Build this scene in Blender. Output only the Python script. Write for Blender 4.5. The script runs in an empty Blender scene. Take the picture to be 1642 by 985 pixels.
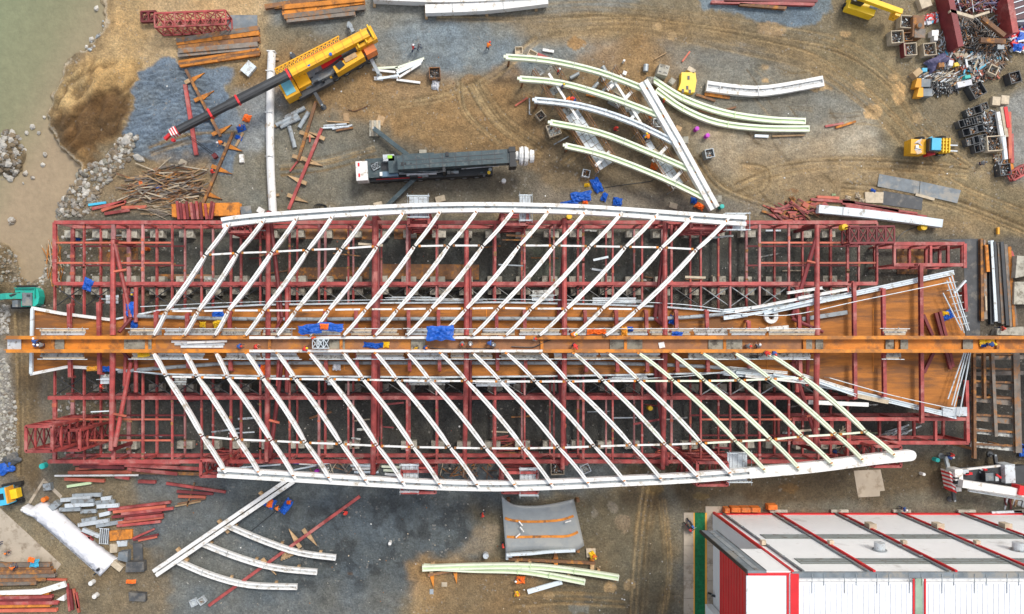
import bpy, math, random
import numpy as np
from mathutils import Vector, Matrix, noise as mn
R = math.radians
rnd = random.Random(7)
scene = bpy.context.scene
H = 90.0                      # height of the drone above the yard
NX, NY, SC = 740.0, 520.0, 12.0   # point straight below the drone (photo pixels), photo pixels per metre at ground level

# ---------------------------------------------------------------- camera, sky, sun, exposure
cam_d = bpy.data.cameras.new('camera'); cam = bpy.data.objects.new('camera', cam_d)
scene.collection.objects.link(cam); scene.camera = cam
cam.location = (0, 0, H); cam_d.sensor_width = 36; cam_d.lens = 36*H/(1642/SC)
cam_d.shift_x = (821-NX)/1642; cam_d.shift_y = (NY-492.5)/1642
cam_d.clip_end = 9000; cam_d.clip_start = 1
world = bpy.data.worlds.new('World'); scene.world = world; world.use_nodes = True
wn = world.node_tree; bg = wn.nodes['Background']; sky = wn.nodes.new('ShaderNodeTexSky')
sky.sky_type = 'NISHITA'; sky.sun_disc = False; sky.sun_elevation = R(52); sky.sun_rotation = R(35)
sky.air_density = 1.0; sky.dust_density = 5.0; sky.ozone_density = 0.8
hz_ = wn.nodes.new('ShaderNodeMixRGB'); hz_.inputs[0].default_value = .55; hz_.inputs[2].default_value = (4.2, 4.4, 4.7, 1)   # cloud cover: grey-white mixed over the clear sky
wn.links.new(sky.outputs[0], hz_.inputs[1]); wn.links.new(hz_.outputs[0], bg.inputs[0]); bg.inputs[1].default_value = 0.125
sun_d = bpy.data.lights.new('sun', 'SUN'); sun = bpy.data.objects.new('sun', sun_d); scene.collection.objects.link(sun)
sun_d.energy = 1.35; sun_d.angle = R(13); sun_d.color = (1, .96, .9)
_d = Vector((math.sin(R(35))*math.cos(R(52)), math.cos(R(35))*math.cos(R(52)), math.sin(R(52))))
sun.rotation_euler = _d.to_track_quat('Z', 'Y').to_euler(); sun.location = _d*100
vs = scene.view_settings; vs.view_transform = 'Standard'; vs.look = 'None'; vs.gamma = 1; vs.use_curve_mapping = False
vs.exposure = 0.68

# ---------------------------------------------------------------- helpers
def P(px, py, z=0.0):
    k = (H-z)/H/SC
    return Vector(((px-NX)*k, (NY-py)*k, z))
def s2l(c):
    c = c/255.0
    return c/12.92 if c <= .04045 else ((c+.055)/1.055)**2.4
def C(r, g, b, k=.8): return (s2l(r)*k, s2l(g)*k, s2l(b)*k)
MATS = {}
def M(name, col, rough=.6, metal=0., var=.22, scale=.6, dirt=None, amt=0., dscale=.5, bump=.15, bscale=6., inst=.12):
    m = bpy.data.materials.new(name); m.use_nodes = True; n = m.node_tree; N = n.nodes; L = n.links
    b = N['Principled BSDF']; b.inputs['Roughness'].default_value = rough; b.inputs['Metallic'].default_value = metal
    g = N.new('ShaderNodeNewGeometry')
    n1 = N.new('ShaderNodeTexNoise'); n1.inputs['Scale'].default_value = scale; n1.inputs['Detail'].default_value = 6; n1.inputs['Roughness'].default_value = .65
    L.new(g.outputs['Position'], n1.inputs['Vector'])
    rp = N.new('ShaderNodeMapRange'); rp.inputs[1].default_value = .3; rp.inputs[2].default_value = .7
    rp.inputs[3].default_value = 1-var; rp.inputs[4].default_value = 1+var; L.new(n1.outputs['Fac'], rp.inputs[0])
    oi = N.new('ShaderNodeObjectInfo'); r2 = N.new('ShaderNodeMapRange'); r2.inputs[3].default_value = 1-inst; r2.inputs[4].default_value = 1+inst
    L.new(oi.outputs['Random'], r2.inputs[0])
    mu = N.new('ShaderNodeMath'); mu.operation = 'MULTIPLY'; L.new(rp.outputs[0], mu.inputs[0]); L.new(r2.outputs[0], mu.inputs[1])
    hv = N.new('ShaderNodeHueSaturation'); hv.inputs['Color'].default_value = (*col, 1); L.new(mu.outputs[0], hv.inputs['Value'])
    out = hv.outputs[0]
    if dirt:
        n2 = N.new('ShaderNodeTexNoise'); n2.inputs['Scale'].default_value = dscale; n2.inputs['Detail'].default_value = 8; n2.inputs['Roughness'].default_value = .7
        L.new(g.outputs['Position'], n2.inputs['Vector'])
        r3 = N.new('ShaderNodeMapRange'); t = .68-.36*amt; r3.inputs[1].default_value = t-.05; r3.inputs[2].default_value = t+.06
        L.new(n2.outputs['Fac'], r3.inputs[0])
        mx = N.new('ShaderNodeMixRGB'); L.new(r3.outputs[0], mx.inputs[0]); L.new(out, mx.inputs[1]); mx.inputs[2].default_value = (*dirt, 1)
        out = mx.outputs[0]
    L.new(out, b.inputs['Base Color'])
    if bump:
        n3 = N.new('ShaderNodeTexNoise'); n3.inputs['Scale'].default_value = bscale; n3.inputs['Detail'].default_value = 4
        L.new(g.outputs['Position'], n3.inputs['Vector'])
        bp = N.new('ShaderNodeBump'); bp.inputs['Strength'].default_value = bump; bp.inputs['Distance'].default_value = .1
        L.new(n3.outputs['Fac'], bp.inputs['Height']); L.new(bp.outputs[0], b.inputs['Normal'])
    MATS[name] = m; return m
white = M('white_steel', (.76, .76, .735), .45, var=.08, dirt=(.42, .36, .27), amt=.24, dscale=1.1, bump=.05, inst=.03)
whiteb = M('bluish_white_steel', (.66, .74, .78), .45, var=.1, dirt=(.35, .33, .28), amt=.25, dscale=1.2, bump=.05, inst=.05)
green = M('green_primer', (.74, .80, .62), .5, var=.07, dirt=(.4, .42, .3), amt=.1, dscale=1.5, bump=.05, inst=.04)
greend = M('green_primer_web', (.56, .70, .42), .5, var=.1, bump=.05)
webg = M('grey_steel_groove_shade', (.56, .58, .58), .5, var=.2, dirt=(.22, .2, .17), amt=.35, dscale=2, bump=.05)  # grey steel; on the white ribs it paints in the groove's shadow line
red = M('red_oxide', (.33, .058, .052), .55, var=.45, scale=.7, dirt=(.42, .15, .13), amt=.34, dscale=.5, bump=.1, inst=.22)
pinkr = M('faded_red_oxide', (.42, .19, .18), .6, var=.25, scale=.6, dirt=(.30, .07, .06), amt=.35, dscale=.4, bump=.1, inst=.2)
redd = M('dark_red_oxide', (.17, .026, .028), .6, var=.3, bump=.1, inst=.2)
redo = M('orange_red_oxide', (.48, .12, .07), .6, var=.3, bump=.1, inst=.2)
rusto = M('bright_rust', (.56, .20, .025), .75, var=.3, scale=.9, dirt=(.24, .10, .03), amt=.35, dscale=.8, bump=.3, inst=.2)
rustb = M('brown_rust', (.20, .105, .055), .8, var=.35, scale=.8, dirt=(.42, .18, .04), amt=.35, dscale=1.2, bump=.3, inst=.3)
rustg = M('grey_rusty_steel', (.20, .17, .14), .6, var=.35, scale=1, dirt=(.30, .14, .05), amt=.35, dscale=.9, bump=.2, inst=.3)
dsteel = M('dark_steel', (.055, .06, .065), .45, var=.3, bump=.1)
gsteel = M('galvanised_steel', (.33, .37, .39), .45, metal=.2, var=.2, dirt=(.15, .13, .11), amt=.3, dscale=1.5, bump=.1, inst=.15)
silver = M('silver_deck', (.55, .60, .63), .4, metal=.1, var=.15, dirt=(.25, .22, .18), amt=.25, dscale=2, bump=.1)
conc = M('concrete', (.42, .40, .33), .9, var=.25, scale=1.2, dirt=(.2, .18, .14), amt=.35, dscale=1.1, bump=.3, inst=.15)
concd = M('old_concrete', (.27, .26, .21), .9, var=.3, scale=1, dirt=(.11, .10, .08), amt=.4, dscale=.9, bump=.3, inst=.2)
slab = M('concrete_slab', (.42, .36, .28), .9, var=.16, scale=.3, dirt=(.26, .21, .15), amt=.35, dscale=.5, bump=.1)
wood = M('timber', (.42, .28, .15), .85, var=.3, scale=2, bump=.3, inst=.25)
woodp = M('pale_timber', (.52, .44, .32), .85, var=.25, scale=2, bump=.3, inst=.2)
planks = M('dirty_planks', (.45, .46, .43), .8, var=.35, scale=2.5, dirt=(.14, .12, .1), amt=.4, dscale=2, bump=.3, inst=.2)
yellow = M('yellow_paint', (.78, .40, .012), .4, var=.15, dirt=(.2, .1, .03), amt=.15, dscale=2.5, bump=.05)
yellowb = M('bright_yellow_paint', (.85, .55, .02), .4, var=.1, bump=.05)
redp = M('red_paint', (.62, .02, .025), .4, var=.15, bump=.05)
blackp = M('black_paint', (.022, .025, .028), .4, var=.3, bump=.05)
gcrane = M('slate_crane_paint', (.045, .075, .085), .4, var=.3, scale=.8, dirt=(.10, .12, .12), amt=.3, dscale=2, bump=.08)
rubber = M('rubber', (.02, .02, .02), .85, var=.3)
glass = M('teal_glass', (.16, .42, .50), .12, var=.2, bump=0)
dglass = M('dark_glass', (.02, .03, .04), .08, var=.2, bump=0)
teal = M('teal_paint', (.02, .42, .33), .45, var=.15, dirt=(.1, .2, .15), amt=.2, dscale=2)
blue = M('blue_tarp', (.008, .10, .48), .5, var=.25, scale=1.5, bump=.5, bscale=3)
bluel = M('light_blue_paint', (.06, .42, .62), .45, var=.15)
orange = M('orange_cloth', (.85, .17, .02), .7, var=.2, bump=.3)
orangeb = M('orange_plastic', (.8, .20, .03), .5, var=.15, dirt=(.45, .15, .05), amt=.3)
cloth = M('white_tarp', (.64, .65, .68), .7, var=.08, scale=.8, dirt=(.5, .47, .42), amt=.12, dscale=1.2, bump=.8, bscale=1.2)
magenta = M('magenta_plastic', (.5, .03, .5), .5)
cyan = M('cyan_plastic', (.03, .5, .45), .5)
greenp = M('green_turf', (.005, .13, .045), .9, var=.35, scale=3, bump=.3, bscale=20)
amber = M('amber_line', (.75, .36, .04), .7, var=.15)
skin = M('skin', (.45, .25, .16), .6, bump=0)
navy = M('navy_trousers', (.02, .03, .09), .8)
kraft = M('cardboard', (.45, .32, .18), .9, var=.2)
scrapd = M('scrap_dark', (.06, .055, .05), .7, var=.6, scale=3, dirt=(.2, .12, .07), amt=.3, dscale=3)
purple = M('purple_grey_tarp', (.13, .12, .22), .6, var=.3, bump=.6, bscale=3)
rockm = M('rock', (.34, .32, .28), .85, var=.35, scale=2, dirt=(.16, .12, .08), amt=.35, dscale=1.2, bump=.5, bscale=5, inst=.35)
asph = M('dark_plate', (.075, .08, .085), .6, var=.35, scale=.7, dirt=(.16, .15, .13), amt=.3, dscale=.6, bump=.2)
bluegrey = M('blue_grey_steel_plate', (.17, .20, .22), .55, var=.3, scale=.7, dirt=(.28, .27, .24), amt=.4, dscale=.5, bump=.15)

def sec_box(w, h): return [(-w/2, -h/2), (w/2, -h/2), (w/2, h/2), (-w/2, h/2)]
def sec_i(w, h, t=None):
    t = t or max(.02, h*.12); a = max(.012, w*.06)
    return [(-w/2, -h/2), (w/2, -h/2), (w/2, -h/2+t), (a, -h/2+t), (a, h/2-t), (w/2, h/2-t), (w/2, h/2), (-w/2, h/2), (-w/2, h/2-t), (-a, h/2-t), (-a, -h/2+t), (-w/2, -h/2+t)]
def sec_u(w, h, t=.06):   # channel open upwards
    return [(-w/2, -h/2), (w/2, -h/2), (w/2, h/2), (w/2-t, h/2), (w/2-t, -h/2+t), (-w/2+t, -h/2+t), (-w/2+t, h/2), (-w/2, h/2)]
def sec_hh(w, h, t=.06, lip=.25):   # an I beam lying on its side, seen from above: two lips and a sunk web
    a = w*lip
    return [(-w/2, -h/2), (-w/2+a, -h/2), (-w/2+a, -t), (w/2-a, -t), (w/2-a, -h/2), (w/2, -h/2), (w/2, h/2), (w/2-a, h/2), (w/2-a, t), (-w/2+a, t), (-w/2+a, h/2), (-w/2, h/2)]
def sec_o(r, n=10): return [(r*math.cos(2*math.pi*i/n), r*math.sin(2*math.pi*i/n)) for i in range(n)]

class MB:
    def __init__(s): s.v = []; s.f = []; s.m = []; s.mats = []; s.mi = 0; s.X = None
    def use(s, mat):
        if mat not in s.mats: s.mats.append(mat)
        s.mi = s.mats.index(mat); return s
    def add(s, vs_, fs):
        b = len(s.v)
        if s.X: vs_ = [s.X @ Vector(v) for v in vs_]
        s.v += [tuple(v) for v in vs_]; s.f += [tuple(b+i for i in f) for f in fs]; s.m += [s.mi]*len(fs); return s
    def box(s, c, d, rz=0, tx=1, ty=1):
        x, y, z = d[0]/2, d[1]/2, d[2]/2; cs, sn = math.cos(rz), math.sin(rz); o = []
        for k, zz in ((0, -z), (1, z)):
            fx, fy = (tx, ty) if k else (1, 1)
            for sx, sy in ((-1, -1), (1, -1), (1, 1), (-1, 1)):
                a, b = sx*x*fx, sy*y*fy; o.append((c[0]+a*cs-b*sn, c[1]+a*sn+b*cs, c[2]+zz))
        return s.add(o, [(3, 2, 1, 0), (4, 5, 6, 7), (0, 1, 5, 4), (1, 2, 6, 5), (2, 3, 7, 6), (3, 0, 4, 7)])
    def sweep(s, pts, sec, up=(0, 0, 1), scales=None):
        pts = [Vector(p) for p in pts]; n = len(sec); up = Vector(up); o = []; f = []
        for i, p in enumerate(pts):
            t = (pts[min(i+1, len(pts)-1)]-pts[max(i-1, 0)]).normalized()
            u = up if abs(t.dot(up)) < .97 else Vector((0, 1, 0))
            side = t.cross(u).normalized(); uu = side.cross(t).normalized(); k = scales[i] if scales else 1
            o += [p+side*(a*k)+uu*(b*k) for a, b in sec]
        for i in range(len(pts)-1):
            for j in range(n):
                a, b = i*n+j, i*n+(j+1) % n; f.append((a, b, b+n, a+n))
        f.append(tuple(range(n-1, -1, -1))); f.append(tuple((len(pts)-1)*n+j for j in range(n)))
        return s.add(o, f)
    def beam(s, a, b, w, h, up=(0, 0, 1)): return s.sweep([a, b], sec_box(w, h), up)
    def ib(s, a, b, w, h, up=(0, 0, 1)): return s.sweep([a, b], sec_i(w, h), up)
    def tube(s, a, b, r, n=8, r2=None): return s.sweep([a, b], sec_o(1, n), scales=[r, r if r2 is None else r2])
    def prism(s, poly, z0, z1):
        n = len(poly); ar = sum(poly[i][0]*poly[(i+1) % n][1]-poly[(i+1) % n][0]*poly[i][1] for i in range(n))
        if ar < 0: poly = poly[::-1]
        return s.add([(x, y, z0) for x, y in poly]+[(x, y, z1) for x, y in poly],
                     [tuple(range(n-1, -1, -1)), tuple(range(n, 2*n))]+[(i, (i+1) % n, (i+1) % n+n, i+n) for i in range(n)])
    def rock(s, c, r, fl=.6, seed=0):
        q = ICO; rr = random.Random(seed); sx, sy = rr.uniform(.7, 1.2), rr.uniform(.6, 1.1); a = rr.uniform(0, 6.28); ca, sa = math.cos(a), math.sin(a)
        o = []
        for v in q[0]:
            k = r*(.75+.5*rr.random()); x, y, z = v[0]*k*sx, v[1]*k*sy, v[2]*k*fl
            o.append((c[0]+x*ca-y*sa, c[1]+x*sa+y*ca, c[2]+z))
        return s.add(o, q[1])
    def build(s, name, mat=None, parent=None, origin=None, smooth=False):
        """one mesh object; for a top-level mesh the vertices are re-based on its own origin"""
        me = bpy.data.meshes.new(name); v = s.v
        off = Vector((0, 0, 0))
        if parent is None:
            if origin is None:
                a = np.array(v); origin = (a[:, 0].min()/2+a[:, 0].max()/2, a[:, 1].min()/2+a[:, 1].max()/2, a[:, 2].min())
            off = Vector(origin)
        else:
            off = Vector(parent.get('_o', (0, 0, 0)))
        me.from_pydata([(x-off[0], y-off[1], z-off[2]) for x, y, z in v], [], s.f)
        ms = s.mats if s.mats else [mat]
        for m in ms: me.materials.append(m)
        if len(ms) > 1: me.polygons.foreach_set('material_index', s.m)
        if smooth: me.polygons.foreach_set('use_smooth', [True]*len(s.f))
        me.update()
        o = bpy.data.objects.new(name, me); scene.collection.objects.link(o)
        if parent is None: o.location = off
        else: o.parent = parent; ORG[o.name] = 1
        if parent is not None: o['_o'] = tuple(off)
        return o
ORG = {}
def _ico():
    t = (1+5**.5)/2; v = [(-1, t, 0), (1, t, 0), (-1, -t, 0), (1, -t, 0), (0, -1, t), (0, 1, t), (0, -1, -t), (0, 1, -t), (t, 0, -1), (t, 0, 1), (-t, 0, -1), (-t, 0, 1)]
    l = (1+t*t)**.5; v = [tuple(c/l for c in p) for p in v]
    f = [(0, 11, 5), (0, 5, 1), (0, 1, 7), (0, 7, 10), (0, 10, 11), (1, 5, 9), (5, 11, 4), (11, 10, 2), (10, 7, 6), (7, 1, 8), (3, 9, 4), (3, 4, 2), (3, 2, 6), (3, 6, 8), (3, 8, 9), (4, 9, 5), (2, 4, 11), (6, 2, 10), (8, 6, 7), (9, 8, 1)]
    return v, f
ICO = _ico()
LABELS = {}
def tag(o, label, cat, group=None, kind=None):
    if label:
        o['label'] = label
        if len(label.split()) > 16: print('LONG', label)
    if cat: o['category'] = cat
    if group: o['group'] = group
    if kind: o['kind'] = kind
    elif cat: o['kind'] = 'thing'
    return o
def thing(name, label, cat, loc=(0, 0, 0), group=None, rz=0, local=False):
    """Empty at the thing's base; parts are given in world coordinates unless local"""
    o = bpy.data.objects.new(name, None); scene.collection.objects.link(o); o.location = loc; o.rotation_euler = (0, 0, rz)
    o['_o'] = (0., 0., 0.) if local else tuple(float(c) for c in loc); o.empty_display_size = .5
    return tag(o, label, cat, group)
ORD = 'first second third fourth fifth sixth seventh eighth ninth tenth eleventh twelfth thirteenth fourteenth fifteenth sixteenth seventeenth eighteenth nineteenth twentieth twenty-first twenty-second twenty-third twenty-fourth twenty-fifth twenty-sixth twenty-seventh twenty-eighth twenty-ninth thirtieth'.split()
def struct(o): o['kind'] = 'structure'; return o
def one(name, mb, mat, label, cat, group=None, kind=None, origin=None): return tag(mb.build(name, mat, None, origin), label, cat, group, kind)
def bar(name, p0, p1, sec, mat, label, cat, group=None, up=(0, 0, 1)):
    """p = (px, py, z)"""
    return one(name, MB().sweep([P(*p0), P(*p1)], sec, up), mat, label, cat, group)
def pile(name, what, where, cat, ends, mat, secf, group, jit=.6, side='top', zs=None):
    """a row of loose bars given by their end points in photo pixels"""
    n = len(ends)
    for i, e in enumerate(ends):
        x0, y0, x1, y1 = e[:4]; z = zs[i] if zs else (e[4] if len(e) > 4 else .25)
        m = mat[i % len(mat)] if isinstance(mat, (list, tuple)) else mat
        lab = f"{ORD[i]} {what} from the {side} {where}" if n > 1 else f"{what} {where}"
        one(name, MB().sweep([P(x0, y0, z), P(x1, y1, z)], secf), m, lab, cat, group if n > 1 else None)
def tarp(name, cx, cy, w, h, rz, mat, label, cat, z=.1, lift=.5, seed=0, group=None, n=12, fold=.25, rag=.12):
    """crumpled sheet with thickness: w, h in photo pixels, rz in degrees (image sense)"""
    c = P(cx, cy, z); w /= SC; h /= SC; a = -R(rz); ca, sa = math.cos(a), math.sin(a); rr = random.Random(seed); top = []; bot = []
    for j in range(n+1):
        for i in range(n+1):
            u, v = i/n-.5, j/n-.5
            e = 1+rag*2*(mn.noise((u*4+seed*3.1, v*4, 1.7)))
            x, y = u*w*e, v*h*e
            d = max(abs(u), abs(v))*2
            zz = lift*(1-d**3)*(.7+.6*mn.noise((u*3+seed, v*3, 5)))+fold*mn.noise((u*9+seed, v*6, 3))*(1-d*.6)
            zz = max(zz, .02)
            top.append((c.x+x*ca-y*sa, c.y+x*sa+y*ca, c.z+zz)); bot.append((c.x+x*ca-y*sa, c.y+x*sa+y*ca, c.z-.01))
    N1 = n+1; f = []
    for j in range(n):
        for i in range(n):
            k = j*N1+i; f.append((k, k+1, k+N1+1, k+N1)); k += N1*N1; f.append((k, k+N1, k+N1+1, k+1))
    ring = [i for i in range(n)]+[j*N1+n for j in range(n)]+[n*N1+i for i in range(n, 0, -1)]+[j*N1 for j in range(n, 0, -1)]
    for i in range(len(ring)):
        a1, b1 = ring[i], ring[(i+1) % len(ring)]; f.append((b1, a1, a1+N1*N1, b1+N1*N1))
    return one(name, MB().add(top+bot, f), mat, label, cat, group)
def smoothpts(pts, n=6):
    o = []
    for i in range(len(pts)-1):
        p0, p1, p2, p3 = pts[max(i-1, 0)], pts[i], pts[i+1], pts[min(i+2, len(pts)-1)]
        for k in range(n):
            t = k/n; o.append(tuple(.5*((2*b)+(c-a)*t+(2*a-5*b+4*c-d)*t*t+(-a+3*b-3*c+d)*t**3) for a, b, c, d in zip(p0, p1, p2, p3)))
    o.append(tuple(pts[-1])); return o
# ---------------------------------------------------------------- ground: one sheet, soils laid out by outline
def vnoise(X, Y, s, seed, oct=4):
    r = np.random.RandomState(seed); out = 0; amp = 1; tot = 0
    for o in range(oct):
        g = r.rand(257, 257); x = X/s; y = Y/s; xi = np.floor(x).astype(int); yi = np.floor(y).astype(int); fx = x-xi; fy = y-yi
        fx = fx*fx*(3-2*fx); fy = fy*fy*(3-2*fy); xi %= 256; yi %= 256
        out = out+amp*((g[xi, yi]*(1-fx)+g[xi+1, yi]*fx)*(1-fy)+(g[xi, yi+1]*(1-fx)+g[xi+1, yi+1]*fx)*fy); tot += amp; amp *= .55; s = s/2.03
    return out/tot*2-1
gx = np.concatenate([[-90000, -30000, -9000, -3000, -1200, -600, -300, -150, -90], np.arange(-60, 1702, 2.2), [1730, 1790, 1900, 2200, 3000, 5000, 12000, 40000, 90000]])
gy = np.concatenate([[-90000, -30000, -9000, -3000, -1200, -600, -300, -150, -90], np.arange(-60, 1046, 2.2), [1080, 1150, 1300, 1700, 3000, 5000, 12000, 40000, 90000]])
GX, GY = np.meshgrid(gx, gy, indexing='ij')
WX = vnoise(GX+500, GY+500, 60, 1); WY = vnoise(GX+900, GY+100, 60, 2); WF = vnoise(GX+300, GY+300, 14, 3, 4)
col = np.zeros(GX.shape+(4,)); base = C(128, 116, 92)
col[..., 0], col[..., 1], col[..., 2], col[..., 3] = *base, .3
hz = vnoise(GX, GY, 30, 5, 5)*.05
def sdist(poly):
    d = np.full(GX.shape, 1e9); ins = np.zeros(GX.shape, bool); n = len(poly)
    for i in range(n):
        x0, y0 = poly[i]; x1, y1 = poly[(i+1) % n]; ex, ey = x1-x0, y1-y0; L2 = ex*ex+ey*ey+1e-9
        t = np.clip(((GX-x0)*ex+(GY-y0)*ey)/L2, 0, 1); d = np.minimum(d, (GX-x0-t*ex)**2+(GY-y0-t*ey)**2)
        c = ((y0 > GY) != (y1 > GY)); xi = x0+(GY-y0)*ex/(ey if abs(ey) > 1e-9 else 1e-9); ins ^= c & (GX < xi)
    return np.where(ins, 1, -1)*np.sqrt(d)
def paint(poly, c, soft=6, warp=14, a=1., wet=None, fine=5, dz=0):
    x0 = min(p[0] for p in poly)-60; x1 = max(p[0] for p in poly)+60; y0 = min(p[1] for p in poly)-60; y1 = max(p[1] for p in poly)+60
    d = sdist(poly)+1.7*warp*WX+fine*1.6*WF; soft = soft*1.5 if soft > 4 else soft; w = np.clip((d+soft)/(2*soft), 0, 1); w = w*w*(3-2*w)*a
    for k in range(3): col[..., k] = col[..., k]*(1-w)+c[k]*w
    if wet is not None: col[..., 3] = col[..., 3]*(1-w)+wet*w
    if dz: hz[...] = hz+dz*w
    return w
def track(pts, c, wid=1.6, a=.5, n=1, sp=5, dz=-.11):
    pts = smoothpts(pts, 6)
    for k in range(n):
        o = (k-(n-1)/2)*sp+rnd.uniform(-.35, .35)*sp; ak = rnd.uniform(.35, 1.25); d = np.full(GX.shape, 1e9)
        for i in range(len(pts)-1):
            (x0, y0), (x1, y1) = pts[i], pts[i+1]; ex, ey = x1-x0, y1-y0; l = math.hypot(ex, ey)+1e-9; x0 -= ey/l*o; x1 -= ey/l*o; y0 += ex/l*o; y1 += ex/l*o
            t = np.clip(((GX-x0)*ex+(GY-y0)*ey)/(l*l), 0, 1); d = np.minimum(d, (GX-x0-t*ex)**2+(GY-y0-t*ey)**2)
        d = np.sqrt(d)+WF*1.3; w = np.clip(1-d/wid/2.1, 0, 1)*a*ak*(1.7+1.8*vnoise(GX, GY, 90, 60+k, 3))
        w = np.clip(w, 0, 1)
        for q in range(3): col[..., q] = col[..., q]*(1-w)+c[q]*w
        hz[...] = hz+dz*w
G_ = C(124, 126, 120); BL = C(112, 126, 134); BR = C(146, 116, 76); OL = C(128, 114, 84); DK = C(80, 76, 65); DKB = C(92, 80, 60); TAN = C(184, 158, 118); PALE = C(172, 158, 134); PUD = C(192, 160, 114); GW = C(86, 92, 92)
# far surroundings: riverbank earth left, yard right
paint([(420, -200), (900, -200), (1100, -50), (1000, 20), (860, 60), (900, 110), (780, 130), (620, 170), (560, 60), (430, 40)], G_, 14, 20, .9)
paint([(640, 60), (720, 30), (830, 70), (990, 70), (980, 105), (820, 120), (700, 125), (640, 95)], BL, 12, 14, .65)
paint([(450, 60), (640, 110), (700, 120), (820, 120), (900, 200), (870, 290), (620, 240), (600, 200), (450, 190), (400, 120)], BR, 14, 18, .85)
paint([(820, 30), (1000, 15), (1180, 35), (1350, 90), (1430, 150), (1300, 110), (1180, 90), (1000, 60), (850, 62)], C(140, 118, 84), 12, 10, .8)
paint([(985, 70), (1060, 62), (1120, 110), (1100, 180), (1000, 150), (900, 110)], BR, 10, 12, .7)
paint([(1090, -60), (1330, -60), (1335, 15), (1300, 45), (1180, 28), (1130, 15)], BL, 3, 6, .95)
paint([(1060, 70), (1200, 80), (1400, 160), (1440, 250), (1300, 230), (1100, 170)], G_, 16, 16, .7)
paint([(1140, 195), (1220, 210), (1390, 190), (1410, 240), (1300, 290), (1150, 270), (1100, 230)], PALE, 14, 14, .75)
paint([(1180, 240), (1600, 260), (1642, 330), (1560, 380), (1300, 330), (1180, 300)], C(150, 130, 98), 16, 12, .7)
paint([(1395, 20), (1440, 90), (1470, 190), (1560, 290), (1700, 320), (1700, 420), (1500, 330), (1430, 260), (1400, 160), (1280, 80)], OL, 16, 12, .8)
paint([(1600, 150), (1700, 130), (1700, 300), (1615, 285)], C(140, 142, 138), 8, 8, .8)
paint([(860, 170), (1080, 170), (1150, 330), (900, 330), (850, 260)], C(112, 98, 76), 16, 16, .75)
paint([(380, 190), (480, 170), (620, 210), (640, 340), (330, 350), (330, 260)], C(118, 116, 104), 14, 16, .9)
paint([(570, 200), (650, 230), (860, 270), (880, 330), (560, 345)], C(104, 100, 88), 12, 12, .85)
paint([(850, 300), (1200, 320), (1300, 350), (1180, 350), (860, 345)], C(128, 122, 110), 8, 8, .7)
# river bank, sand, gravel patch
paint([(165, -90), (240, -90), (420, -90), (430, 30), (420, 110), (250, 110), (200, 200), (150, 170), (95, 130), (130, 85), (165, 50)], TAN, 10, 14, .95)
paint([(165, -90), (230, -90), (235, 60), (200, 110), (130, 120), (140, 80), (170, 50)], C(170, 142, 98), 10, 12, .7)
SB = [(75, 185), (80, 165), (78, 150), (92, 128), (100, 110), (125, 104), (140, 92), (190, 100), (225, 100), (230, 150), (205, 210), (150, 250), (135, 280), (110, 250), (85, 225)]
paint(SB, C(176, 146, 98), 6, 8, .95)
paint([(150, 165), (210, 150), (215, 180), (200, 215), (150, 260), (110, 245), (85, 195), (130, 175)], C(96, 72, 44), 7, 14, .95)
paint([(90, 110), (150, 100), (155, 150), (110, 175), (85, 170)], C(182, 156, 110), 6, 6, .8)
w = np.clip((sdist(SB)+10)/30, 0, 1)
er = np.abs(vnoise(GX*.8+GY*.55, (GY-GX)*.22+900, 16, 12, 2))+.06*vnoise(GX, GY, 6, 13, 2); hz += w*(er*1.7+.1)
k_ = np.clip((.20-er)*4.5, 0, .65)*w
for q, c in enumerate(C(92, 70, 42)): col[..., q] = col[..., q]*(1-k_)+c*k_
paint([(240, 110), (270, 98), (300, 108), (350, 106), (378, 106), (377, 122), (366, 140), (390, 190), (385, 250), (370, 280), (240, 262), (205, 250), (196, 215), (214, 180), (212, 150), (228, 130), (224, 118)], C(110, 124, 136), 2.5, 7, .98, .25, 4, .06)
rid = np.sin((GY+GX*.22+26*WX+5*WF)*2*math.pi/8.5)*.6+.5*vnoise(GX*.3, GY+GX*.22, 6, 21, 3); rw = np.clip((sdist([(225, 115), (290, 105), (340, 130), (345, 260), (200, 250), (200, 200)])+10)/20, 0, 1)
hz += rw*rid*.22
k_ = np.clip((-rid-.15)*1.6, 0, .45)*rw
for q, c in enumerate(C(70, 80, 90)): col[..., q] = col[..., q]*(1-k_)+c*k_
paint([(375, 140), (440, 120), (450, 190), (400, 250), (372, 240)], C(140, 146, 148), 10, 14, .85)
paint([(200, 250), (330, 255), (350, 330), (150, 345), (130, 320)], C(140, 122, 94), 10, 12, .9)
paint([(375, 105), (430, 85), (445, 130), (400, 150), (370, 142)], C(136, 112, 76), 8, 10, .8)
paint([(-60, 380), (90, 400), (85, 800), (-60, 800)], C(124, 116, 102), 10, 12, .95)
paint([(12, 500), (60, 500), (70, 640), (60, 790), (15, 760)], C(112, 94, 66), 8, 8, .85)
paint([(-60, 560), (12, 560), (25, 700), (-60, 740)], C(162, 160, 154), 8, 8, .55)
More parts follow.
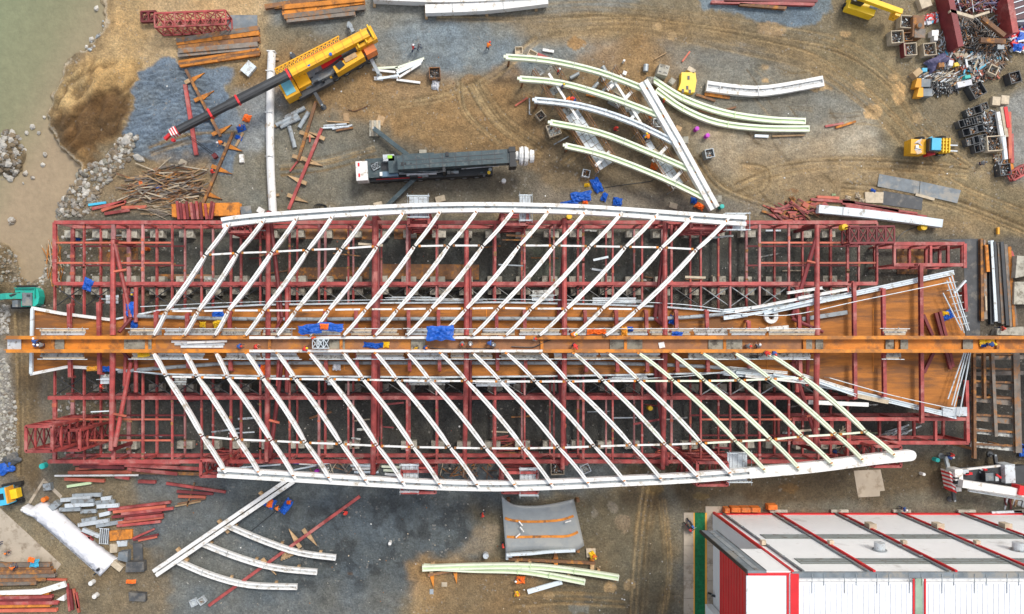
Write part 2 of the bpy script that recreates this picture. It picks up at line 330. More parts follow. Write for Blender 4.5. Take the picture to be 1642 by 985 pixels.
# below and around the bridge frames
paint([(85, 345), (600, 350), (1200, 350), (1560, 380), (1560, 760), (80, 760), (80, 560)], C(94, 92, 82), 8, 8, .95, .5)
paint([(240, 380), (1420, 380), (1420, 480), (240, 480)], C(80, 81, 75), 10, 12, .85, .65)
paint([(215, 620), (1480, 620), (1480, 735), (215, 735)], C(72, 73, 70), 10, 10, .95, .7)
paint([(85, 370), (240, 370), (240, 480), (85, 480)], C(112, 104, 84), 8, 12, .7)
paint([(85, 620), (215, 620), (215, 740), (85, 740)], C(120, 112, 92), 8, 10, .8)
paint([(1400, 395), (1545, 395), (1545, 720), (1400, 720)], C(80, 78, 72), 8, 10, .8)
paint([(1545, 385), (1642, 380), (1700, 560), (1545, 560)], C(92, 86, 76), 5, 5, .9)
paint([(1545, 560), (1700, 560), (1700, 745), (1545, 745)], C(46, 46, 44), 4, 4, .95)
paint([(850, 395), (905, 400), (910, 440), (860, 450)], C(98, 104, 88), 10, 8, .7)
# bottom yard
paint([(200, 742), (1000, 745), (960, 800), (800, 820), (760, 900), (700, 900), (600, 1050), (180, 1050), (230, 850)], C(102, 106, 104), 12, 18, .97, .5)
paint([(350, 745), (700, 760), (820, 800), (780, 900), (640, 940), (430, 960), (360, 820)], C(82, 90, 93), 18, 26, .9, .6)
pm = np.clip((vnoise(GX, GY, 20, 31, 6)+.02)*3.6, 0, .6)*np.clip((sdist([(430, 790), (800, 790), (790, 880), (700, 900), (600, 960), (450, 960)])+30)/60, 0, 1)
for q, c in enumerate(C(50, 53, 54)): col[..., q] = col[..., q]*(1-pm)+c*pm
paint([(90, 790), (200, 745), (230, 850), (300, 1050), (60, 1050), (130, 900), (100, 850)], C(122, 108, 84), 10, 14, .85)
paint([(660, 915), (720, 895), (760, 900), (1090, 870), (1100, 1050), (700, 1050), (672, 985), (690, 950)], C(128, 108, 78), 8, 10, .95, .5)
paint([(660, 908), (690, 905), (700, 960), (690, 1000), (700, 1050), (660, 1050)], C(160, 130, 88), 9, 14, .7, .8)
paint([(760, 820), (830, 820), (930, 800), (1095, 770), (1095, 1050), (950, 1050), (850, 900), (780, 890)], C(106, 98, 78), 12, 14, .9, .5)
paint([(780, 835), (800, 845), (795, 890), (740, 892), (720, 902), (750, 870)], C(140, 126, 104), 5, 8, .8, .7)
paint([(1000, 740), (1700, 738), (1700, 830), (1100, 822), (1000, 800)], DKB, 10, 12, .95, .55)
paint([(1140, 805), (1400, 806), (1460, 795), (1642, 790), (1642, 825), (1140, 822)], C(120, 118, 104), 8, 12, .6)
paint([(1060, 760), (1110, 850), (1095, 1050), (1078, 1050), (1080, 840)], C(132, 128, 114), 8, 8, .55)
# puddles and light stains
for (x, y, rx, ry, c, a) in [(1440, 150, 12, 19, PUD, .95), (1399, 178, 14, 12, PUD, .9), (1236, 48, 22, 13, C(178, 150, 112), .85), (1316, 141, 20, 7, PUD, .85), (1355, 55, 10, 5, PUD, .8), (1377, 138, 9, 6, PUD, .8), (1432, 125, 9, 7, PUD, .6),
        (1226, 108, 7, 6, PUD, .7), (1226, 130, 6, 4, PUD, .7), (1470, 190, 8, 7, PUD, .6), (925, 70, 14, 8, BR, .9), (1054, 43, 8, 6, TAN, .8), (1080, 57, 7, 5, TAN, .7), (1000, 840, 12, 13, C(140, 124, 100), .85), (978, 942, 9, 8, PUD, .7), (1010, 938, 8, 8, PUD, .6),
        (881, 955, 7, 6, PUD, .5), (1050, 785, 14, 6, C(140, 112, 60), .5), (1125, 795, 14, 6, C(130, 108, 64), .5), (1265, 783, 18, 9, C(120, 92, 52), .6), (943, 960, 8, 10, C(70, 72, 70), .7), (930, 975, 14, 10, C(120, 124, 120), .7), (982, 812, 7, 9, C(150, 140, 122), .7), (952, 822, 4, 9, C(150, 142, 126), .6),
        (758, 130, 22, 14, BR, .7), (1232, 95, 16, 10, C(70, 68, 58), .5), (1215, 105, 16, 18, C(96, 92, 78), .5), (940, 290, 12, 9, C(140, 116, 82), .7), (1270, 305, 14, 6, C(132, 96, 62), .7), (230, 860, 30, 20, C(90, 98, 102), .6), (560, 920, 8, 5, C(90, 66, 44), .6), (1205, 268, 10, 6, PUD, .5), (1500, 230, 20, 14, C(112, 98, 72), .5)]:
    th = np.linspace(0, 6.28, 12)[:-1]; paint([(x+rx*math.cos(t), y+ry*math.sin(t)) for t in th], c, 1.1, 3, a, .9, 4)
# wheel ruts
DR = C(96, 80, 54)
for pts, n, sp in [([(700, 20), (820, 22), (960, 15), (1100, 32), (1250, 55), (1360, 80), (1440, 140), (1480, 200), (1560, 260)], 4, 8), ([(880, 45), (1020, 40), (1180, 70), (1300, 100), (1390, 160), (1460, 230), (1520, 300), (1642, 350)], 5, 7),
        ([(640, 165), (720, 150), (790, 118), (860, 60)], 3, 5), ([(760, 130), (800, 190), (870, 240)], 6, 5), ([(735, 130), (745, 180), (800, 230)], 2, 7), ([(1180, 300), (1250, 272), (1340, 262), (1450, 265), (1550, 275)], 4, 6), ([(1185, 268), (1225, 275), (1222, 300), (1190, 310)], 3, 6),
        ([(1350, 300), (1450, 310), (1540, 330), (1642, 370)], 3, 6), ([(1040, 780), (1030, 850), (1020, 985)], 4, 9), ([(1060, 800), (1070, 900), (1060, 985)], 3, 7), ([(30, 500), (34, 600), (36, 760)], 3, 8), ([(880, 190), (930, 230), (900, 260)], 2, 6), ([(450, 270), (520, 262), (600, 240)], 3, 9),
        ([(820, 960), (900, 955), (1000, 960)], 4, 7), ([(240, 240), (300, 220), (380, 215)], 2, 9), ([(1120, 250), (1160, 300), (1240, 330)], 3, 7)]:
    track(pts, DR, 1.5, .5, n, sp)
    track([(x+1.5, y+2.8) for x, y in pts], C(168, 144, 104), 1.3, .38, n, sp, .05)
for i in range(26):
    x, y = rnd.uniform(1150, 1500), rnd.uniform(110, 330); a = rnd.uniform(-.3, 1.0); l = rnd.uniform(30, 90)
    track([(x, y), (x+l*.5*math.cos(a), y+l*.5*math.sin(a)+rnd.uniform(-6, 6)), (x+l*math.cos(a), y+l*math.sin(a))], rnd.choice([DR, C(110, 94, 66), C(160, 140, 106)]), 1.1, .3, 2, 5)
# damp darker and paler mottling that belongs to the soil
mo = 1+.26*vnoise(GX, GY, 60, 41, 5)+.26*vnoise(GX, GY, 9, 42, 4)
gr = vnoise(GX+77, GY, 40, 43, 5)*.10
col[..., 0] *= mo*(1+gr); col[..., 1] *= mo; col[..., 2] *= mo*(1-gr*1.3)
sm_ = vnoise(GX*.22, GY*1.6+.35*GX, 12, 51, 4)*np.clip((sdist([(560, 0), (1420, 20), (1520, 330), (1200, 340), (860, 300), (560, 260)])+20)/60, 0, 1)
col[..., :3] *= (1+.22*sm_)[..., None]; hz += sm_*.06
# water bed
RIV = [(-90000, -90000), (150, -90000), (166, -60), (164, 20), (168, 42), (150, 70), (125, 88), (103, 104), (92, 130), (80, 160), (75, 186), (78, 200), (92, 230), (112, 252), (127, 262), (125, 290), (105, 325), (90, 352), (84, 390), (70, 430), (66, 500), (30, 470), (20, 430), (6, 400), (-60, 380), (-90000, 400)]
d = sdist(RIV)+8*WF+9*WX; dep = np.clip(d/14, -.0, 1.0); hz = np.maximum(hz, -.2)*(1-np.clip(dep*2, 0, 1))-dep*1.6
fm = np.exp(-((d+1.5)/2.2)**2)*.75*(WF > -.25)
for q, c in enumerate(C(196, 186, 166)): col[..., q] = col[..., q]*(1-fm)+c*fm
wet = np.exp(-((d+9)/7)**2)*.45
for q, c in enumerate(C(96, 82, 60)): col[..., q] = col[..., q]*(1-wet)+c*wet
wv = np.clip((d+1)/6, 0, 1)
for q, c in enumerate(C(150, 134, 106)): col[..., q] = col[..., q]*(1-wv)+c*wv
for (x, y, rx, ry, h) in [(10, 250, 30, 42, 1.6), (0, 430, 22, 40, 1.5), (40, 470, 40, 24, 1.0)]:
    e = np.clip(1.3-np.hypot((GX-x)/rx, (GY-y)/ry)+WF*.3, 0, 1); hz += e*h*1.6
    for q, c in enumerate(C(112, 98, 74)): col[..., q] = col[..., q]*(1-np.clip(e*2, 0, 1))+c*np.clip(e*2, 0, 1)
far = np.clip((np.maximum(np.maximum(-GX, GX-1642), np.maximum(-GY, GY-985))-50)/100, 0, 1); keep = far*(sdist(RIV) < 0)   # beyond the site: plain earth
for q, c in enumerate(C(132, 118, 92)): col[..., q] = col[..., q]*(1-keep)+c*keep
hz *= 1-keep
col = np.clip(col, .008, .9)
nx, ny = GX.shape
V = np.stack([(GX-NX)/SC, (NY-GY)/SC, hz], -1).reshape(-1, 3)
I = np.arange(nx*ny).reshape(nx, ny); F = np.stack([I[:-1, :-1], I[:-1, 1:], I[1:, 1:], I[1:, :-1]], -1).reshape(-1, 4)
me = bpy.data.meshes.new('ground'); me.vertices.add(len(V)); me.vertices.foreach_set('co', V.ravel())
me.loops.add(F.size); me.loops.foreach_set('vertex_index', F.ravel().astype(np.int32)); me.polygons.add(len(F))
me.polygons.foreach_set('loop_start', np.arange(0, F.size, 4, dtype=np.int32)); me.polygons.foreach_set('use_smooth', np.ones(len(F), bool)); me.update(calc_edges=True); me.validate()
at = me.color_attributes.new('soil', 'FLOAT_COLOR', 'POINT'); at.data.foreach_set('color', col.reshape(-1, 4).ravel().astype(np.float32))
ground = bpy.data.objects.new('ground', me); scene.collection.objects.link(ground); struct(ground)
def hgt(px, py):
    i = int(np.argmin(abs(gx-px))); j = int(np.argmin(abs(gy-py))); return float(hz[i, j])
gm = bpy.data.materials.new('soil'); gm.use_nodes = True; N = gm.node_tree.nodes; L = gm.node_tree.links; B = N['Principled BSDF']
A = N.new('ShaderNodeAttribute'); A.attribute_name = 'soil'; ge = N.new('ShaderNodeNewGeometry')
def nz(s, d=5, r=.65):
    n = N.new('ShaderNodeTexNoise'); n.inputs['Scale'].default_value = s; n.inputs['Detail'].default_value = d; n.inputs['Roughness'].default_value = r; L.new(ge.outputs['Position'], n.inputs['Vector']); return n.outputs['Fac']
def mr(i, a, b, c, d_):
    n = N.new('ShaderNodeMapRange'); L.new(i, n.inputs[0])
    for k, v in enumerate((a, b, c, d_)): n.inputs[k+1].default_value = v
    return n.outputs[0]
def mul(a, b):
    n = N.new('ShaderNodeMath'); n.operation = 'MULTIPLY'; L.new(a, n.inputs[0]); L.new(b, n.inputs[1]); return n.outputs[0]
vo = N.new('ShaderNodeTexVoronoi'); vo.inputs['Scale'].default_value = 4.5; L.new(ge.outputs['Position'], vo.inputs['Vector'])
sepc = N.new('ShaderNodeSeparateColor'); L.new(vo.outputs['Color'], sepc.inputs[0])
f = mul(mul(mr(nz(.9), .3, .7, 1.2, 1.72), mr(nz(4.5, 6, .8), .3, .7, .62, 1.38)), mr(sepc.outputs[0], 0, 1, .8, 1.2))
st = mr(nz(2.6, 3, .5), .70, .76, 0, 1)   # scattered pale stones and chips
stc = mul(mr(sepc.outputs[1], .955, .97, 0, 1), mr(nz(.22, 3, .6), .45, .62, .0, .6))
hs = N.new('ShaderNodeHueSaturation'); L.new(A.outputs['Color'], hs.inputs['Color']); L.new(f, hs.inputs['Value'])
mx = N.new('ShaderNodeMixRGB'); L.new(stc, mx.inputs[0]); L.new(hs.outputs[0], mx.inputs[1]); mx.inputs[2].default_value = (.36, .34, .30, 1)
L.new(mx.outputs[0], B.inputs['Base Color'])
L.new(mr(A.outputs['Alpha'], 0, 1, .95, .38), B.inputs['Roughness']); B.inputs['Specular IOR Level'].default_value = .35
bp = N.new('ShaderNodeBump'); bp.inputs['Strength'].default_value = .7; bp.inputs['Distance'].default_value = .18; L.new(f, bp.inputs['Height']); L.new(bp.outputs[0], B.inputs['Normal'])
me.materials.append(gm)
# water: silty, green further out and brown at the shore (its own colour: the silt)
WZ = -.42
wm = bpy.data.materials.new('silty_water'); wm.use_nodes = True; N = wm.node_tree.nodes; L = wm.node_tree.links; B = N['Principled BSDF']; ge = N.new('ShaderNodeNewGeometry')
sp_ = N.new('ShaderNodeSeparateXYZ'); L.new(ge.outputs['Position'], sp_.inputs[0])
ad = N.new('ShaderNodeMath'); ad.operation = 'MULTIPLY_ADD'; L.new(sp_.outputs[1], ad.inputs[0]); ad.inputs[1].default_value = -.62; L.new(sp_.outputs[0], ad.inputs[2])
ad2 = N.new('ShaderNodeMath'); ad2.operation = 'MULTIPLY_ADD'; L.new(nz(.08, 6), ad2.inputs[0]); ad2.inputs[1].default_value = 7; L.new(ad.outputs[0], ad2.inputs[2])
cr = N.new('ShaderNodeValToRGB'); L.new(mr(ad2.outputs[0], -84, -66, 0, 1), cr.inputs[0])
cr.color_ramp.elements[0].color = (*C(146, 152, 116, .72), 1); cr.color_ramp.elements[1].color = (*C(176, 156, 126, .75), 1)
e = cr.color_ramp.elements.new(.5); e.color = (*C(150, 148, 114, .72), 1)
hs = N.new('ShaderNodeHueSaturation'); L.new(cr.outputs[0], hs.inputs['Color']); L.new(mr(nz(.9, 8, .75), .3, .7, .86, 1.14), hs.inputs['Value']); L.new(hs.outputs[0], B.inputs['Base Color'])
B.inputs['Roughness'].default_value = .22; B.inputs['Specular IOR Level'].default_value = .45
bp = N.new('ShaderNodeBump'); bp.inputs['Strength'].default_value = .6; bp.inputs['Distance'].default_value = .12; L.new(nz(1.8, 6), bp.inputs['Height']); L.new(bp.outputs[0], B.inputs['Normal'])
mb = MB(); mb.add([(-4000, -40, WZ), (-50, -40, WZ), (-46, 60, WZ), (-40, 4000, WZ), (-4000, 4000, WZ)], [(0, 1, 2, 3, 4)])
wob = mb.build('water', wm, origin=(-60, 20, WZ)); struct(wob)
# ================================================================ red trestle frames under the bridge
ZT, ZB = 5.2, 1.3
def z_mid(): return (ZT+ZB)/2
KB = 47.07
def frame(label, y_out, y_in, n0, n1, xr, sgn, braces):
    """space frame: two long rails at the top and two at the bottom, cross beams, posts, braces. y in top-level photo pixels"""
    t = thing('red_trestle', label, 'steel frame', P(740, y_out, 0), 'red trestle frames under the bridge')
    def Q(x, y, z):   # x, y named at the top level -> same plan position at any z
        p = P(x, y, ZT); return (p.x, p.y, z)
    for y in (y_out, y_in):
        for z in (ZT, ZB): t_ = MB().ib(Q(n0, y, z), Q(n1, y, z), .44, .42); t_.build('long_rail', red, t)
    xs = [88+KB*k for k in range(29) if n0-3 <= 88+KB*k <= n1+5]
    for i, x in enumerate(xs):
        w = (.21 if i % 3 else .28) if i not in (0, 2) else .46
        for z in (ZT, ZB):
            m = MB(); m.use(pinkr if rnd.random() < .22 else red); m.ib(Q(x, y_out, z-.02), Q(x, y_in, z-.02), w, .3); m.use(rnd.choice([redo, rustb, pinkr]))
            for q in range(rnd.randrange(1, 4)): v_ = Q(x, y_out+(y_in-y_out)*rnd.random(), z+.14); m.box(v_, (w*1.25, rnd.uniform(.2, .5), .05))   # bolted splice plates
            m.build('cross_beam', None, t)
        for y in (y_out, y_in):
            MB().beam(Q(x, y, ZB), Q(x, y, ZT), .24, .24).build('post', red if i % 4 else pinkr, t)
    for i in range(len(xs)-1):
        if i % 2 == 0:
            a, b = xs[i], xs[i+1]
            MB().beam(Q(a, y_in+3*sgn, ZB), Q(b, y_in+3*sgn, ZT), .12, .12).build('brace', redd, t)
            MB().beam(Q(a, y_out, ZT), Q(b, y_out, ZB), .12, .12).build('brace', redd, t)
    ym = lambda f: y_out+(y_in-y_out)*f
    for (i0, i1) in braces:
        for f in (.33, .66):
            for z in (ZT-.06, ZB+.05): MB().beam(Q(88+KB*i0, ym(f), z), Q(88+KB*i1, ym(f), z), .22, .2).build('tie_beam', redo if z > 3 else redd, t)
    return t
frame('upper long red steel trestle frame north of the orange girder', 357, 455, 88, 1405, 0, 1, [(0, 4), (24, 28)])
frame('lower long red steel trestle frame south of the orange girder', 740, 638, 78, 1370, 0, -1, [(0, 4), (22, 26)])
# middle frame carrying the box deck: short cross beams seen either side of the deck, with black cross braces
t = thing('red_trestle', 'central red steel trestle frame half hidden under the rusty deck', 'steel frame', P(740, 546, 0), 'red trestle frames under the bridge')
for x in [88+KB*k for k in range(30)]:
    MB().ib(P(x, 459, ZT-.1), P(x, 634, ZT-.1), .22, .3).build('cross_beam', red if rnd.random() < .8 else pinkr, t)
    a, b = P(x, 459, ZT), P(x, 634, ZT)
    MB().ib((a.x, a.y, ZB), (b.x, b.y, ZB), .26, .3).build('lower_cross_beam', red, t)
for i in range(29):
    xa, xb = 88+KB*i, 88+KB*(i+1); mt = blackp if i < 22 else gsteel
    for (y0, y1) in ((459, 492), (604, 634)):
        m = MB().tube(P(xa, y0, ZT-.3), P(xb, y1, ZT-.3), .07, 5).tube(P(xb, y0, ZT-.4), P(xa, y1, ZT-.4), .07, 5); m.build('cross_brace', mt, t)
def small_frame(label, pts, z0, z1, cross, mids=()):
    t = thing('red_side_frame', label, 'steel frame', P(pts[0], pts[1], 0)); x0, y0, x1, y1 = pts
    for z in (z1, z0):
        for y in (y0, y1): MB().ib(P(x0, y, z1).xy.to_3d()+Vector((0, 0, z)), P(x1, y, z1).xy.to_3d()+Vector((0, 0, z)), .42, .4).build('long_rail', red, t)
    for x in cross:
        for z in (z1, z0): MB().ib(P(x, y0, z1).xy.to_3d()+Vector((0, 0, z-.03)), P(x, y1, z1).xy.to_3d()+Vector((0, 0, z-.03)), .3, .3).build('cross_beam', red, t)
        for y in (y0, y1): MB().beam(P(x, y, z1).xy.to_3d(), P(x, y, z1).xy.to_3d()+Vector((0, 0, z1)), .22, .22).build('post', red, t)
small_frame('red steel side frame at the upper right end of the trestle', (1432, 391, 1545, 425), 1.2, 5.2, [1434, 1492, 1520, 1543])
small_frame('red steel side frame at the lower right end of the trestle', (1270, 672, 1552, 710), 1.2, 5.2, [1272, 1362, 1442, 1500, 1549])
t = thing('red_end_frame', 'tall red end frame standing beside the rusty deck end on the right', 'steel frame', P(1545, 545, 0))
for a, b in (((1546, 391), (1546, 430)), ((1549, 610), (1551, 710)), ((1546, 455), (1548, 500))): MB().ib(P(*a, 5.25), P(*b, 5.25), .4, .4).build('end_beam', red, t)
for x, y in ((1545, 395), (1548, 470), (1550, 640), (1552, 708)):
    p = P(x, y, 5.2); MB().beam((p.x, p.y, 0), (p.x, p.y, 5.2), .3, .3).build('post', red, t)

# concrete footing blocks in rows
fb = None; fbn = 0; fbr = -1
for ri, (y, nm) in enumerate(((375, 'northmost row, upper trestle'), (449, 'row by the upper inner rail'), (467, 'row just north of the rusty deck'), (622, 'row just south of the rusty deck'), (714, 'row by the lower outer rail'))):
    for k in range(28):
        x = 116+KB*k*.957+rnd.uniform(-3, 3)
        if rnd.random() < .08 or (ri > 2 and x > 1330): continue
        if fb is None:
            fb = MB(); fb.box((0, 0, .55), (2.0, 1.0, 1.1)).box((-.6, 0, 1.13), (.25, .3, .06)).box((.6, 0, 1.13), (.25, .3, .06)).box((0, .35, 1.14), (.5, .2, .05))
            o = fb.build('footing_block', conc, None, (0, 0, 0)); src = o
        else: o = src.copy(); scene.collection.objects.link(o)
        o.location = P(x, y, 1.1).xy.to_3d(); o.rotation_euler = (0, 0, rnd.uniform(-.06, .06)); o.scale = (rnd.uniform(.85, 1.05), rnd.uniform(.85, 1.1), rnd.uniform(.9, 1.05))
        fbn = fbn+1 if ri == fbr else 0; fbr = ri; tag(o, f'{ORD[fbn]} footing block from the left in the {nm}', 'concrete block', f'footing blocks in the {nm}')
# rusty plates and timber mats lying inside the frames
for i, (x0, y0, x1, y1, lb) in enumerate([(461, 429, 592, 448, 'brown rusty ground plate behind the inner rail left of the middle'), (482, 366, 606, 384, 'brown rusty ground plate under the northmost rail'), (612, 424, 768, 448, 'widest brown rusty ground plate, middle of the upper trestle'), (632, 366, 705, 384, 'short brown rusty ground plate near the upper left work platform'),
        (1438, 395, 1486, 440, 'brown rusty ground plate inside the upper right side frame'), (158, 386, 222, 420, 'triangular looking brown plate in the upper left bay'), (255, 440, 345, 447, 'thin rusty strip on the ground in the left bays'), (1008, 355, 1060, 362, 'thin brown plank by the upper right rail')]):
    a, b = P(x0, y0), P(x1, y1); one('ground_plate', MB().box(((a.x+b.x)/2, (a.y+b.y)/2, .06), (b.x-a.x, a.y-b.y, .06), rnd.uniform(-.01, .01)), rustb, lb, 'steel plate', 'brown plates on the ground')


# ================================================================ rusty deck (closed box girder lying on the frame)
ZD = 6.0
up_ = [(52, 494), (100, 503), (180, 513), (260, 497), (420, 489), (620, 486), (800, 485), (950, 488), (1060, 492), (1160, 500), (1250, 490), (1350, 475), (1440, 456), (1528, 437)]
lo_ = [(50, 600), (110, 588), (180, 592), (260, 600), (420, 603), (700, 605), (900, 603), (1060, 600), (1160, 598), (1240, 604), (1340, 622), (1440, 646), (1532, 668)]
t = thing('bridge_deck', 'long rusty brown steel deck flaring out wide at the right end', 'bridge deck', P(740, 545, 0)); deck = t
poly = [tuple(P(x, y, ZD).xy) for x, y in up_]+[tuple(P(1548, 540, ZD).xy)]+[tuple(P(x, y, ZD).xy) for x, y in lo_[::-1]]
deckm = M('deck_rust', (.43, .155, .022), .7, var=.4, scale=.45, dirt=(.21, .085, .025), amt=.42, dscale=.3, bump=.25, inst=0)
_n = deckm.node_tree  # rolled-steel streaks run along the bridge: stretch the rust pattern in x
for q in _n.nodes:
    if q.type == 'TEX_NOISE' and q.inputs['Scale'].default_value < 1:
        mp = _n.nodes.new('ShaderNodeMapping'); mp.inputs['Scale'].default_value = (.35, 2.2, 1); src_ = [l for l in _n.links if l.to_node == q][0].from_socket
        _n.links.new(src_, mp.inputs[0]); _n.links.new(mp.outputs[0], q.inputs['Vector'])
MB().prism(poly, ZD-.9, ZD).build('deck_plate', deckm, t)
for nm, pts in (('upper', up_), ('lower', lo_)):
    pw = [P(x, y, ZD+.2) for x, y in pts]; a = pw[:3] if nm == 'upper' else pw[:2]; b = pw[2:-3]; c = pw[-4:]
    MB().sweep(pw[:3], sec_box(.36, .5)).build('edge_flange', white, t)
    MB().sweep(pw[2:], sec_box(.2, .4)).build('edge_flange', whiteb, t)
    MB().sweep(pw[-5:], sec_hh(.6, .5)).build('edge_flange', whiteb, t)
for x in (300, 552, 780, 1000, 1230, 1400): MB().box((P(x, 545, ZD).x, P(x, 545, ZD).y, ZD+.02), (.12, 8, .05)).build('weld_seam', rusto, t)
MB().sweep([P(52, 494, ZD+.5), P(50, 600, ZD+.5)], sec_box(.35, .3)).build('end_flange', whiteb, t)
MB().sweep([P(1548, 450, ZD+.3), P(1530, 470, ZD+.3)], sec_box(.2, .3)).build('end_flange', whiteb, t)
for nm, pts in (('upper grey pipe lying along the deck north of the girder', [(215, 507), (420, 512), (800, 511), (1010, 512), (1100, 509), (1160, 504)]), ('lower grey pipe lying along the deck south of the girder', [(190, 596), (330, 585), (420, 582), (800, 582), (1000, 583), (1160, 590), (1230, 600)])):
    one('deck_pipe', MB().sweep([P(x, y, ZD+.5) for x, y in smoothpts(pts, 4)], sec_o(.24, 10)), gsteel, nm, 'pipe', 'grey pipes on the rusty deck')
# guard rails along the deck edge
for i, (pts, z, lab) in enumerate([([(225, 492), (420, 484), (800, 480), (1060, 486), (1160, 497)], ZD+1.1, 'thin white guard rail along the upper deck edge'), ([(215, 596), (420, 608), (800, 611), (1060, 606), (1180, 594)], ZD+1.1, 'thin white guard rail along the lower deck edge'),
        ([(1160, 500), (1260, 506), (1380, 482), (1525, 452)], ZD+1.2, 'thin white guard rail beside the flared upper right deck edge'), ([(1330, 606), (1430, 634), (1530, 656)], ZD+1.2, 'thin white guard rail beside the flared lower right deck edge')]):
    t = thing('guard_rail', lab, 'guard rail', P(*pts[0], 0), 'guard rails on the deck'); sp = smoothpts(pts, 4)
    for dz in (0, -.5): MB().sweep([P(x, y, z+dz) for x, y in sp], sec_o(.05, 5)).build('rail', whiteb, t)
    for (x, y) in sp[::3]: MB().tube(P(x, y, z).xy.to_3d()+Vector((0, 0, ZD)), P(x, y, z), .04, 5).build('rail_post', whiteb, t)
# white bars stacked on the deck where it flares
for grp, lst in (('upper', [(1178, 500, 1262, 483), (1190, 506, 1302, 488), (1205, 494, 1330, 470), (1225, 503, 1365, 474), (1280, 478, 1358, 464), (1240, 497, 1318, 478), (1262, 470, 1318, 462)]), ('lower', [(1170, 590, 1262, 598), (1180, 597, 1275, 606), (1195, 603, 1300, 614), (1240, 600, 1330, 618), (1285, 601, 1372, 628), (1310, 612, 1372, 634)])):
    pile('white_bar', 'white steel bar', f'in the bundle on the {grp} flared deck edge', 'steel bar', [l+(ZD+.5+.12*i,) for i, l in enumerate(lst)], [white, whiteb], sec_hh(.34, .3), f'white bars on the {grp} deck edge')
for i, (a, b, m, lb) in enumerate([((1286, 512), (1358, 501), gsteel, 'loose grey channel on the deck just right of the white ring'), ((1228, 528), (1264, 525), white, 'short white bar on the deck under the white ring'), ((1160, 510), (1198, 505), whiteb, 'short pale bar at the upper deck edge beside the pipe end'), ((1296, 645), (1392, 649), white, 'long thin white bar lying below the deck on the lower right frame'), ((1360, 632), (1424, 645), woodp, 'pale timber piece by the lower deck edge')]):
    bar('loose_bar', (*a, ZD+.4), (*b, ZD+.4), sec_box(.5, .25), m, lb, 'steel bar')
for i, (a, b) in enumerate([((1500, 502), (1524, 592)), ((1507, 500), (1528, 588)), ((1480, 505), (1495, 538)), ((1497, 565), (1481, 598))]):
    bar('red_strut', (*a, ZD+.4), (*b, ZD+.4), sec_box(.35, .3), redd, f'{ORD[i]} dark red strut lying loose on the wide right end of the deck', 'steel strut', 'struts on the deck end')
# ladder-like rail bundles at the right end
t = thing('end_scaffold', 'thin silver scaffold tubes leaning along the right deck end', 'scaffold', P(1545, 540, 0))
for (x0, y0, x1, y1) in [(1522, 445, 1551, 530), (1526, 442, 1554, 530), (1518, 450, 1546, 534), (1512, 470, 1542, 530), (1553, 566, 1530, 652), (1549, 566, 1526, 650), (1546, 566, 1520, 640), (1556, 566, 1538, 668)]:
    MB().tube(P(x0, y0, ZD+1), P(x1, y1, ZD+1), .07, 5).build('scaffold_tube', whiteb, t)
for i in range(7): MB().tube(P(1514+i*4, 455+i*11, ZD+1.08), P(1536+i*3, 452+i*11, ZD+1.08), .05, 5).build('scaffold_tube', gsteel, t)
MB().box(P(1530, 660, ZD+.4), (3, 1.1, .3)).build('platform', silver, t)
t = thing('white_ring', 'white ring-shaped cable reel lying on the upper deck', 'cable reel', P(1236, 507, ZD))
m = MB(); c = P(1236, 507, ZD+.35); k = 20; m.sweep([c+Vector((.62*math.cos(2*math.pi*i/k), .68*math.sin(2*math.pi*i/k), 0)) for i in range(k+1)], sec_box(.5, .35)); m.build('rim', white, t)
MB().rock(c, .28, .5, 3).build('hub', blackp, t)

# ================================================================ transverse red beams over the deck
tb = [(x, 498, 596) for x in (938, 988, 1036, 1084, 1133)]+[(1200, 515, 590), (1281, 505, 610), (1369, 452, 640), (1416, 463, 636), (1476, 424, 678)]+[(111, 488, 605), (158, 485, 600), (250, 500, 588), (300, 503, 590), (368, 500, 594), (521, 498, 594), (571, 497, 594), (655, 498, 595), (703, 497, 595), (796, 505, 594), (841, 498, 597)]
for i, (x, y0, y1) in enumerate(sorted(tb)):
    t = thing('deck_cross_beam', f'{ORD[i]} red beam from the left crossing the rusty deck under the orange girder', 'steel beam', P(x, 545, 7), 'red beams across the deck')
    a, b = P(x, y0, 7), P(x+2, y1, 7); MB().ib(a, b, .42, .4).build('beam', red, t)
    for q in (a, b): MB().beam((q.x, q.y, ZD), (q.x, q.y, 6.85), .25, .25).build('stub_post', red, t)
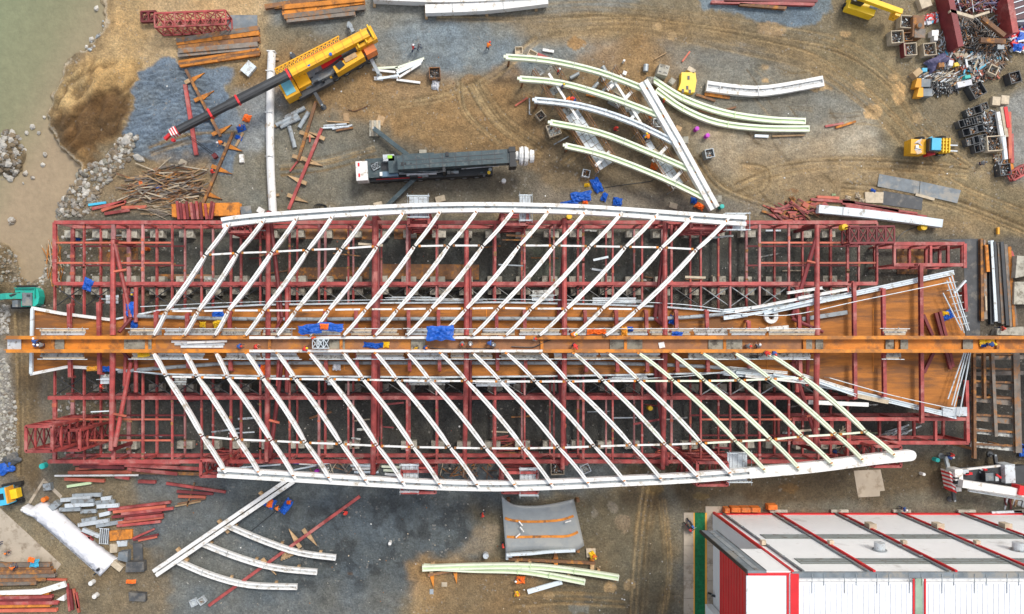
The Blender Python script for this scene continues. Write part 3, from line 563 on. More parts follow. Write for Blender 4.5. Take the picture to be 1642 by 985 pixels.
# tall pipe supports: long tubes from the girder out over the frames with braces
sup = [(181, 386, 722, 210), (430, 340, 740, 452), (601, 345, 760, 0), (748, 370, 745, 0), (905, 352, 752, 896), (1066, 352, 752, 1050), (1310, 362, 722, 1270)]
for i, (x, y0, y1, xb) in enumerate(sup):
    t = thing('pipe_support', f'{ORD[i]} tall red pipe support from the left, holding up the girder across both frames', 'support', P(x, 545, 0), 'red pipe supports')
    top = P(x, 538, 8.0); bot = P(x, 566, 8.0); r = .34 if i not in (2,) else .42
    a, b = P(x, y0, 6.2), P(x-3, y1, 6.2)
    MB().tube(top, a, r, 10, r*.8).build('pipe', red, t); MB().tube(bot, b, r, 10, r*.8).build('pipe', red, t)
    for q in (a, b): MB().beam((q.x, q.y, .6), (q.x, q.y, 6.1), .4, .4).build('post', redd, t)
    if xb:
        for (yy, s) in ((y0, 1), (y1, -1)):
            m_ = 545-s*48
            MB().tube(P(x+3, yy+6*s, 6.3), P(xb, m_+12*s, 6.6), .26, 8).build('diagonal', redd if i else red, t)
            MB().tube(P(xb, m_+14*s, 6.6), P(x+10, 545-s*12, 8), .22, 8).build('diagonal', redd, t)
            MB().tube(P(x+1, yy+(m_-yy)*.45, 6.9), P(x+(xb-x)*.55+6, yy+(m_-yy)*.42, 6.6), .16, 6).build('tie', redo, t)
            MB().tube(P(xb+8, m_-36*s, 6.4), P(xb+8, m_+20*s, 6.6), .26, 8).build('side_pipe', red, t)
            MB().tube(P((x+xb)/2+4, m_-26*s, 6.5), P((x+xb)/2+6, m_+24*s, 6.7), .22, 8).build('side_pipe', red, t)
    else:
        for (yy, s) in ((y0, 1), (y1, -1)): MB().tube(P(x+6, 545-s*13, 7.8), P(x+5, yy+60*s, 6.2), .24, 8).build('side_pipe', redd, t)

# ================================================================ orange central girder
ZG = 9.2
t = thing('central_girder', 'long orange rusty channel girder running the whole width of the site', 'girder', P(740, 552, 0)); girder = t
gir = M('girder_rust', (.62, .22, .02), .6, var=.25, scale=.5, dirt=(.33, .13, .03), amt=.4, dscale=.35, bump=.1, inst=0)
girw = M('girder_web_rust', (.30, .14, .06), .6, var=.3, scale=.7, dirt=(.5, .2, .03), amt=.35, dscale=.3, bump=.15, inst=0)
X0, X1 = 10, 1790
MB().sweep([P(12, 552, ZG-.9), P(X1, 552, ZG-.9)], sec_box(1.75, .1)).build('web', gir, t); gweb = girder.children[0]
MB().sweep([P(250, 552, ZG-.83), P(1310, 552, ZG-.83)], sec_box(1.7, .06)).build('web_lining', girw, t)
for y, xx in ((541.5, ((X0, 400), (1090, X1))), (563, ((X0, 400), (870, X1)))):
    for a, b in xx: MB().sweep([P(a, y, ZG-.1), P(b, y, ZG-.1)], sec_box(.42, .12)).build('flange', gir, t)
MB().sweep([P(400, 541.5, ZG-.1), P(842, 541.5, ZG-.1)], sec_box(.32, .12)).build('flange', white, t)
MB().sweep([P(842, 541.5, ZG-.1), P(1090, 541.5, ZG-.1)], sec_box(.42, .12)).build('flange', rusto, t)
MB().sweep([P(400, 563, ZG-.1), P(870, 563, ZG-.1)], sec_box(.32, .12)).build('flange', white, t)
for y in (543.5, 561): MB().sweep([P(X0, y, ZG-.55), P(X1, y, ZG-.55)], sec_box(.08, .8)).build('side_plate', gir, t)
for a, b in ((12, 34), (83, 103), (199, 243), (527, 553), (659, 682), (978, 1030), (1136, 1190), (1288, 1302), (1308, 1320), (1420, 1433), (1444, 1456), (1544, 1560)):
    MB().sweep([P(a, 552, ZG-.68), P(b, 552, ZG-.68)], sec_box(1.35, .05)).build('splice_plate', concd if a != 12 else silver, gweb)
for x in (85, 235, 432, 547, 869, 1003, 1162, 1437, 1290, 1600): MB().box(P(x, 552, ZG-.6), (.35, 1.4, .1)).build('splice_plate', rusto, gweb)
for x in (20, 60, 140, 300, 450, 600, 750, 900, 1050, 1200, 1340, 1480, 1630):
    p = P(x, 552, ZG-1); MB().beam((p.x, p.y, ZD+.05 if 55 < x < 1545 else 0), (p.x, p.y, ZG-1), .6, .6).build('pedestal', redd, t)
# plank walkways both sides of the girder
wk = []
for y, segs in ((533, [(62, 138), (205, 262), (262, 300), (300, 352), (352, 420), (420, 470), (500, 548), (560, 640), (650, 700), (700, 760), (770, 830), (830, 900), (905, 960), (965, 1040), (1040, 1110), (1110, 1170), (1170, 1230), (1230, 1312), (1415, 1455)]),
                (571, [(64, 136), (210, 250), (250, 330), (360, 420), (420, 480), (500, 560), (570, 650), (655, 720), (720, 790), (800, 880), (885, 960), (960, 1060), (1100, 1180), (1180, 1300), (1418, 1446)])):
    for i, (a, b) in enumerate(segs):
        s = 'above' if y < 550 else 'below'
        t = thing('plank_walkway', f'{ORD[i]} dirty plank walkway from the left just {s} the orange girder', 'walkway', P(a, y, ZG-1.3), f'plank walkways {s} the girder')
        for j in range(3):
            yy = y-3+j*3; j1 = rnd.uniform(0, 5); MB().sweep([P(a+j1, yy, ZG-1.2), P(b-rnd.uniform(0, 5), yy, ZG-1.2+rnd.uniform(0, .04))], sec_box(.24, .06)).build('plank', [planks, silver, woodp][rnd.randrange(3)] if j != 1 else planks, t)
        yo = y-6 if y < 550 else y+5
        hr_ = MB().tube(P(a-4, yo, ZG-.4), P(b+4, yo+.5, ZG-.4), .05, 5).build('hand_rail', whiteb, t)
        x = a+4
        while x < b:
            MB().tube(P(x, yo, ZG-1.3), P(x, yo, ZG-.2), .04, 5).build('rail_post', gsteel, hr_)
            MB().tube(P(x, yo-2, ZG-1.33), P(x, 552, ZG-1.33), .05, 5).build('bracket', gsteel, t); x += 22

# ================================================================ ribs of the roof skeleton
ut = [(368, 359), (424, 353), (477, 349), (534, 346), (590, 343), (648, 340), (707, 338), (766, 337), (825, 336), (881, 337), (939, 339), (996, 342), (1053, 345), (1109, 348), (1167, 352)]
u1 = [(330, 409), (381, 406), (437, 404), (494, 401), (548, 399), (605, 395), (665, 395), (720, 394), (775, 394), (833, 394), (889, 394), (946, 395), (1003, 396), (1061, 397), (1117, 400)]
u2 = [(267, 499), (318, 499), (367, 498), (423, 498), (475, 498), (528, 497), (587, 496), (638, 496), (692, 495), (748, 495), (800, 494), (852, 495), (909, 495), (966, 495), (1022, 496)]
ub = [247, 296, 345, 394, 445, 497, 551, 602, 653, 706, 758, 811, 865, 920, 971]
lt = [247, 297, 347, 396, 445, 497, 551, 603, 654, 707, 759, 813, 868, 921, 976, 1025, 1077, 1127, 1179, 1231]
l1 = [(267, 604), (317, 605), (366, 606), (422, 607), (474, 608), (529, 608), (583, 609), (637, 610), (690, 611), (748, 611), (803, 612), (859, 612), (911, 612), (968, 611), (1025, 611), (1080, 611), (1130, 611), (1186, 610), (1235, 608), (1289, 606)]
l2 = [(325, 700), (381, 705), (435, 707), (490, 710), (547, 712), (605, 715), (663, 717), (722, 718), (779, 719), (840, 719), (896, 718), (953, 716), (1012, 714), (1067, 713), (1124, 711), (1180, 708), (1236, 705), (1286, 700), (1340, 697), (1388, 693)]
lb = [(361, 756), (417, 760), (473, 766), (530, 769), (589, 773), (648, 776), (707, 779), (767, 780), (827, 780), (886, 779), (945, 777), (1003, 774), (1061, 770), (1120, 766), (1172, 761), (1227, 755), (1281, 752), (1335, 745), (1384, 739), (1435, 731)]
ZR = [9.5, 9.6, 9.2, 8.75]      # girder, inner joint, outer joint, edge beam
def arc(a, b, s=.012, n=6):
    """gently bowed line between two world points"""
    a, b = Vector(a), Vector(b); d = b-a; side = Vector((d.y, -d.x, 0)); return [a+d*(i/n)+side*(s*4*(i/n)*(1-i/n)) for i in range(n+1)]
def shorten(pts, l0, l1_):
    p = [Vector(q) for q in pts]; p[0] = p[0]+(p[1]-p[0]).normalized()*l0; p[-1] = p[-1]+(p[-2]-p[-1]).normalized()*l1_; return p
def rib(i, row, g, j2, j1, tp, mat, webm):
    side = 'above' if row == 'upper' else 'below'
    colr = 'pale green' if mat is green else 'white'
    t = thing('roof_rib', f'{ORD[i]} slanting {colr} roof rib from the left in the row {side} the orange girder', 'roof rib', P(*g, ZR[0]), f'roof ribs {side} the girder')
    seg = [(g, ZR[0], j2, ZR[1], .40), (j2, ZR[1], j1, ZR[2], .50), (j1, ZR[2], tp, ZR[3], .43)]
    for k, (a, za, b, zb, w) in enumerate(seg):
        A, B_ = P(*a, za), P(*b, zb); s = .018*(1 if row == 'upper' else -1)
        p = shorten(arc(A, B_, s), .05, .12)
        sg_ = MB().sweep(p, sec_hh(w, .5, .1, .40), scales=[.72, 1, 1, 1, 1, 1, .72]).build('rib_segment', mat, t)
        d = (B_-A).normalized()
        MB().sweep([q+Vector((0, 0, .10)) for q in p], sec_box(w*.18, .1)).build('web_strip', webm, sg_)  # grey strip on white ribs: shade of the groove put into the colour
        MB().box((B_.x-d.x*.35, B_.y-d.y*.35, B_.z+.22), (.3, .14, .12), math.atan2(d.y, d.x)+1.1).build('joint_plate', rustb if k < 2 else rusto, sg_)
    e = P(*tp, ZR[3]+.1); d = (P(*tp, 0)-P(*j1, 0)).normalized()
    MB().sweep([e-d*1.2, e+d*.2], sec_box(.24, .3)).build('end_tongue', mat, t)
    MB().box(P(*g, ZG+.12), (.55, .22, .16), .4*(1 if row == 'upper' else -1)).build('end_shoe', rusto if i % 2 else rustb, t)
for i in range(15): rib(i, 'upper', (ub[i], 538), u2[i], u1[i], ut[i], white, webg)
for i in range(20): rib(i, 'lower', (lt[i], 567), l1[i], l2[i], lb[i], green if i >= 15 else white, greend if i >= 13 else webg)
def tie(i, a, b, z, m, where):
    p, q = P(*a, z), P(*b, z); d = (q-p).normalized(); t = thing('tie_bar', f'{ORD[i]} thin {"green" if m is green else "white"} tie bar from the left in the {where}', 'tie bar', p, f'tie bars in the {where}')
    b_ = MB().beam(p+d*.6, q-d*.55, .21, .2).build('bar', m, t)
    for e in (p+d*.6, q-d*.55): MB().box(e, (.28, .26, .24), math.atan2(d.y, d.x)).build('end_clip', rusto if rnd.random() < .6 else rustb, b_)
def ties(js, z, where, skip=()):
    for i in range(len(js)-1):
        if i not in skip: tie(i, js[i], js[i+1], z, green if (where.endswith('below the girder') and i >= 14) else white, where)
ties(u1, ZR[2], 'outer line above the girder', (5, 8)); ties(u2, ZR[1], 'inner line above the girder', ())
ties(l1, ZR[1], 'inner line below the girder'); ties(l2, ZR[2], 'outer line below the girder')
# edge beams
eu = [(357, 358), (400, 352), (530, 342), (660, 335), (760, 333), (850, 334), (940, 337), (1030, 343), (1120, 350), (1195, 355)]
el = [(350, 757), (400, 760), (500, 766), (600, 772), (700, 777), (800, 779), (900, 776), (1000, 771), (1100, 766), (1200, 758), (1300, 749), (1400, 736), (1458, 730)]
for nm, pts in (('upper', eu), ('lower', el)):
    t = thing('edge_beam', f'long white curved edge beam joining the outer ends of the {nm} ribs', 'edge beam', P(*pts[5], 0), 'white edge beams'); pw = [P(x, y, 8.25) for x, y in smoothpts(pts, 3)]
    k = len(pw) if nm == 'upper' else 28
    bm_ = MB().sweep(pw[:k], sec_hh(1.2, .75, .05, .37)).build('beam', white, t)
    if nm == 'lower':
        MB().sweep(pw[27:], sec_box(1.3, .7)).build('box_end', white, t)
        e = pw[-1]; MB().tube((e.x, e.y, e.z-.35), (e.x, e.y, e.z+.348), .65, 16).build('round_end', white, t)
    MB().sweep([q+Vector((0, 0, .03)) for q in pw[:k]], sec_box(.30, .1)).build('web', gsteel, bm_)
# lattice towers and work platforms under the edge beams
def tower(label, x0, y0, x1, y1, z, z0=0, m=red, latt=True, group='red lattice towers under the edge beams'):
    c = P((x0+x1)/2, (y0+y1)/2, z); w = (x1-x0)/SC*(H-z)/H/2; h = (y1-y0)/SC*(H-z)/H/2
    t = thing('lattice_tower', label, 'lattice tower', (c.x, c.y, z0), group); cs = [(c.x+sx*w, c.y+sy*h) for sx, sy in ((-1, -1), (1, -1), (1, 1), (-1, 1))]
    for a in cs: MB().beam((*a, z0), (*a, z), .3, .3).build('leg', m, t)
    n = max(2, int((z-z0)/1.7))
    for k in range(4):
        a, b = cs[k], cs[(k+1) % 4]
        for q in range(1, n+1):
            zz = z0+(z-z0)*q/n; MB().beam((*a, zz), (*b, zz), .22 if q < n else .34, .22).build('ring_beam', m, t)
            if latt: MB().beam((*a, zz-(z-z0)/n), (*b, zz), .1, .1).build('lacing', redd, t); MB().beam((*b, zz-(z-z0)/n), (*a, zz), .1, .1).build('lacing', redd, t)
    return t
tw = [('under the left end of the upper edge beam', 368, 352, 402, 372), ('under the upper edge beam by the upper left platform', 655, 340, 688, 362), ('under the middle of the upper edge beam', 806, 336, 846, 360), ('under the right end of the upper edge beam', 1108, 348, 1172, 366),
      ('under the left end of the lower edge beam', 322, 738, 356, 764), ('under the lower edge beam by the lower left platform', 644, 756, 698, 790), ('under the middle of the lower edge beam', 806, 758, 862, 790), ('under the lower edge beam by the lower right platform', 1118, 742, 1166, 778), ('under the rounded right end of the lower edge beam', 1400, 716, 1444, 748)]
for lb_, a, b, c_, d_ in tw: tower('dark red lattice tower '+lb_, a, b, c_, d_, 7.7)
tower('tall open red cage tower at the lower left corner of the frame', 42, 684, 84, 724, 10.6, .4, group='open red cage towers')
tower('second open red cage beside the lower left corner cage', 86, 690, 128, 722, 7.2, .4, group='open red cage towers')
for i, (x, y, w, h, lb_) in enumerate([(671, 333, 30, 34, 'upper left, between two towers'), (842, 335, 18, 40, 'upper middle above the edge beam'), (1178, 357, 34, 26, 'at the right end of the upper edge beam'), (657, 765, 26, 42, 'lower left under the edge beam'), (847, 771, 26, 42, 'lower middle under the edge beam'), (1182, 748, 32, 46, 'lower right around the edge beam')]):
    t = thing('work_platform', 'silver work platform '+lb_, 'platform', P(x, y, 7.2), 'silver work platforms at the edge beams'); c = P(x, y, 7.4); k = (H-7.4)/H/SC
    n = 4
    for j in range(n): MB().box((c.x+(j-(n-1)/2)*w*k/n, c.y, c.z), (w*k/n-.04, h*k, .1)).build('deck_panel', silver, t)
    for s in (-1, 1):
        for dz in (.5, 1.0): MB().tube((c.x-w*k*.6, c.y+s*h*k/2, c.z+dz), (c.x+w*k*.6, c.y+s*h*k/2, c.z+dz), .04, 5).build('guard_tube', whiteb, t)
        for q in (-.5, 0, .5): MB().tube((c.x+q*w*k, c.y+s*h*k/2, c.z-.1), (c.x+q*w*k, c.y+s*h*k/2, c.z+1.1), .04, 5).build('guard_post', whiteb, t)
        MB().tube((c.x+s*w*k*.55, c.y-h*k*.6, c.z+1), (c.x+s*w*k*.55, c.y+h*k*.6, c.z+1), .04, 5).build('guard_tube', gsteel, t)
# small hanging platforms near the deck
for i, (x, y, w, h) in enumerate([(180, 480, 22, 14), (172, 608, 22, 16), (290, 612, 20, 12), (532, 612, 14, 12), (685, 612, 60, 12), (790, 614, 60, 12), (870, 474, 36, 18), (720, 482, 90, 8), (985, 482, 70, 10), (1010, 606, 60, 8), (660, 478, 70, 5)]):
    t = thing('hanging_platform', f'{ORD[i]} small grey hanging work platform beside the rusty deck', 'platform', P(x, y, ZD), 'small platforms beside the deck'); c = P(x, y, ZD+.1); k = (H-6)/H/SC
    for j in range(3): MB().box((c.x, c.y+(j-1)*h*k/3, c.z), (w*k*rnd.uniform(.85, 1), h*k/3-.05, .08)).build('panel', planks if rnd.random() < .5 else silver, t)
    MB().tube((c.x-w*k*.6, c.y, c.z+.6), (c.x+w*k*.6, c.y, c.z+.6), .04, 5).build('guard_tube', whiteb, t)
# lattice beams lying on the upper frame
def lattice_box(label, a, b, w, h, z0, m, group=None, nm='lattice_beam', bays=6, cat='lattice beam'):
    """rectangular lattice truss lying down between photo points a and b"""
    A, B_ = P(*a, z0+h), P(*b, z0+h); d = (B_-A); L_ = d.length; d.normalize(); s = Vector((-d.y, d.x, 0))*w/2; t = thing(nm, label, cat, (A.x, A.y, z0), group)
    for sg in (-1, 1):
        for z in (z0, z0+h):
            o = Vector((0, 0, z-A.z)); MB().beam(A+s*sg+o, B_+s*sg+o, .22, .2).build('chord', m, t)
    for i in range(bays+1):
        c = A+d*(L_*i/bays)
        for z in (z0, z0+h): o = Vector((0, 0, z-A.z)); MB().beam(c+s+o, c-s+o, .16, .14).build('strut', m, t)
        for sg in (-1, 1): MB().beam(c+s*sg, c+s*sg+Vector((0, 0, -h)), .14, .14).build('upright', m, t)
        if i < bays:
            e = A+d*(L_*(i+1)/bays)
            for z in (z0, z0+h):
                o = Vector((0, 0, z-A.z)); MB().beam(c+s+o, e-s+o, .1, .1).build('diagonal', m, t); MB().beam(c-s+o, e+s+o, .1, .1).build('diagonal', m, t)
            for sg in (-1, 1): MB().beam(c+s*sg, e+s*sg+Vector((0, 0, -h)), .1, .1).build('diagonal', m, t)
    return t
lattice_box('dark red lattice truss lying on the right end of the upper frame', (1362, 377), (1434, 376), 2.0, 1.6, 5.4, redd, bays=5)
lattice_box('red lattice truss lying on sand at the top left beside a grey sheet', (248, 33), (362, 28), 1.8, 2.4, .2, red, bays=7)
lattice_box('short red ladder frame sticking out of the left end of the top left truss', (226, 27), (250, 26), 1.3, .3, .5, redd, nm='red_ladder', bays=2, cat='steel frame')

lp = []
for i in range(64):   # loose scaffold planks, bars and hoses left on the frames
    up_side = i % 2; lp.append((up_side, rnd.uniform(110, 1390), rnd.uniform(368, 450) if up_side else rnd.uniform(645, 728), rnd.uniform(14, 46), rnd.gauss(0, .12), rnd.randrange(6), i % 3 == 0))
cnt = {}
for up_side, x, y, l, a, mi, top in sorted(lp, key=lambda q: q[1]):
    m, nm = [(planks, 'grey plank'), (woodp, 'pale timber'), (rustb, 'rusty bar'), (gsteel, 'grey bar'), (redd, 'dark red bar'), (whiteb, 'whitish bar')][mi]; z = ZT+.3 if top else .12; k = (up_side, mi, top); cnt[k] = cnt.get(k, -1)+1
    w_ = f"{'on top of' if top else 'on the ground inside'} the {'upper' if up_side else 'lower'} trestle"
    one('loose_plank', MB().beam(P(x, y, z), P(x+l*math.cos(a), y+l*math.sin(a), z), rnd.uniform(.12, .3), .06), m, f"{ORD[cnt[k]]} loose {nm} from the left {w_}", 'plank', f"loose planks {w_}")
# ================================================================ yard north of the bridge: stacks, pipes, ribs, crates
pile('steel_beam', 'rusty H beam', 'in the stack under the top left lattice truss', 'steel beam', [(284, 66, 416, 46, .5), (284, 70, 416, 54, .45), (286, 76, 417, 64, .35), (287, 83, 414, 72, .5), (286, 89, 412, 77, .3)], [rustg, rusto, rustb, rustg, rustg], sec_i(.62, .55), 'rusty beams under the top left lattice truss')
pile('steel_beam', 'slim orange beam', 'in the skewed bars above the gravel patch', 'steel beam', [(287, 100, 416, 80, .4), (287, 103.5, 418, 84, .4), (289, 107, 417, 88, .4)], [rusto, rustb, rusto], sec_i(.3, .4), 'orange bars above the gravel patch')
pile('steel_beam', 'rusty beam', 'in the stack at the top yard edge', 'steel beam', [(425, 12, 545, -6, .6), (440, 12, 560, -3, .5), (453, 13, 585, 0, .7), (453, 22, 585, 4, .5), (456, 28, 586, 13, .6), (460, 34, 570, 22, .5)], [rustb, rustb, rusto, rusto, rustg, rustg], sec_i(.6, .5), 'rusty beams at the top edge')
for i, (x0, y0, x1, y1) in enumerate([(1140, 4, 1305, 8), (1160, 2, 1310, 2), (1185, 8, 1260, 14)]):
    bar('steel_beam', (x0, y0, .4), (x1, y1, .4), sec_i(.4, .4), [red, redd, rustb][i], f'{ORD[i]} bar from the top on the blue gravel at the top right edge', 'steel beam', 'bars on the top right gravel')
a, b = P(365, 25), P(413, 47); one('steel_sheet', MB().box(((a.x+b.x)/2, (a.y+b.y)/2, .08), (b.x-a.x, a.y-b.y, .08), 0), bluegrey, 'flat grey steel sheet to the right of the top left lattice truss', 'steel sheet')
c = P(400, 112); m = MB().box((c.x, c.y, .3), (1.7, 1.35, .5), R(50)); one('metal_box', m, whiteb, 'pale tilted metal box just right of the gravel patch', 'box')
# white girder pieces
def girder_piece(name, label, pts, w, h, z, mat, webm=None, group=None, prof='hh', cat='girder', joints=()):
    t = thing(name, label, cat, P(*pts[0], 0), group); pw = [P(x, y, z) for x, y in (smoothpts(pts, 4) if len(pts) > 2 else pts)]
    if prof == 'hh':
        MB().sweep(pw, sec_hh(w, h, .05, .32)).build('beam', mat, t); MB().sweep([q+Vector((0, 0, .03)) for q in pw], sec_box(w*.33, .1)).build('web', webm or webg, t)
    elif prof == 'pipe': MB().sweep(pw, sec_o(w/2, 14)).build('body', mat, t)
    else: MB().sweep(pw, sec_box(w, h)).build('body', mat, t)
    for k in (0, -1):
        d = (pw[k]-pw[1 if k == 0 else -2]).normalized(); MB().sweep([pw[k]-d*.05, pw[k]+d*.06], sec_box(w*1.03, h*1.04 if prof != 'pipe' else w*1.03)).build('end_plate', mat if prof != 'pipe' else mat, t)
    for f in joints:
        p = pw[int(f*(len(pw)-1))]; q = pw[min(int(f*(len(pw)-1))+1, len(pw)-1)]; d = (q-p).normalized() if q != p else Vector((1, 0, 0)); MB().box((p.x, p.y, p.z+h/2+.03), (.12, w*1.06, .07), math.atan2(d.y, d.x)).build('joint_plate', webm or webg, t)
    for f in (.12, .5, .88):   # timber sleepers under it
        p = pw[int(f*(len(pw)-1))]; q = pw[min(int(f*(len(pw)-1))+1, len(pw)-1)]
        if z-h/2 > .25:
            d = (q-p).normalized() if q != p else Vector((1, 0, 0)); MB().box((p.x, p.y, (z-h/2)/2), (.35, w*1.5, z-h/2-.01), math.atan2(d.y, d.x)).build('sleeper', wood, t)
    return t
girder_piece('white_girder', 'long white pipe-like girder lying upright beside the yellow crane', [(436, 84), (434, 130), (433, 200), (434, 270), (438, 345)], 1.05, 1.05, .8, white, None, None, 'pipe', joints=(.2, .45, .7))
girder_piece('white_girder', 'big white girder cut off by the top edge of the yard', [(600, -6), (720, -2), (860, -8)], 1.5, 1.2, .9, white, prof='box')
girder_piece('white_girder', 'white box girder just below the top edge, left of the earth road', [(683, 17), (780, 13), (877, 2)], 1.15, 1.0, .8, white, prof='box', joints=(.3, .7))
girder_piece('white_rib', 'loose white double rib curving left to right on the grey ground at upper right', [(1133, 139), (1180, 145), (1230, 146), (1318, 131)], 1.35, .6, .5, white, joints=(.2, .6))
girder_piece('green_rib', 'upper of two loose pale green curved ribs in the middle of the north yard', [(1047, 128), (1095, 158), (1160, 181), (1230, 192), (1290, 195)], .8, .5, .5, green, greend, 'loose green ribs in the north yard', joints=(.3, .6))
girder_piece('green_rib', 'lower of two loose pale green curved ribs in the middle of the north yard', [(1052, 145), (1095, 175), (1150, 197), (1220, 206), (1296, 207)], .8, .5, .5, green, greend, 'loose green ribs in the north yard', joints=(.3, .6))
girder_piece('white_girder', 'white box girder with a black strap beside the red scrap at right', [(1311, 336), (1400, 345), (1507, 359)], 1.05, .9, .7, whiteb, prof='box', joints=(.25,))
# green rib assembly with its white girder and two ramps of scaffolding
asm = [([(811, 92), (880, 98), (960, 116), (1035, 144)], green, 'pale green'), ([(833, 127), (900, 134), (980, 157), (1062, 188)], green, 'pale green'), ([(857, 161), (930, 170), (1010, 195), (1088, 232)], whiteb, 'bluish white'), ([(882, 197), (960, 213), (1040, 244), (1116, 277)], green, 'pale green'), ([(906, 234), (970, 250), (1060, 285), (1140, 324)], green, 'pale green')]
for i, (pts, m, cn) in enumerate(asm):
    t = thing('assembly_rib', f'{ORD[i]} rib from the top, {cn}, in the fan joined to the slanting white girder', 'roof rib', P(*pts[0], 0), 'fan of ribs in the north yard'); pw = [P(x, y, 3.0) for x, y in smoothpts(pts, 4)]
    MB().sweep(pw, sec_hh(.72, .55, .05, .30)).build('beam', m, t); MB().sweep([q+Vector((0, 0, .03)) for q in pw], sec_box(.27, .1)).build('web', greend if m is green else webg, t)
    e = pw[-1]; MB().box((e.x, e.y, e.z+.3), (.35, .3, .1), -.5).build('end_clip', rusto, t)
    for f in (3, 6, 9): q = pw[f]; MB().box((q.x, q.y, q.z+.3), (.07, .8, .05), -.3).build('joint_plate', webg, t)
    q = pw[0]; MB().sweep([q+Vector((.3, 0, .1)), q+Vector((-.3, .05, .1))], sec_box(.35, .3)).build('end_tongue', m, t)
    MB().beam((q.x+.5, q.y, 0), (q.x+.5, q.y, 2.7), .25, .25).build('prop', rustb, t)
t = thing('assembly_girder', 'slanting white girder joining the five ribs of the fan', 'girder', P(1085, 230, 0)); pw = [P(1030, 132, 3.1), P(1088, 232, 3.1), P(1145, 335, 3.1)]
MB().sweep(pw, sec_hh(1.3, .8, .05, .4)).build('beam', white, t); MB().sweep([q+Vector((0, 0, .03)) for q in pw], sec_box(.3, .1)).build('web', whiteb, t)
for x, y in ((1034, 140), (1088, 233), (1140, 325)): q = P(x, y); MB().box((q.x, q.y, 1.3), (.9, .9, 2.6)).build('prop', concd, t)
for nm, a, b, w, split in (('left', (868, 106), (972, 268), 2.0, .5), ('right', (972, 118), (1088, 300), 1.6, .3)):
    t = thing('scaffold_ramp', f'{nm} of two long scaffold ramps of silver decking under the fan of ribs', 'scaffold', P(*a, 0), 'scaffold ramps under the fan'); A, B_ = P(*a, 1.9), P(*b, 1.9); d = B_-A; L_ = d.length; d.normalize(); s = Vector((-d.y, d.x, 0))
    n = 15
    for i in range(n):
        p = A+d*(L_*i/n); q = A+d*(L_*(i+.93)/n)
        if nm == 'left' and i < 7:
            if i % 3 != 1: MB().beam(p-s*.4, q-s*.4, w*.4, .06).build('deck_panel', [planks, woodp, rustb][i % 3], t)
        elif nm == 'right' and i < 11: MB().beam(p+s*rnd.uniform(-.3, .3), q+s*rnd.uniform(-.3, .3), w*rnd.uniform(.3, .55), .06).build('deck_panel', [planks, silver, woodp, concd][i % 4], t)
        else:
            for o in (-.33, 0, .33): MB().beam(p+s*w*o, q+s*w*o, w*.3, .06).build('deck_panel', silver, t)
    for o in (-.75, -.6, .6, .75):
        for dz in (.2, 1.0): MB().tube(A+s*w*o+Vector((0, 0, dz)), B_+s*w*o+Vector((0, 0, dz)), .045, 5).build('guard_tube', [rustb, gsteel, whiteb][int(abs(o*20)+dz*3) % 3], t)
    for i in range(7):
        for o in (-.7, .7): p = A+d*(L_*i/6)+s*w*o; MB().tube((p.x, p.y, 0), (p.x, p.y, 2.9), .05, 5).build('standard', gsteel, t)
    MB().beam(A+d*(L_*.1)+Vector((0, 0, .95)), A+d*(L_*.55)+Vector((0, 0, .95)), .3, .12).build('top_rail', white, t)
    for f in ((.93,) if nm == 'left' else (.1, .24, .38, .72, .93)):
        p = A+d*(L_*f)+Vector((0, 0, .7)); MB().beam(p-s*1.3+d*.3, p+s*1.3-d*.3, .42, .25).build('saddle_beam', white, t)
# crates, blocks and boxes round the fan
def crate(label, x, y, s, rz, filled=scrapd, frame_m=woodp, hgt_=.9, cat='crate', nm='crate', rim=.09, group=None, w2=None):
    c = P(x, y, hgt_); k = s/SC; k2 = (w2 or s)/SC; t = thing(nm, label, cat, (c.x, c.y, 0), group); a = R(rz); m = MB(); m.X = Matrix.Translation((c.x, c.y, 0)) @ Matrix.Rotation(a, 4, 'Z')
    m.box((0, 0, .05), (k, k2, .1)); 
    for sx in (-1, 1): m.box((sx*(k/2-rim/2), 0, hgt_/2+.05), (rim, k2, hgt_)).box((0, sx*(k2/2-rim/2), hgt_/2+.052), (k-2*rim, rim, hgt_))
    m.build('box', frame_m, t)
    if filled:
        f = MB(); f.X = m.X; f.box((0, 0, hgt_*.45), (k-2.4*rim, k2-2.4*rim, .1)); r_ = random.Random(int(x*7+y))
        for i in range(int(26*k*k2)+8):
            p = Vector((r_.uniform(-k/2+rim*2, k/2-rim*2), r_.uniform(-k2/2+rim*2, k2/2-rim*2), hgt_*.55+r_.uniform(0, .25))); e = Vector((r_.uniform(-.3, .3), r_.uniform(-.3, .3), r_.uniform(-.1, .1)))
            f.use(r_.choice([filled, filled, filled, rustb, gsteel])); f.beam(p, p+e, r_.uniform(.04, .12), .05)
        tag(f.build('scrap_filling', filled, t), None, None, None, 'stuff')
    return t
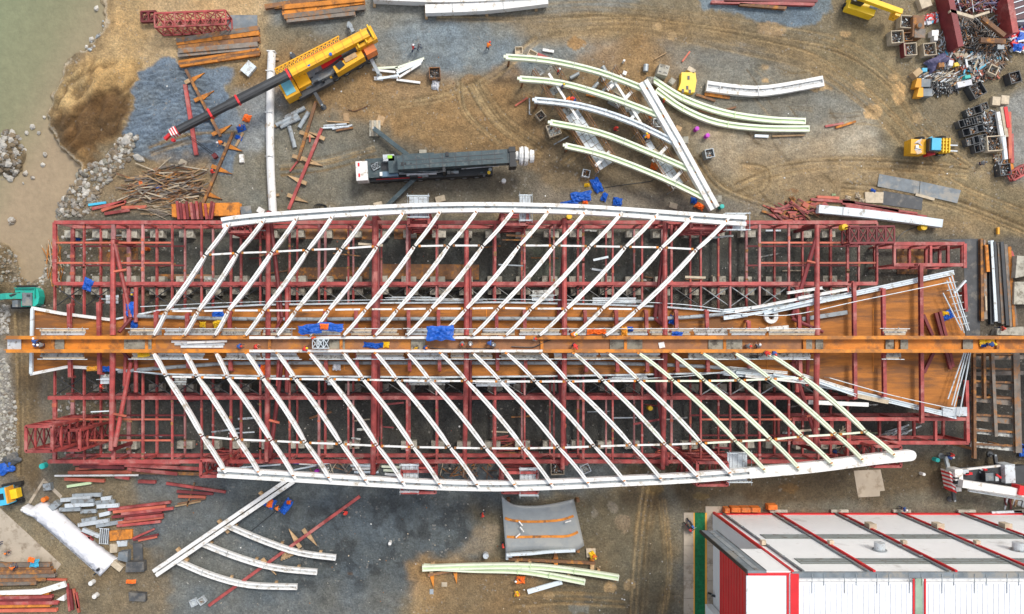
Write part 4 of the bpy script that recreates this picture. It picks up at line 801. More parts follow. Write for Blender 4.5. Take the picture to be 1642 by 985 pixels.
for i, a in enumerate([('small square wooden box on gravel above the tip of the first fan rib', 832, 81, 12, 2, None, woodp, .5), ('tilted wooden box touching the first fan rib from above', 853, 88, 14, -28, None, woodp, .5), ('open square box left of the fourth fan rib tip', 867, 185, 13, 38, scrapd, woodp, .7),
        ('open timber tray below the tip of the fourth fan rib', 888, 208, 20, 20, planks, woodp, .6), ('small white wire crate south of the left scaffold ramp', 940, 278, 12, -12, scrapd, silver, .8), ('tilted silver box beside the girder top in the fan', 991, 157, 20, -30, planks, silver, 1.2), ('small grey box at the fan girder, right ramp side', 1054, 197, 13, -5, planks, silver, 1.0),
        ('crate of rusty scrap near the white sacks in the north yard', 697, 117, 18, 2, scrapd, rustb, .9), ('grey wire cage standing alone right of the fan girder', 1138, 246, 14, 12, planks, gsteel, 1.1), ('square crate full of rusty scrap under the lower ribs', 894, 751, 21, 2, scrapd, woodp, 1.0), ('tilted grey crate right of the scrap crate under the lower ribs', 939, 752, 14, 25, planks, silver, .9)]):
    crate(a[0], *a[1:8])
def cblock(label, x, y, w, h, rz, z=.9, m=conc, dots=4, nm='concrete_block', cat='concrete block', group=None):
    c = P(x, y, z); t = thing(nm, label, cat, (c.x, c.y, 0), group); X = Matrix.Translation((c.x, c.y, 0)) @ Matrix.Rotation(R(rz), 4, 'Z'); b = MB(); b.X = X; b.box((0, 0, z/2), (w/SC, h/SC, z), 0, .97, .97).build('block', m, t)
    if dots:
        d = MB(); d.X = X
        for sx in (-1, 1):
            for sy in ((-1, 1) if dots == 4 else (0,)): d.box((sx*w/SC*.28, sy*h/SC*.25, z+.01), (w/SC*.22, .12, .03))
        d.build('lifting_slot', dsteel, t)
cblock('large pale concrete counterweight block with four slots, left of the yellow one', 1064, 112, 17, 17, -15, 1.4)
cblock('small pale concrete block between the fan and the yellow counterweight', 1078, 130, 9, 9, -35, .6, dots=0); cblock('concrete cube beside the upper end of the fan girder', 1041, 129, 10, 10, 35, .8, dots=0)
cblock('small white cube on the brown mound above the fan', 1002, 117, 6, 6, -20, .5, white, 0, 'white_cube', 'block'); cblock('pale flat wooden board right of the fan girder', 1088, 206, 10, 8, -25, .15, wood, 0, 'board', 'board')
cblock('cardboard-coloured board above the right end of the upper edge beam', 1080, 330, 13, 9, -15, .2, woodp, 0, 'board', 'board'); cblock('white small box lying near the long vertical white girder', 387, 254, 7, 13, 3, .4, white, 0, 'white_box', 'box')
cblock('white small box above the left end of the upper edge beam', 418, 338, 12, 9, -30, .5, white, 0, 'white_box', 'box'); cblock('tan carton lying below the boom of the grey crane', 706, 319, 16, 10, 15, .4, woodp, 0, 'carton', 'box'); cblock('pale carton beside the lower outrigger foot of the grey crane', 606, 328, 14, 8, 12, .3, woodp, 0, 'carton', 'box')
cblock('pale steel plate leaning by the brushwood heap', 293, 261, 12, 10, -30, .1, woodp, 0, 'board', 'board'); cblock('pale block just above the grey crane body', 678, 243, 12, 6, 0, .4, conc, 0)
# yellow counterweight
t = thing('counterweight', 'yellow crane counterweight slab lying on grey ground at upper centre', 'counterweight', P(1103, 131)); w_ = [(1093, 116), (1115, 116), (1117, 130), (1114, 148), (1106, 149), (1097, 147), (1088, 144), (1092, 132)]
MB().prism([tuple(P(x, y, .9).xy) for x, y in w_], 0, .9).build('slab', yellowb, t)
for x, y in ((1104, 125), (1102, 141), (1095, 146), (1106, 147)): p = P(x, y, .9); MB().box((p.x, p.y, .92), (.3, .5, .05)).build('lifting_hole', blackp, t)
cblock('pale timber block lying on top corner of the yellow counterweight', 1109, 112, 13, 7, -30, .9, woodp, 0, 'timber_block', 'block')
# pipes
pile('grey_pipe', 'short grey pipe', 'beside the long vertical white girder', 'pipe', [(456, 190, 489, 173), (443, 201, 478, 184), (450, 204, 481, 189), (480, 205, 495, 180), (464, 203, 473, 237)], gsteel, sec_o(.3, 10), 'grey pipes beside the vertical girder', side='top')
pile('grey_pipe', 'slim pale pipe', 'in the small stack right of the red bar', 'pipe', [(519, 202, 556, 199), (518, 205.5, 560, 203), (533, 207, 565, 201), (539, 210, 566, 205)], [silver, whiteb, silver, rustb], sec_o(.14, 8), 'pale pipes right of the red bar')
for i, (x0, y0, x1, y1, r_, lb_) in enumerate([(914, 126, 928, 118, .25, 'grey pipe stub left of the second fan rib'), (966, 107, 973, 119, .32, 'grey pipe stub poking above the first fan rib'), (966, 121, 968, 131, .3, 'grey pipe stub between the first and second fan ribs'), (949, 144, 959, 133, .25, 'grey pipe stub touching the second fan rib'), (966, 147, 975, 138, .22, 'small grey pipe stub beside the right ramp'),
        (1036, 104, 1035, 115, .35, 'upright grey pipe stub above the fan girder'), (849, 158, 849, 184, .1, 'thin pale pipe left of the third fan rib tip'), (888, 232, 912, 219, .1, 'thin pale pipe left of the fifth fan rib tip')]):
    bar('pipe_stub', (x0, y0, .4), (x1, y1, .4), sec_o(r_, 10), gsteel, lb_, 'pipe')
# bars with brackets
def bracket_bar(label, a, b, w, mat, brk, bm=rusto, sides=None):
    t = thing('bracket_bar', label, 'steel bar', P(*a, 0)); A, B_ = P(*a, .45), P(*b, .45); d = (B_-A).normalized(); s = Vector((-d.y, d.x, 0)); MB().beam(A, B_, w, .3).build('bar', mat, t)
    for i, f in enumerate(brk):
        p = A+(B_-A)*f; sg = (1 if sides is None else sides[i]); q = [p-d*.35, p+d*.35, p+s*sg*2.0-d*.1]; m = MB(); m.prism([(v.x, v.y) for v in q], .05, .28); m.build('bracket', bm, t)
        MB().beam(p-s*sg*.9, p, .5, .2).build('foot', bm if i % 2 else wood, t)
bracket_bar('brown bar with orange triangular brackets on the gravel patch', (298, 112), (354, 219), .36, rustb, (.15, .42, .7, .93), sides=(1, 1, 1, 1))
bracket_bar('rusty bar with brackets running from the gravel patch to the upper frame', (374, 213), (325, 328), .36, rustb, (.18, .5, .85), sides=(1, 1, 1))
bracket_bar('red bar with brackets south of the grey pipes', (516, 206), (463, 336), .4, red, (.1, .4, .65, .85), wood, (-1, 1, -1, 1))
bracket_bar('brown bar crossing beside the grey pipes', (507, 163), (478, 258), .38, rustb, (.55, .95), wood, (1, 1))
bracket_bar('long dark red bar lying diagonally across the lower grey yard', (577, 796), (335, 971), .4, red, (.35, .42, .62), wood, (1, -1, 1))
bar('red_bar', (297, 136, .3), (315, 249, .3), sec_box(.5, .35), red, 'straight red bar lying on the gravel patch under the black boom', 'steel bar')
for i, (a, b, m, w, lb_) in enumerate([((465, 275), (481, 254), red, .2, 'short red stick beside the brown bracket bar'), ((497, 218), (497, 228), redo, .2, 'tiny red post between grey pipe and bracket bars'), ((826, 170), (846, 157), redo, .22, 'short red rod left of the third fan rib'), ((1094, 99), (1106, 83), redo, .2, 'short red rod on grey ground above the yellow counterweight'),
        ((1116, 152), (1147, 162), rustb, .3, 'thin dark red bar right of the yellow counterweight'), ((1130, 151), (1170, 157), rusto, .4, 'orange bar under the left end of the loose white rib'), ((1120, 176), (1150, 182), rustb, .5, 'brown bar between the two loose green ribs'), ((1323, 203), (1352, 198), red, .28, 'thin red bar right of the loose green ribs'), ((1340, 205), (1372, 195), rusto, .28, 'thin orange bar right of the loose green ribs'),
        ((1210, 218), (1232, 219), whiteb, .35, 'white bars lying below the lower loose green rib'), ((1238, 219), (1290, 217), wood, .2, 'thin brown sticks below the right end of the loose green ribs'), ((1165, 176), (1180, 172), rustb, .25, 'small brown bar above the upper loose green rib'), ((390, 213), (378, 235), wood, .3, 'brown plank near the blue sheets on the gravel'),
        ((525, 195), (560, 197), wood, .15, 'thin stick above the pale pipes'), ((600, 128), (614, 129), white, .12, 'thin white stick beside the yellow crane'), ((1068, 85), (1050, 95), wood, .1, 'thin stick above the large concrete block'), ((870, 80), (888, 83), white, .35, 'white bar on a red stand above the first fan rib'), ((862, 87), (884, 96), red, .35, 'red bar under the first fan rib'), ((940, 152), (955, 155), rusto, .3, 'orange bar touching the second fan rib')]):
    bar('loose_bar', (*a, .2), (*b, .2), sec_box(w, .2), m, lb_, 'steel bar')
# pale bars pile near the yellow crane
pile('pale_bar', 'slim pale bar', 'in the loose heap right of the yellow crane', 'steel bar', [(634, 110, 680, 94), (636, 114, 678, 97), (636, 118, 676, 99), (640, 124, 675, 102), (600, 110, 638, 108), (597, 112, 634, 116), (600, 125, 638, 124), (605, 127, 640, 121), (636, 128, 674, 133), (560, 119, 563, 121)][:9], [green, white, whiteb, white, green, white, white, whiteb, white], sec_box(.28, .2), 'pale bars right of the yellow crane', zs=[.2, .3, .4, .5, .2, .3, .3, .45, .2])
tarp('white_sacks', 698, 137, 12, 15, 10, cloth, 'heap of white sacks beside the scrap crate in the north yard', 'sack', lift=.6, seed=3)
# steel plates right
def plate(label, pts, m, z=.08, nm='steel_plate', cat='steel plate', group=None): one(nm, MB().prism([tuple(P(x, y, z).xy) for x, y in pts], .02, z), m, label, cat, group)
plate('left of the two long grey ground plates on the right earth', [(1410, 279), (1475, 291), (1473, 312), (1407, 299)], bluegrey); plate('right of the two long grey ground plates on the right earth', [(1476, 291), (1541, 305), (1535, 326), (1474, 312)], bluegrey, .1)
plate('dark grey plate below the two long ground plates', [(1416, 306), (1480, 317), (1478, 337), (1415, 328)], asph, .09); plate('tan stained mat beside the dark grey plate', [(1387, 308), (1417, 308), (1416, 326), (1388, 325)], woodp, .2)
bar('loose_bar', (1468, 312, .15), (1498, 320, .15), sec_box(.35, .15), woodp, 'pale timber at the lower edge of the long ground plates', 'timber')
plate('big dark plate on the ground right of the trestle end', [(1505, 384), (1570, 383), (1572, 560), (1549, 560), (1545, 390)], asph, .05)
plate('patched pale plate lying below the right lower edge beam', [(1369, 755), (1412, 753), (1419, 787), (1411, 788), (1411, 796), (1376, 798)], slab, .06)
# red scrap heap north of the upper frame
def heap(name, label, cat, pts, n, mats, lmin, lmax, wmin=.06, wmax=.2, z=.6, ang=None, spread=3.2, seed=1, kind='stuff', base=None):
    """scrap thrown in a heap inside an outline given in photo pixels"""
    r_ = random.Random(seed); xs = [p[0] for p in pts]; ys = [p[1] for p in pts]; cx, cy = sum(xs)/len(xs), sum(ys)/len(ys); m = MB()
    def inside(x, y):
        c = False; k = len(pts)
        for i in range(k):
            x0, y0 = pts[i]; x1, y1 = pts[(i+1) % k]
            if (y0 > y) != (y1 > y) and x < x0+(y-y0)*(x1-x0)/(y1-y0): c = not c
        return c
    if base:
        m.use(base); m.prism([tuple(P(x, y, .1).xy) for x, y in pts], -.05, .12)
    k = 0
    while k < n:
        x, y = r_.uniform(min(xs), max(xs)), r_.uniform(min(ys), max(ys))
        if not inside(x, y): continue
        k += 1; rad = min(1, math.hypot((x-cx)/(max(xs)-min(xs))*2, (y-cy)/(max(ys)-min(ys))*2)); zz = .12+z*(1-rad)*r_.uniform(.3, 1.1)
        a = r_.uniform(0, spread) if ang is None else r_.gauss(ang, spread); l = r_.uniform(lmin, lmax); p = P(x, y, zz); d = Vector((math.cos(a)*l/2, math.sin(a)*l/2, r_.uniform(-.12, .12)*l))
        m.use(r_.choice(mats)); w = r_.uniform(wmin, wmax)
        if r_.random() < .14: m.box(tuple(p), (w*3, w*2.2, w), a)
        else: m.beam(p-d, p+d, w, min(w, .12))
    return one(name, m, mats[0], label, cat, None, kind)
heap('red_scrap', 'tangled heap of red steel offcuts north of the upper trestle', 'scrap', [(1225, 340), (1260, 328), (1320, 320), (1330, 335), (1300, 345), (1290, 355), (1245, 352)], 75, [red, redd, redo, rustb], .8, 3.2, .1, .3, .5, ang=-.2, spread=.5, seed=4)
pile('red_bar', 'slim red bar', 'beside the strapped white box girder', 'steel bar', [(1300, 320, 1370, 325), (1310, 316, 1345, 318), (1350, 322, 1440, 338), (1350, 326, 1470, 343), (1355, 331, 1485, 348)], [red, redo, redd, red, red], sec_i(.35, .3), 'red bars beside the strapped girder')
tarp('green_weed', 1337, 313, 6, 4, 0, greend, 'tiny green bundle on the red scrap', 'bundle', lift=.2); 
for x, y, lb_ in ((1360, 318, 'left tan sack near the red scrap'), (1376, 315, 'middle tan sack near the red scrap'), (1382, 322, 'right tan sack near the red scrap')): tarp('sack', x, y, 8, 7, 20, woodp, lb_, 'sack', lift=.4, seed=x)
tarp('blue_bag', 1400, 306, 8, 5, 30, blue, 'small blue bag above the tan mat', 'bag', lift=.3, seed=9)
# rusty beams right of the trestle
pile('rusty_beam', 'long rusty beam', 'of the stack right of the trestle end', 'steel beam', [(1573, 383, 1574, 515), (1577, 385, 1579, 512), (1586, 392, 1589, 520), (1589, 386, 1596, 516), (1593, 388, 1601, 518), (1600, 390, 1607, 520), (1605, 388, 1614, 522), (1611, 392, 1620, 524), (1617, 396, 1624, 524), (1622, 470, 1628, 522)], [rustb, rustg, dsteel, whiteb, dsteel, rustg, dsteel, rustg, rusto, rustg], sec_i(.42, .4), 'rusty beams right of the trestle end', side='left', zs=[.3, .3, .3, .6, .6, .4, .6, .4, .4, .3])
bar('loose_bar', (1581, 393, .7), (1584, 436, .7), sec_box(.4, .2), rusto, 'short orange bar lying on the left of the rusty beam stack', 'steel bar'); bar('loose_bar', (1580, 475, .6), (1581, 498, .6), sec_box(.2, .2), woodp, 'cream stick on the rusty beam stack', 'timber')
bar('loose_bar', (1621, 403, .4), (1626, 417, .4), sec_box(.3, .2), red, 'small red bar right of the rusty beam stack', 'steel bar')
bar('yellow_post', (1600, 365, .3), (1600, 376, .3), sec_box(.25, .3), amber, 'short yellow post lying above the rusty beam stack', 'post')
plate('concrete block stack at the far right edge by the rusty beams', [(1631, 410), (1660, 412), (1660, 440), (1628, 446)], conc, 1.3, 'concrete_block', 'concrete block'); plate('grey concrete pallet at the far right edge below the block stack', [(1627, 452), (1660, 452), (1660, 488), (1626, 488)], conc, .9, 'concrete_pallet', 'pallet')
tarp('white_net', 1626, 433, 9, 13, 0, cloth, 'ball of white netting beside the far right block stack', 'net', lift=.5, seed=5)
plate('pale concrete panel lying above the right end of the girder', [(1600, 527), (1642, 524), (1642, 538), (1598, 537)], conc, 1.0, 'concrete_slab', 'concrete slab')
# rusty shelf frame lower right
t = thing('rack_frame', 'rusty open platform frame with cross shelves at the right edge below the girder', 'steel frame', P(1600, 640, 0))
for (x0, y0, x1, y1, w, m) in [(1628, 566, 1632, 726, .8, rustg), (1561, 566, 1562, 735, .35, rustb), (1590, 566, 1596, 700, .4, rustg), (1577, 566, 1578, 640, .3, rustb)]: MB().ib(P(x0, y0, 4.8), P(x1, y1, 4.8), w, .4).build('long_beam', m, t)
for y in (617, 641, 671, 692, 714): MB().sweep([P(1556, y-2, 4.3), P(1630, y+6, 4.3)], sec_box(.7, .12)).build('shelf', [planks, rustg][y % 2], t)
for y in (566, 590, 611, 636, 665, 690, 712): MB().ib(P(1560, y, 4.5), P(1630, y+3, 4.5), .25, .3).build('cross_beam', rustb, t)
for x in (1561, 1594, 1630):
    for y in (570, 640, 720): p = P(x, y, 4.5); MB().beam((p.x, p.y, 0), (p.x, p.y, 4.3), .3, .3).build('post', rustb, t)
for y in (575, 600): MB().ib(P(1555, y, 3), P(1640, y-2, 3), .5, .3).build('lower_beam', rustg, t)
heap('bar_bundle', 'bundle of pale bars inside the lower right side frame', 'steel bars', [(1425, 692), (1460, 678), (1463, 690), (1432, 703)], 16, [silver, whiteb, gsteel], 2.2, 3.4, .12, .2, .4, ang=.42, spread=.12, seed=8)
heap('timber_waste', 'timber and tube waste under the lower edge beam on the right', 'waste', [(1340, 690), (1400, 690), (1430, 715), (1350, 720)], 30, [woodp, rustg, greend], .6, 2.2, .06, .15, .3, seed=9)
heap('timber_waste', 'cut branches and timber waste under the lower ribs at left', 'waste', [(490, 735), (600, 730), (610, 758), (500, 762)], 60, [woodp, rustg, planks, rustb], .6, 2.2, .05, .14, .4, seed=10)
pile('pale_bar', 'pale bar', 'in the bundle inside the lower edge beam', 'steel bar', [(566, 741, 605, 742), (562, 746, 606, 747), (565, 752, 604, 751), (568, 757, 607, 757), (612, 748, 650, 750), (615, 754, 650, 756), (617, 760, 648, 763)], [white, whiteb, white, whiteb, green, green, white], sec_box(.3, .2), 'pale bars inside the lower edge beam')
pile('long_tube', 'thin pale tube', 'lying inside the lower edge beam at left', 'tube', [(355, 752, 450, 745), (440, 760, 560, 736), (480, 744, 520, 747)], [whiteb, whiteb, white], sec_o(.12, 6), 'thin tubes inside the lower edge beam')
heap('timber_waste', 'dark tubes and timber under the lower ribs in the middle', 'waste', [(704, 745), (790, 742), (792, 762), (706, 764)], 34, [rustb, rustg, woodp, dsteel], .8, 3.0, .08, .22, .4, seed=11)
heap('red_offcuts', 'dark red offcuts on the ground under the lower ribs in the middle', 'scrap', [(800, 700), (850, 700), (850, 730), (800, 730)], 24, [redd, red, rustb], 1.0, 4.0, .1, .22, .2, ang=0, spread=.2, seed=12)
heap('red_offcuts', 'thin red rods on the ground under the lower ribs right of middle', 'scrap', [(1060, 712), (1150, 722), (1150, 742), (1060, 735)], 34, [redd, red, redo], 1.5, 5.0, .1, .2, .3, ang=-.2, spread=.3, seed=13)
# blue sheets
for x, y, w, h, rz, m, lb_, z, s in [(957, 297, 14, 24, -28, blue, 'blue tarp over a box, upper of the group above the edge beam', .2, 1), (932, 316, 30, 16, -8, blue, 'wide crumpled blue tarp above the upper edge beam', .2, 2), (913, 326, 26, 9, -14, blue, 'small blue tarp half under the upper edge beam', .2, 3), (990, 324, 14, 13, 10, blue, 'blue bundle right of the crumpled blue tarps', .2, 4), (969, 316, 9, 14, 20, blue, 'narrow blue sheet beside a white bucket above the upper edge beam', .2, 5),
        (941, 297, 8, 6, 0, yellowb, 'yellow bag left of the upper blue tarp', .1, 6), (938, 325, 9, 7, 0, orange, 'orange bag by the crumpled blue tarps', .1, 7), (1049, 267, 13, 10, 20, orange, 'orange triangular sheet between the scaffold ramps', .3, 8), (1122, 331, 15, 10, 30, orange, 'orange sheet under the lower end of the fan girder', .3, 9), (1113, 322, 10, 10, 10, blue, 'blue bag under the lower end of the fan girder', .2, 10),
        (396, 190, 12, 12, 20, orange, 'orange sheet on the gravel south of the black boom', .1, 11), (387, 206, 14, 10, -20, blue, 'blue and white sheet on the gravel below the orange one', .1, 12), (383, 221, 12, 7, 20, blue, 'small blue sheet on the gravel near the bracket bar', .1, 13), (229, 297, 14, 14, 10, orange, 'orange net bundle at the brushwood heap', .2, 14), (250, 300, 30, 8, 8, blue, 'blue sheet trailing from the orange net bundle', .15, 15),
        (141, 457, 14, 18, 20, blue, 'blue sheet hung on the red rail at upper left', 5.4, 16), (125, 382, 7, 8, 0, blue, 'small blue bag in the upper left bay', .1, 17), (208, 497, 13, 22, 0, blue, 'blue tarp hanging at the first pipe support', 6.6, 18), (215, 520, 10, 12, 0, blue, 'small blue bag below the hanging blue tarp', 6.3, 19),
        (350, 503, 16, 12, 0, blue, 'round blue bundle between the second and third upper ribs', 6.4, 20), (706, 534, 38, 21, -3, blue, 'big square blue tarp hung over the girder side in the middle', 9.9, 21), (497, 528, 34, 14, -8, blue, 'left blue tarp draped on the upper ribs over the girder', 9.9, 22), (530, 525, 34, 12, 6, blue, 'right blue tarp draped on the upper ribs over the girder', 9.9, 23), (520, 524, 12, 8, 0, orange, 'orange fold between the two draped blue tarps', 10.2, 24),
        (594, 554, 20, 8, 8, blue, 'blue coat lying in the girder channel left of middle', 8.4, 25), (611, 554, 14, 8, -12, blue, 'blue and yellow sheet in the girder channel', 8.4, 26), (619, 553, 9, 9, 0, yellowb, 'yellow sheet in the girder channel', 8.5, 27), (667, 559, 8, 6, 0, yellowb, 'small yellow bag in the girder channel', 8.4, 28), (1079, 513, 11, 13, 15, blue, 'blue bag on the deck beside the pipe right of middle', 6.4, 29), (1086, 537, 15, 9, 5, blue, 'blue bundle on the upper plank walkway', 8.2, 30),
        (957, 532, 28, 8, 0, orange, 'long orange sheet on the upper plank walkway', 8.2, 31), (1001, 532, 9, 14, 0, amber, 'orange kite-shaped sheet on the upper plank walkway', 8.4, 32), (1010, 528, 10, 7, 0, blue, 'small blue sheet beside the orange kite-shaped one', 8.2, 33), (152, 591, 24, 7, -3, amber, 'orange and yellow sheet on the lower left deck edge', 6.5, 34), (170, 592, 12, 8, 0, blue, 'blue sheet next to the orange one on the lower left deck edge', 6.5, 35), (230, 569, 18, 7, -4, yellowb, 'yellow sheet on the lower left plank walkway', 8.3, 36),
        (423, 592, 12, 18, 0, orange, 'orange net bag on the lower deck between ribs', 6.4, 37), (415, 588, 6, 10, 0, blue, 'blue bag beside the orange net bag on the lower deck', 6.4, 38), (325, 521, 9, 9, 0, yellowb, 'yellow bag on the upper deck between the second and third ribs', 6.4, 39), (350, 519, 14, 10, -25, yellowb, 'yellow and blue raincoat on the upper deck by the third rib', 6.5, 40), (1520, 505, 16, 14, -20, blue, 'blue sheet on the wide right end of the deck', 6.3, 41), (1516, 503, 12, 6, 0, yellowb, 'yellow sheet beside the blue one on the right deck end', 6.4, 42),
        (1583, 549, 22, 9, -5, yellowb, 'yellow raincoat in the right end of the girder', 8.5, 43), (1577, 553, 7, 7, 0, blue, 'blue bag beside the yellow raincoat in the girder', 8.5, 44), (432, 806, 19, 16, 30, blue, 'left blue sheet with orange trim on the dark yard', .1, 45), (459, 812, 12, 26, 35, blue, 'right blue sheet on the dark yard by the white beam', .1, 46), (433, 807, 9, 13, 15, orange, 'orange cloth on the left blue sheet', .35, 47), (463, 806, 7, 6, 0, orange, 'orange cloth on the right blue sheet', .4, 48),
        (473, 741, 18, 6, 4, blue, 'blue strip of sheet under the lower ribs at left', .2, 49), (10, 750, 26, 18, -20, blue, 'bright blue tarp at the left edge', .3, 50), (18, 738, 28, 18, -30, asph, 'dark tarp beside the bright blue one at the left edge', .3, 51), (1640, 722, 12, 20, 0, blue, 'blue tarp at the right edge above the white crane', .3, 52), (540, 588, 12, 11, 0, cloth, 'white plastic bag on the lower deck by a rib', 6.5, 53), (1209, 573, 14, 6, 0, asph, 'dark bag on the lower walkway by the last green ribs', 8.2, 54),
        (210, 933, 15, 6, 0, orange, 'orange cover on the grey plates in the lower left yard', 1.2, 55), (835, 930, 14, 12, 0, orange, 'orange cloth under the lower green ribs', .2, 56), (829, 952, 8, 9, 0, yellowb, 'yellow cloth at the bottom beside the pale plank', .2, 57), (950, 890, 9, 12, -25, yellowb, 'yellow cloth on a pallet at the corner of the curved plate', .6, 58), (55, 903, 14, 13, 0, bluel, 'blue and orange bag on the dark beams at lower left', 1.3, 59), (50, 898, 10, 8, 10, orange, 'orange cloth on the blue bag at lower left', 1.7, 60)]:
    tarp('sheet' if m in (blue, bluel, asph) else 'cloth', x, y, w, h, rz, m, lb_, 'sheet', z, .32 if z > 1 else .42, s*1.7, n=14, rag=.13, fold=.3)
# small rubbish, buckets and drums seen alone
def drum(label, x, y, r_, m, z=0, h=.8, nm='drum', cat='drum'):
    p = P(x, y, z+h); t = thing(nm, label, cat, (p.x, p.y, z)); MB().tube((p.x, p.y, z), (p.x, p.y, z+h), r_, 14).build('body', m, t); MB().tube((p.x, p.y, z+h-.03), (p.x, p.y, z+h+.03), r_*.72, 12).build('lid', m if m is not blackp else gsteel, t)
for a in [('white bucket in the open earth right of the grey crane', 808, 290, .3, white), ('pink plastic jug on pale ground right of the fan', 1118, 206, .28, magenta), ('second pink plastic jug lying further right', 1135, 217, .28, magenta), ('turquoise tub at the right end of the upper edge beam', 1158, 331, .3, cyan), ('grey round lid on the ground left of the curved plate', 779, 892, .38, silver), ('white ball-like bucket on the dark wet yard', 625, 872, .22, white), ('green drum at the left edge below the trestle', 67, 748, .38, cyan),
        ('yellow drum inside the upper frame near the fan', 913, 347, .36, yellowb), ('yellow helmet-like bucket at the frame corner at upper right', 1355, 364, .38, yellowb, 5.4), ('yellow ring-shaped drum under the lower ribs right of middle', 1043, 655, .32, yellowb), ('magenta bucket under the lower ribs at left', 507, 757, .28, magenta), ('orange drum in the upper left corner bays', 234, 399, .25, orange), ('yellow bucket by the strapped white girder', 1482, 364, .42, yellowb), ('white drum on the open lower right yard', 1482, 761, .2, white),
        ('orange drum on the lower left concrete slab', 69, 802, .32, orangeb), ('white round bucket on the left slab corner', 1001, 97, .15, white), ('green bottle-like tub left of the white crane', 1504, 738, .28, cyan)]: drum(*a)
bar('ladder', (1060, 549, 8.5), (1062, 558, 8.5), sec_box(.7, .06), white, 'small white square frame lying in the girder right of middle', 'frame')
pile('white_plank', 'white ragged plank', 'lying in the orange girder between the first ribs', 'plank', [(275, 548, 330, 549, 8.5), (280, 552, 360, 552, 8.5), (290, 556, 358, 556, 8.5), (300, 549.5, 364, 547, 8.7)], [white, silver, whiteb, white], sec_box(.28, .1), 'white planks in the girder')
# ================================================================ scrap yard at upper right
heap('scrap_heap', 'dark tangled heap of scrap steel inside the red-walled bay', 'scrap', [(1525, 32), (1612, 30), (1618, 70), (1610, 100), (1560, 100), (1535, 70)], 520, [scrapd, scrapd, rustg, dsteel, rustb, gsteel], .5, 3.2, .04, .12, 1.2, seed=20, base=scrapd)
heap('scrap_heap', 'white and pink tangle of steel frames at the top of the red-walled bay', 'scrap', [(1516, -8), (1608, -8), (1610, 18), (1520, 18)], 200, [silver, purple, redd, purple, rustb, redd, scrapd], .6, 3.0, .05, .13, 1.3, seed=21, base=scrapd)
heap('rubbish_heap', 'colourful mixed rubbish heap in the middle of the scrap yard', 'rubbish', [(1510, 85), (1560, 78), (1600, 90), (1605, 118), (1565, 132), (1500, 118), (1490, 105)], 420, [scrapd, silver, rustb, woodp, dsteel, bluel, scrapd, planks, rustb, gsteel, redo], .3, 1.6, .08, .26, 1.2, seed=22, base=scrapd)
heap('rubbish_heap', 'heap of long pale strips at the lower left of the scrap yard', 'rubbish', [(1480, 118), (1530, 108), (1565, 118), (1560, 132), (1480, 138)], 210, [silver, woodp, planks, silver, rustb, scrapd], .8, 2.8, .07, .18, .9, ang=.35, spread=.3, seed=23, base=scrapd)
heap('wire_heap', 'black heap of wire and tyres above the two yellow buckets', 'scrap', [(1480, 128), (1535, 130), (1538, 145), (1500, 150), (1478, 142)], 240, [dsteel, scrapd, rubber, dsteel, gsteel], .3, 1.5, .04, .12, .8, seed=24, base=dsteel)
heap('wire_heap', 'dark wire tangle at the right side of the scrap yard', 'scrap', [(1562, 100), (1605, 85), (1608, 105), (1580, 122), (1562, 128)], 240, [scrapd, rustg, rustb, dsteel], .5, 2.2, .04, .1, .8, seed=25, base=scrapd)
heap('rubbish_heap', 'red, white and blue bags heap at the right edge of the scrap yard', 'rubbish', [(1616, 55), (1642, 42), (1660, 82), (1622, 82)], 150, [cloth, cloth, redp, blue, white, silver], .3, 1.0, .15, .45, .9, seed=26, base=scrapd)
heap('rubbish_heap', 'small heap of red and white cans beside the rusty tank', 'rubbish', [(1478, 26), (1503, 20), (1503, 35), (1482, 38)], 70, [redp, cloth, cloth, redo, bluel], .15, .5, .1, .28, .4, seed=27)
heap('rubbish_heap', 'strip of debris left of the red-walled bay', 'rubbish', [(1500, 45), (1525, 60), (1530, 85), (1498, 80)], 120, [scrapd, silver, rustb, planks], .3, 1.4, .05, .16, .3, seed=28)
def wall_bar(label, a, b, w, h, m): bar('bay_wall', (*a, h/2), (*b, h/2), sec_box(w, h), m, label, 'steel wall', 'rusty walls of the scrap bay')
wall_bar('slanting dark red wall on the left of the scrap bay', (1513, -8), (1531, 80), .75, 2.2, redd); wall_bar('slanting red wall on the right of the scrap bay', (1608, 0), (1618, 58), .8, 2.2, red)
for i, (a, b, m, w, lb_) in enumerate([((1575, 30), (1610, 58), rustb, .55, 'brown beam leaning in the upper right of the scrap bay'), ((1571, 65), (1611, 67), rustb, .65, 'rusty beam across the lower side of the scrap bay'), ((1522, 18), (1560, 29), woodp, .4, 'pale timber lying across the scrap bay'), ((1560, 28), (1585, 20), woodp, .3, 'second pale timber crossing the scrap bay')]):
    bar('scrap_beam', (*a, 2.0), (*b, 2.0), sec_box(w, .4), m, lb_, 'beam')
t = thing('roof_sheets', 'dark red sheeted roof at the top right corner', 'roof', P(1630, 10, 0)); 
MB().prism([tuple(P(x, y, 1.8).xy) for x, y in ((1613, -10), (1665, -10), (1665, 26), (1617, 34))], .1, 1.8).build('roof', M('dark_red_sheet', (.07, .02, .03), .5), t)
for i in range(3): MB().beam(P(1615+i, 8+i*10, 1.86), P(1665, -8+i*10, 1.86), .12, .1).build('batten', whiteb, t)
plate('grey sheet leaning below the dark red roof at top right', [(1618, 32), (1665, 14), (1665, 34), (1618, 36)], gsteel, 1.6, 'metal_sheet', 'sheet')
tarp('purple_tarp', 1503, 101, 38, 20, -28, purple, 'purple grey tarp spread over the left of the rubbish heap', 'tarp', .3, 1.2, 7)
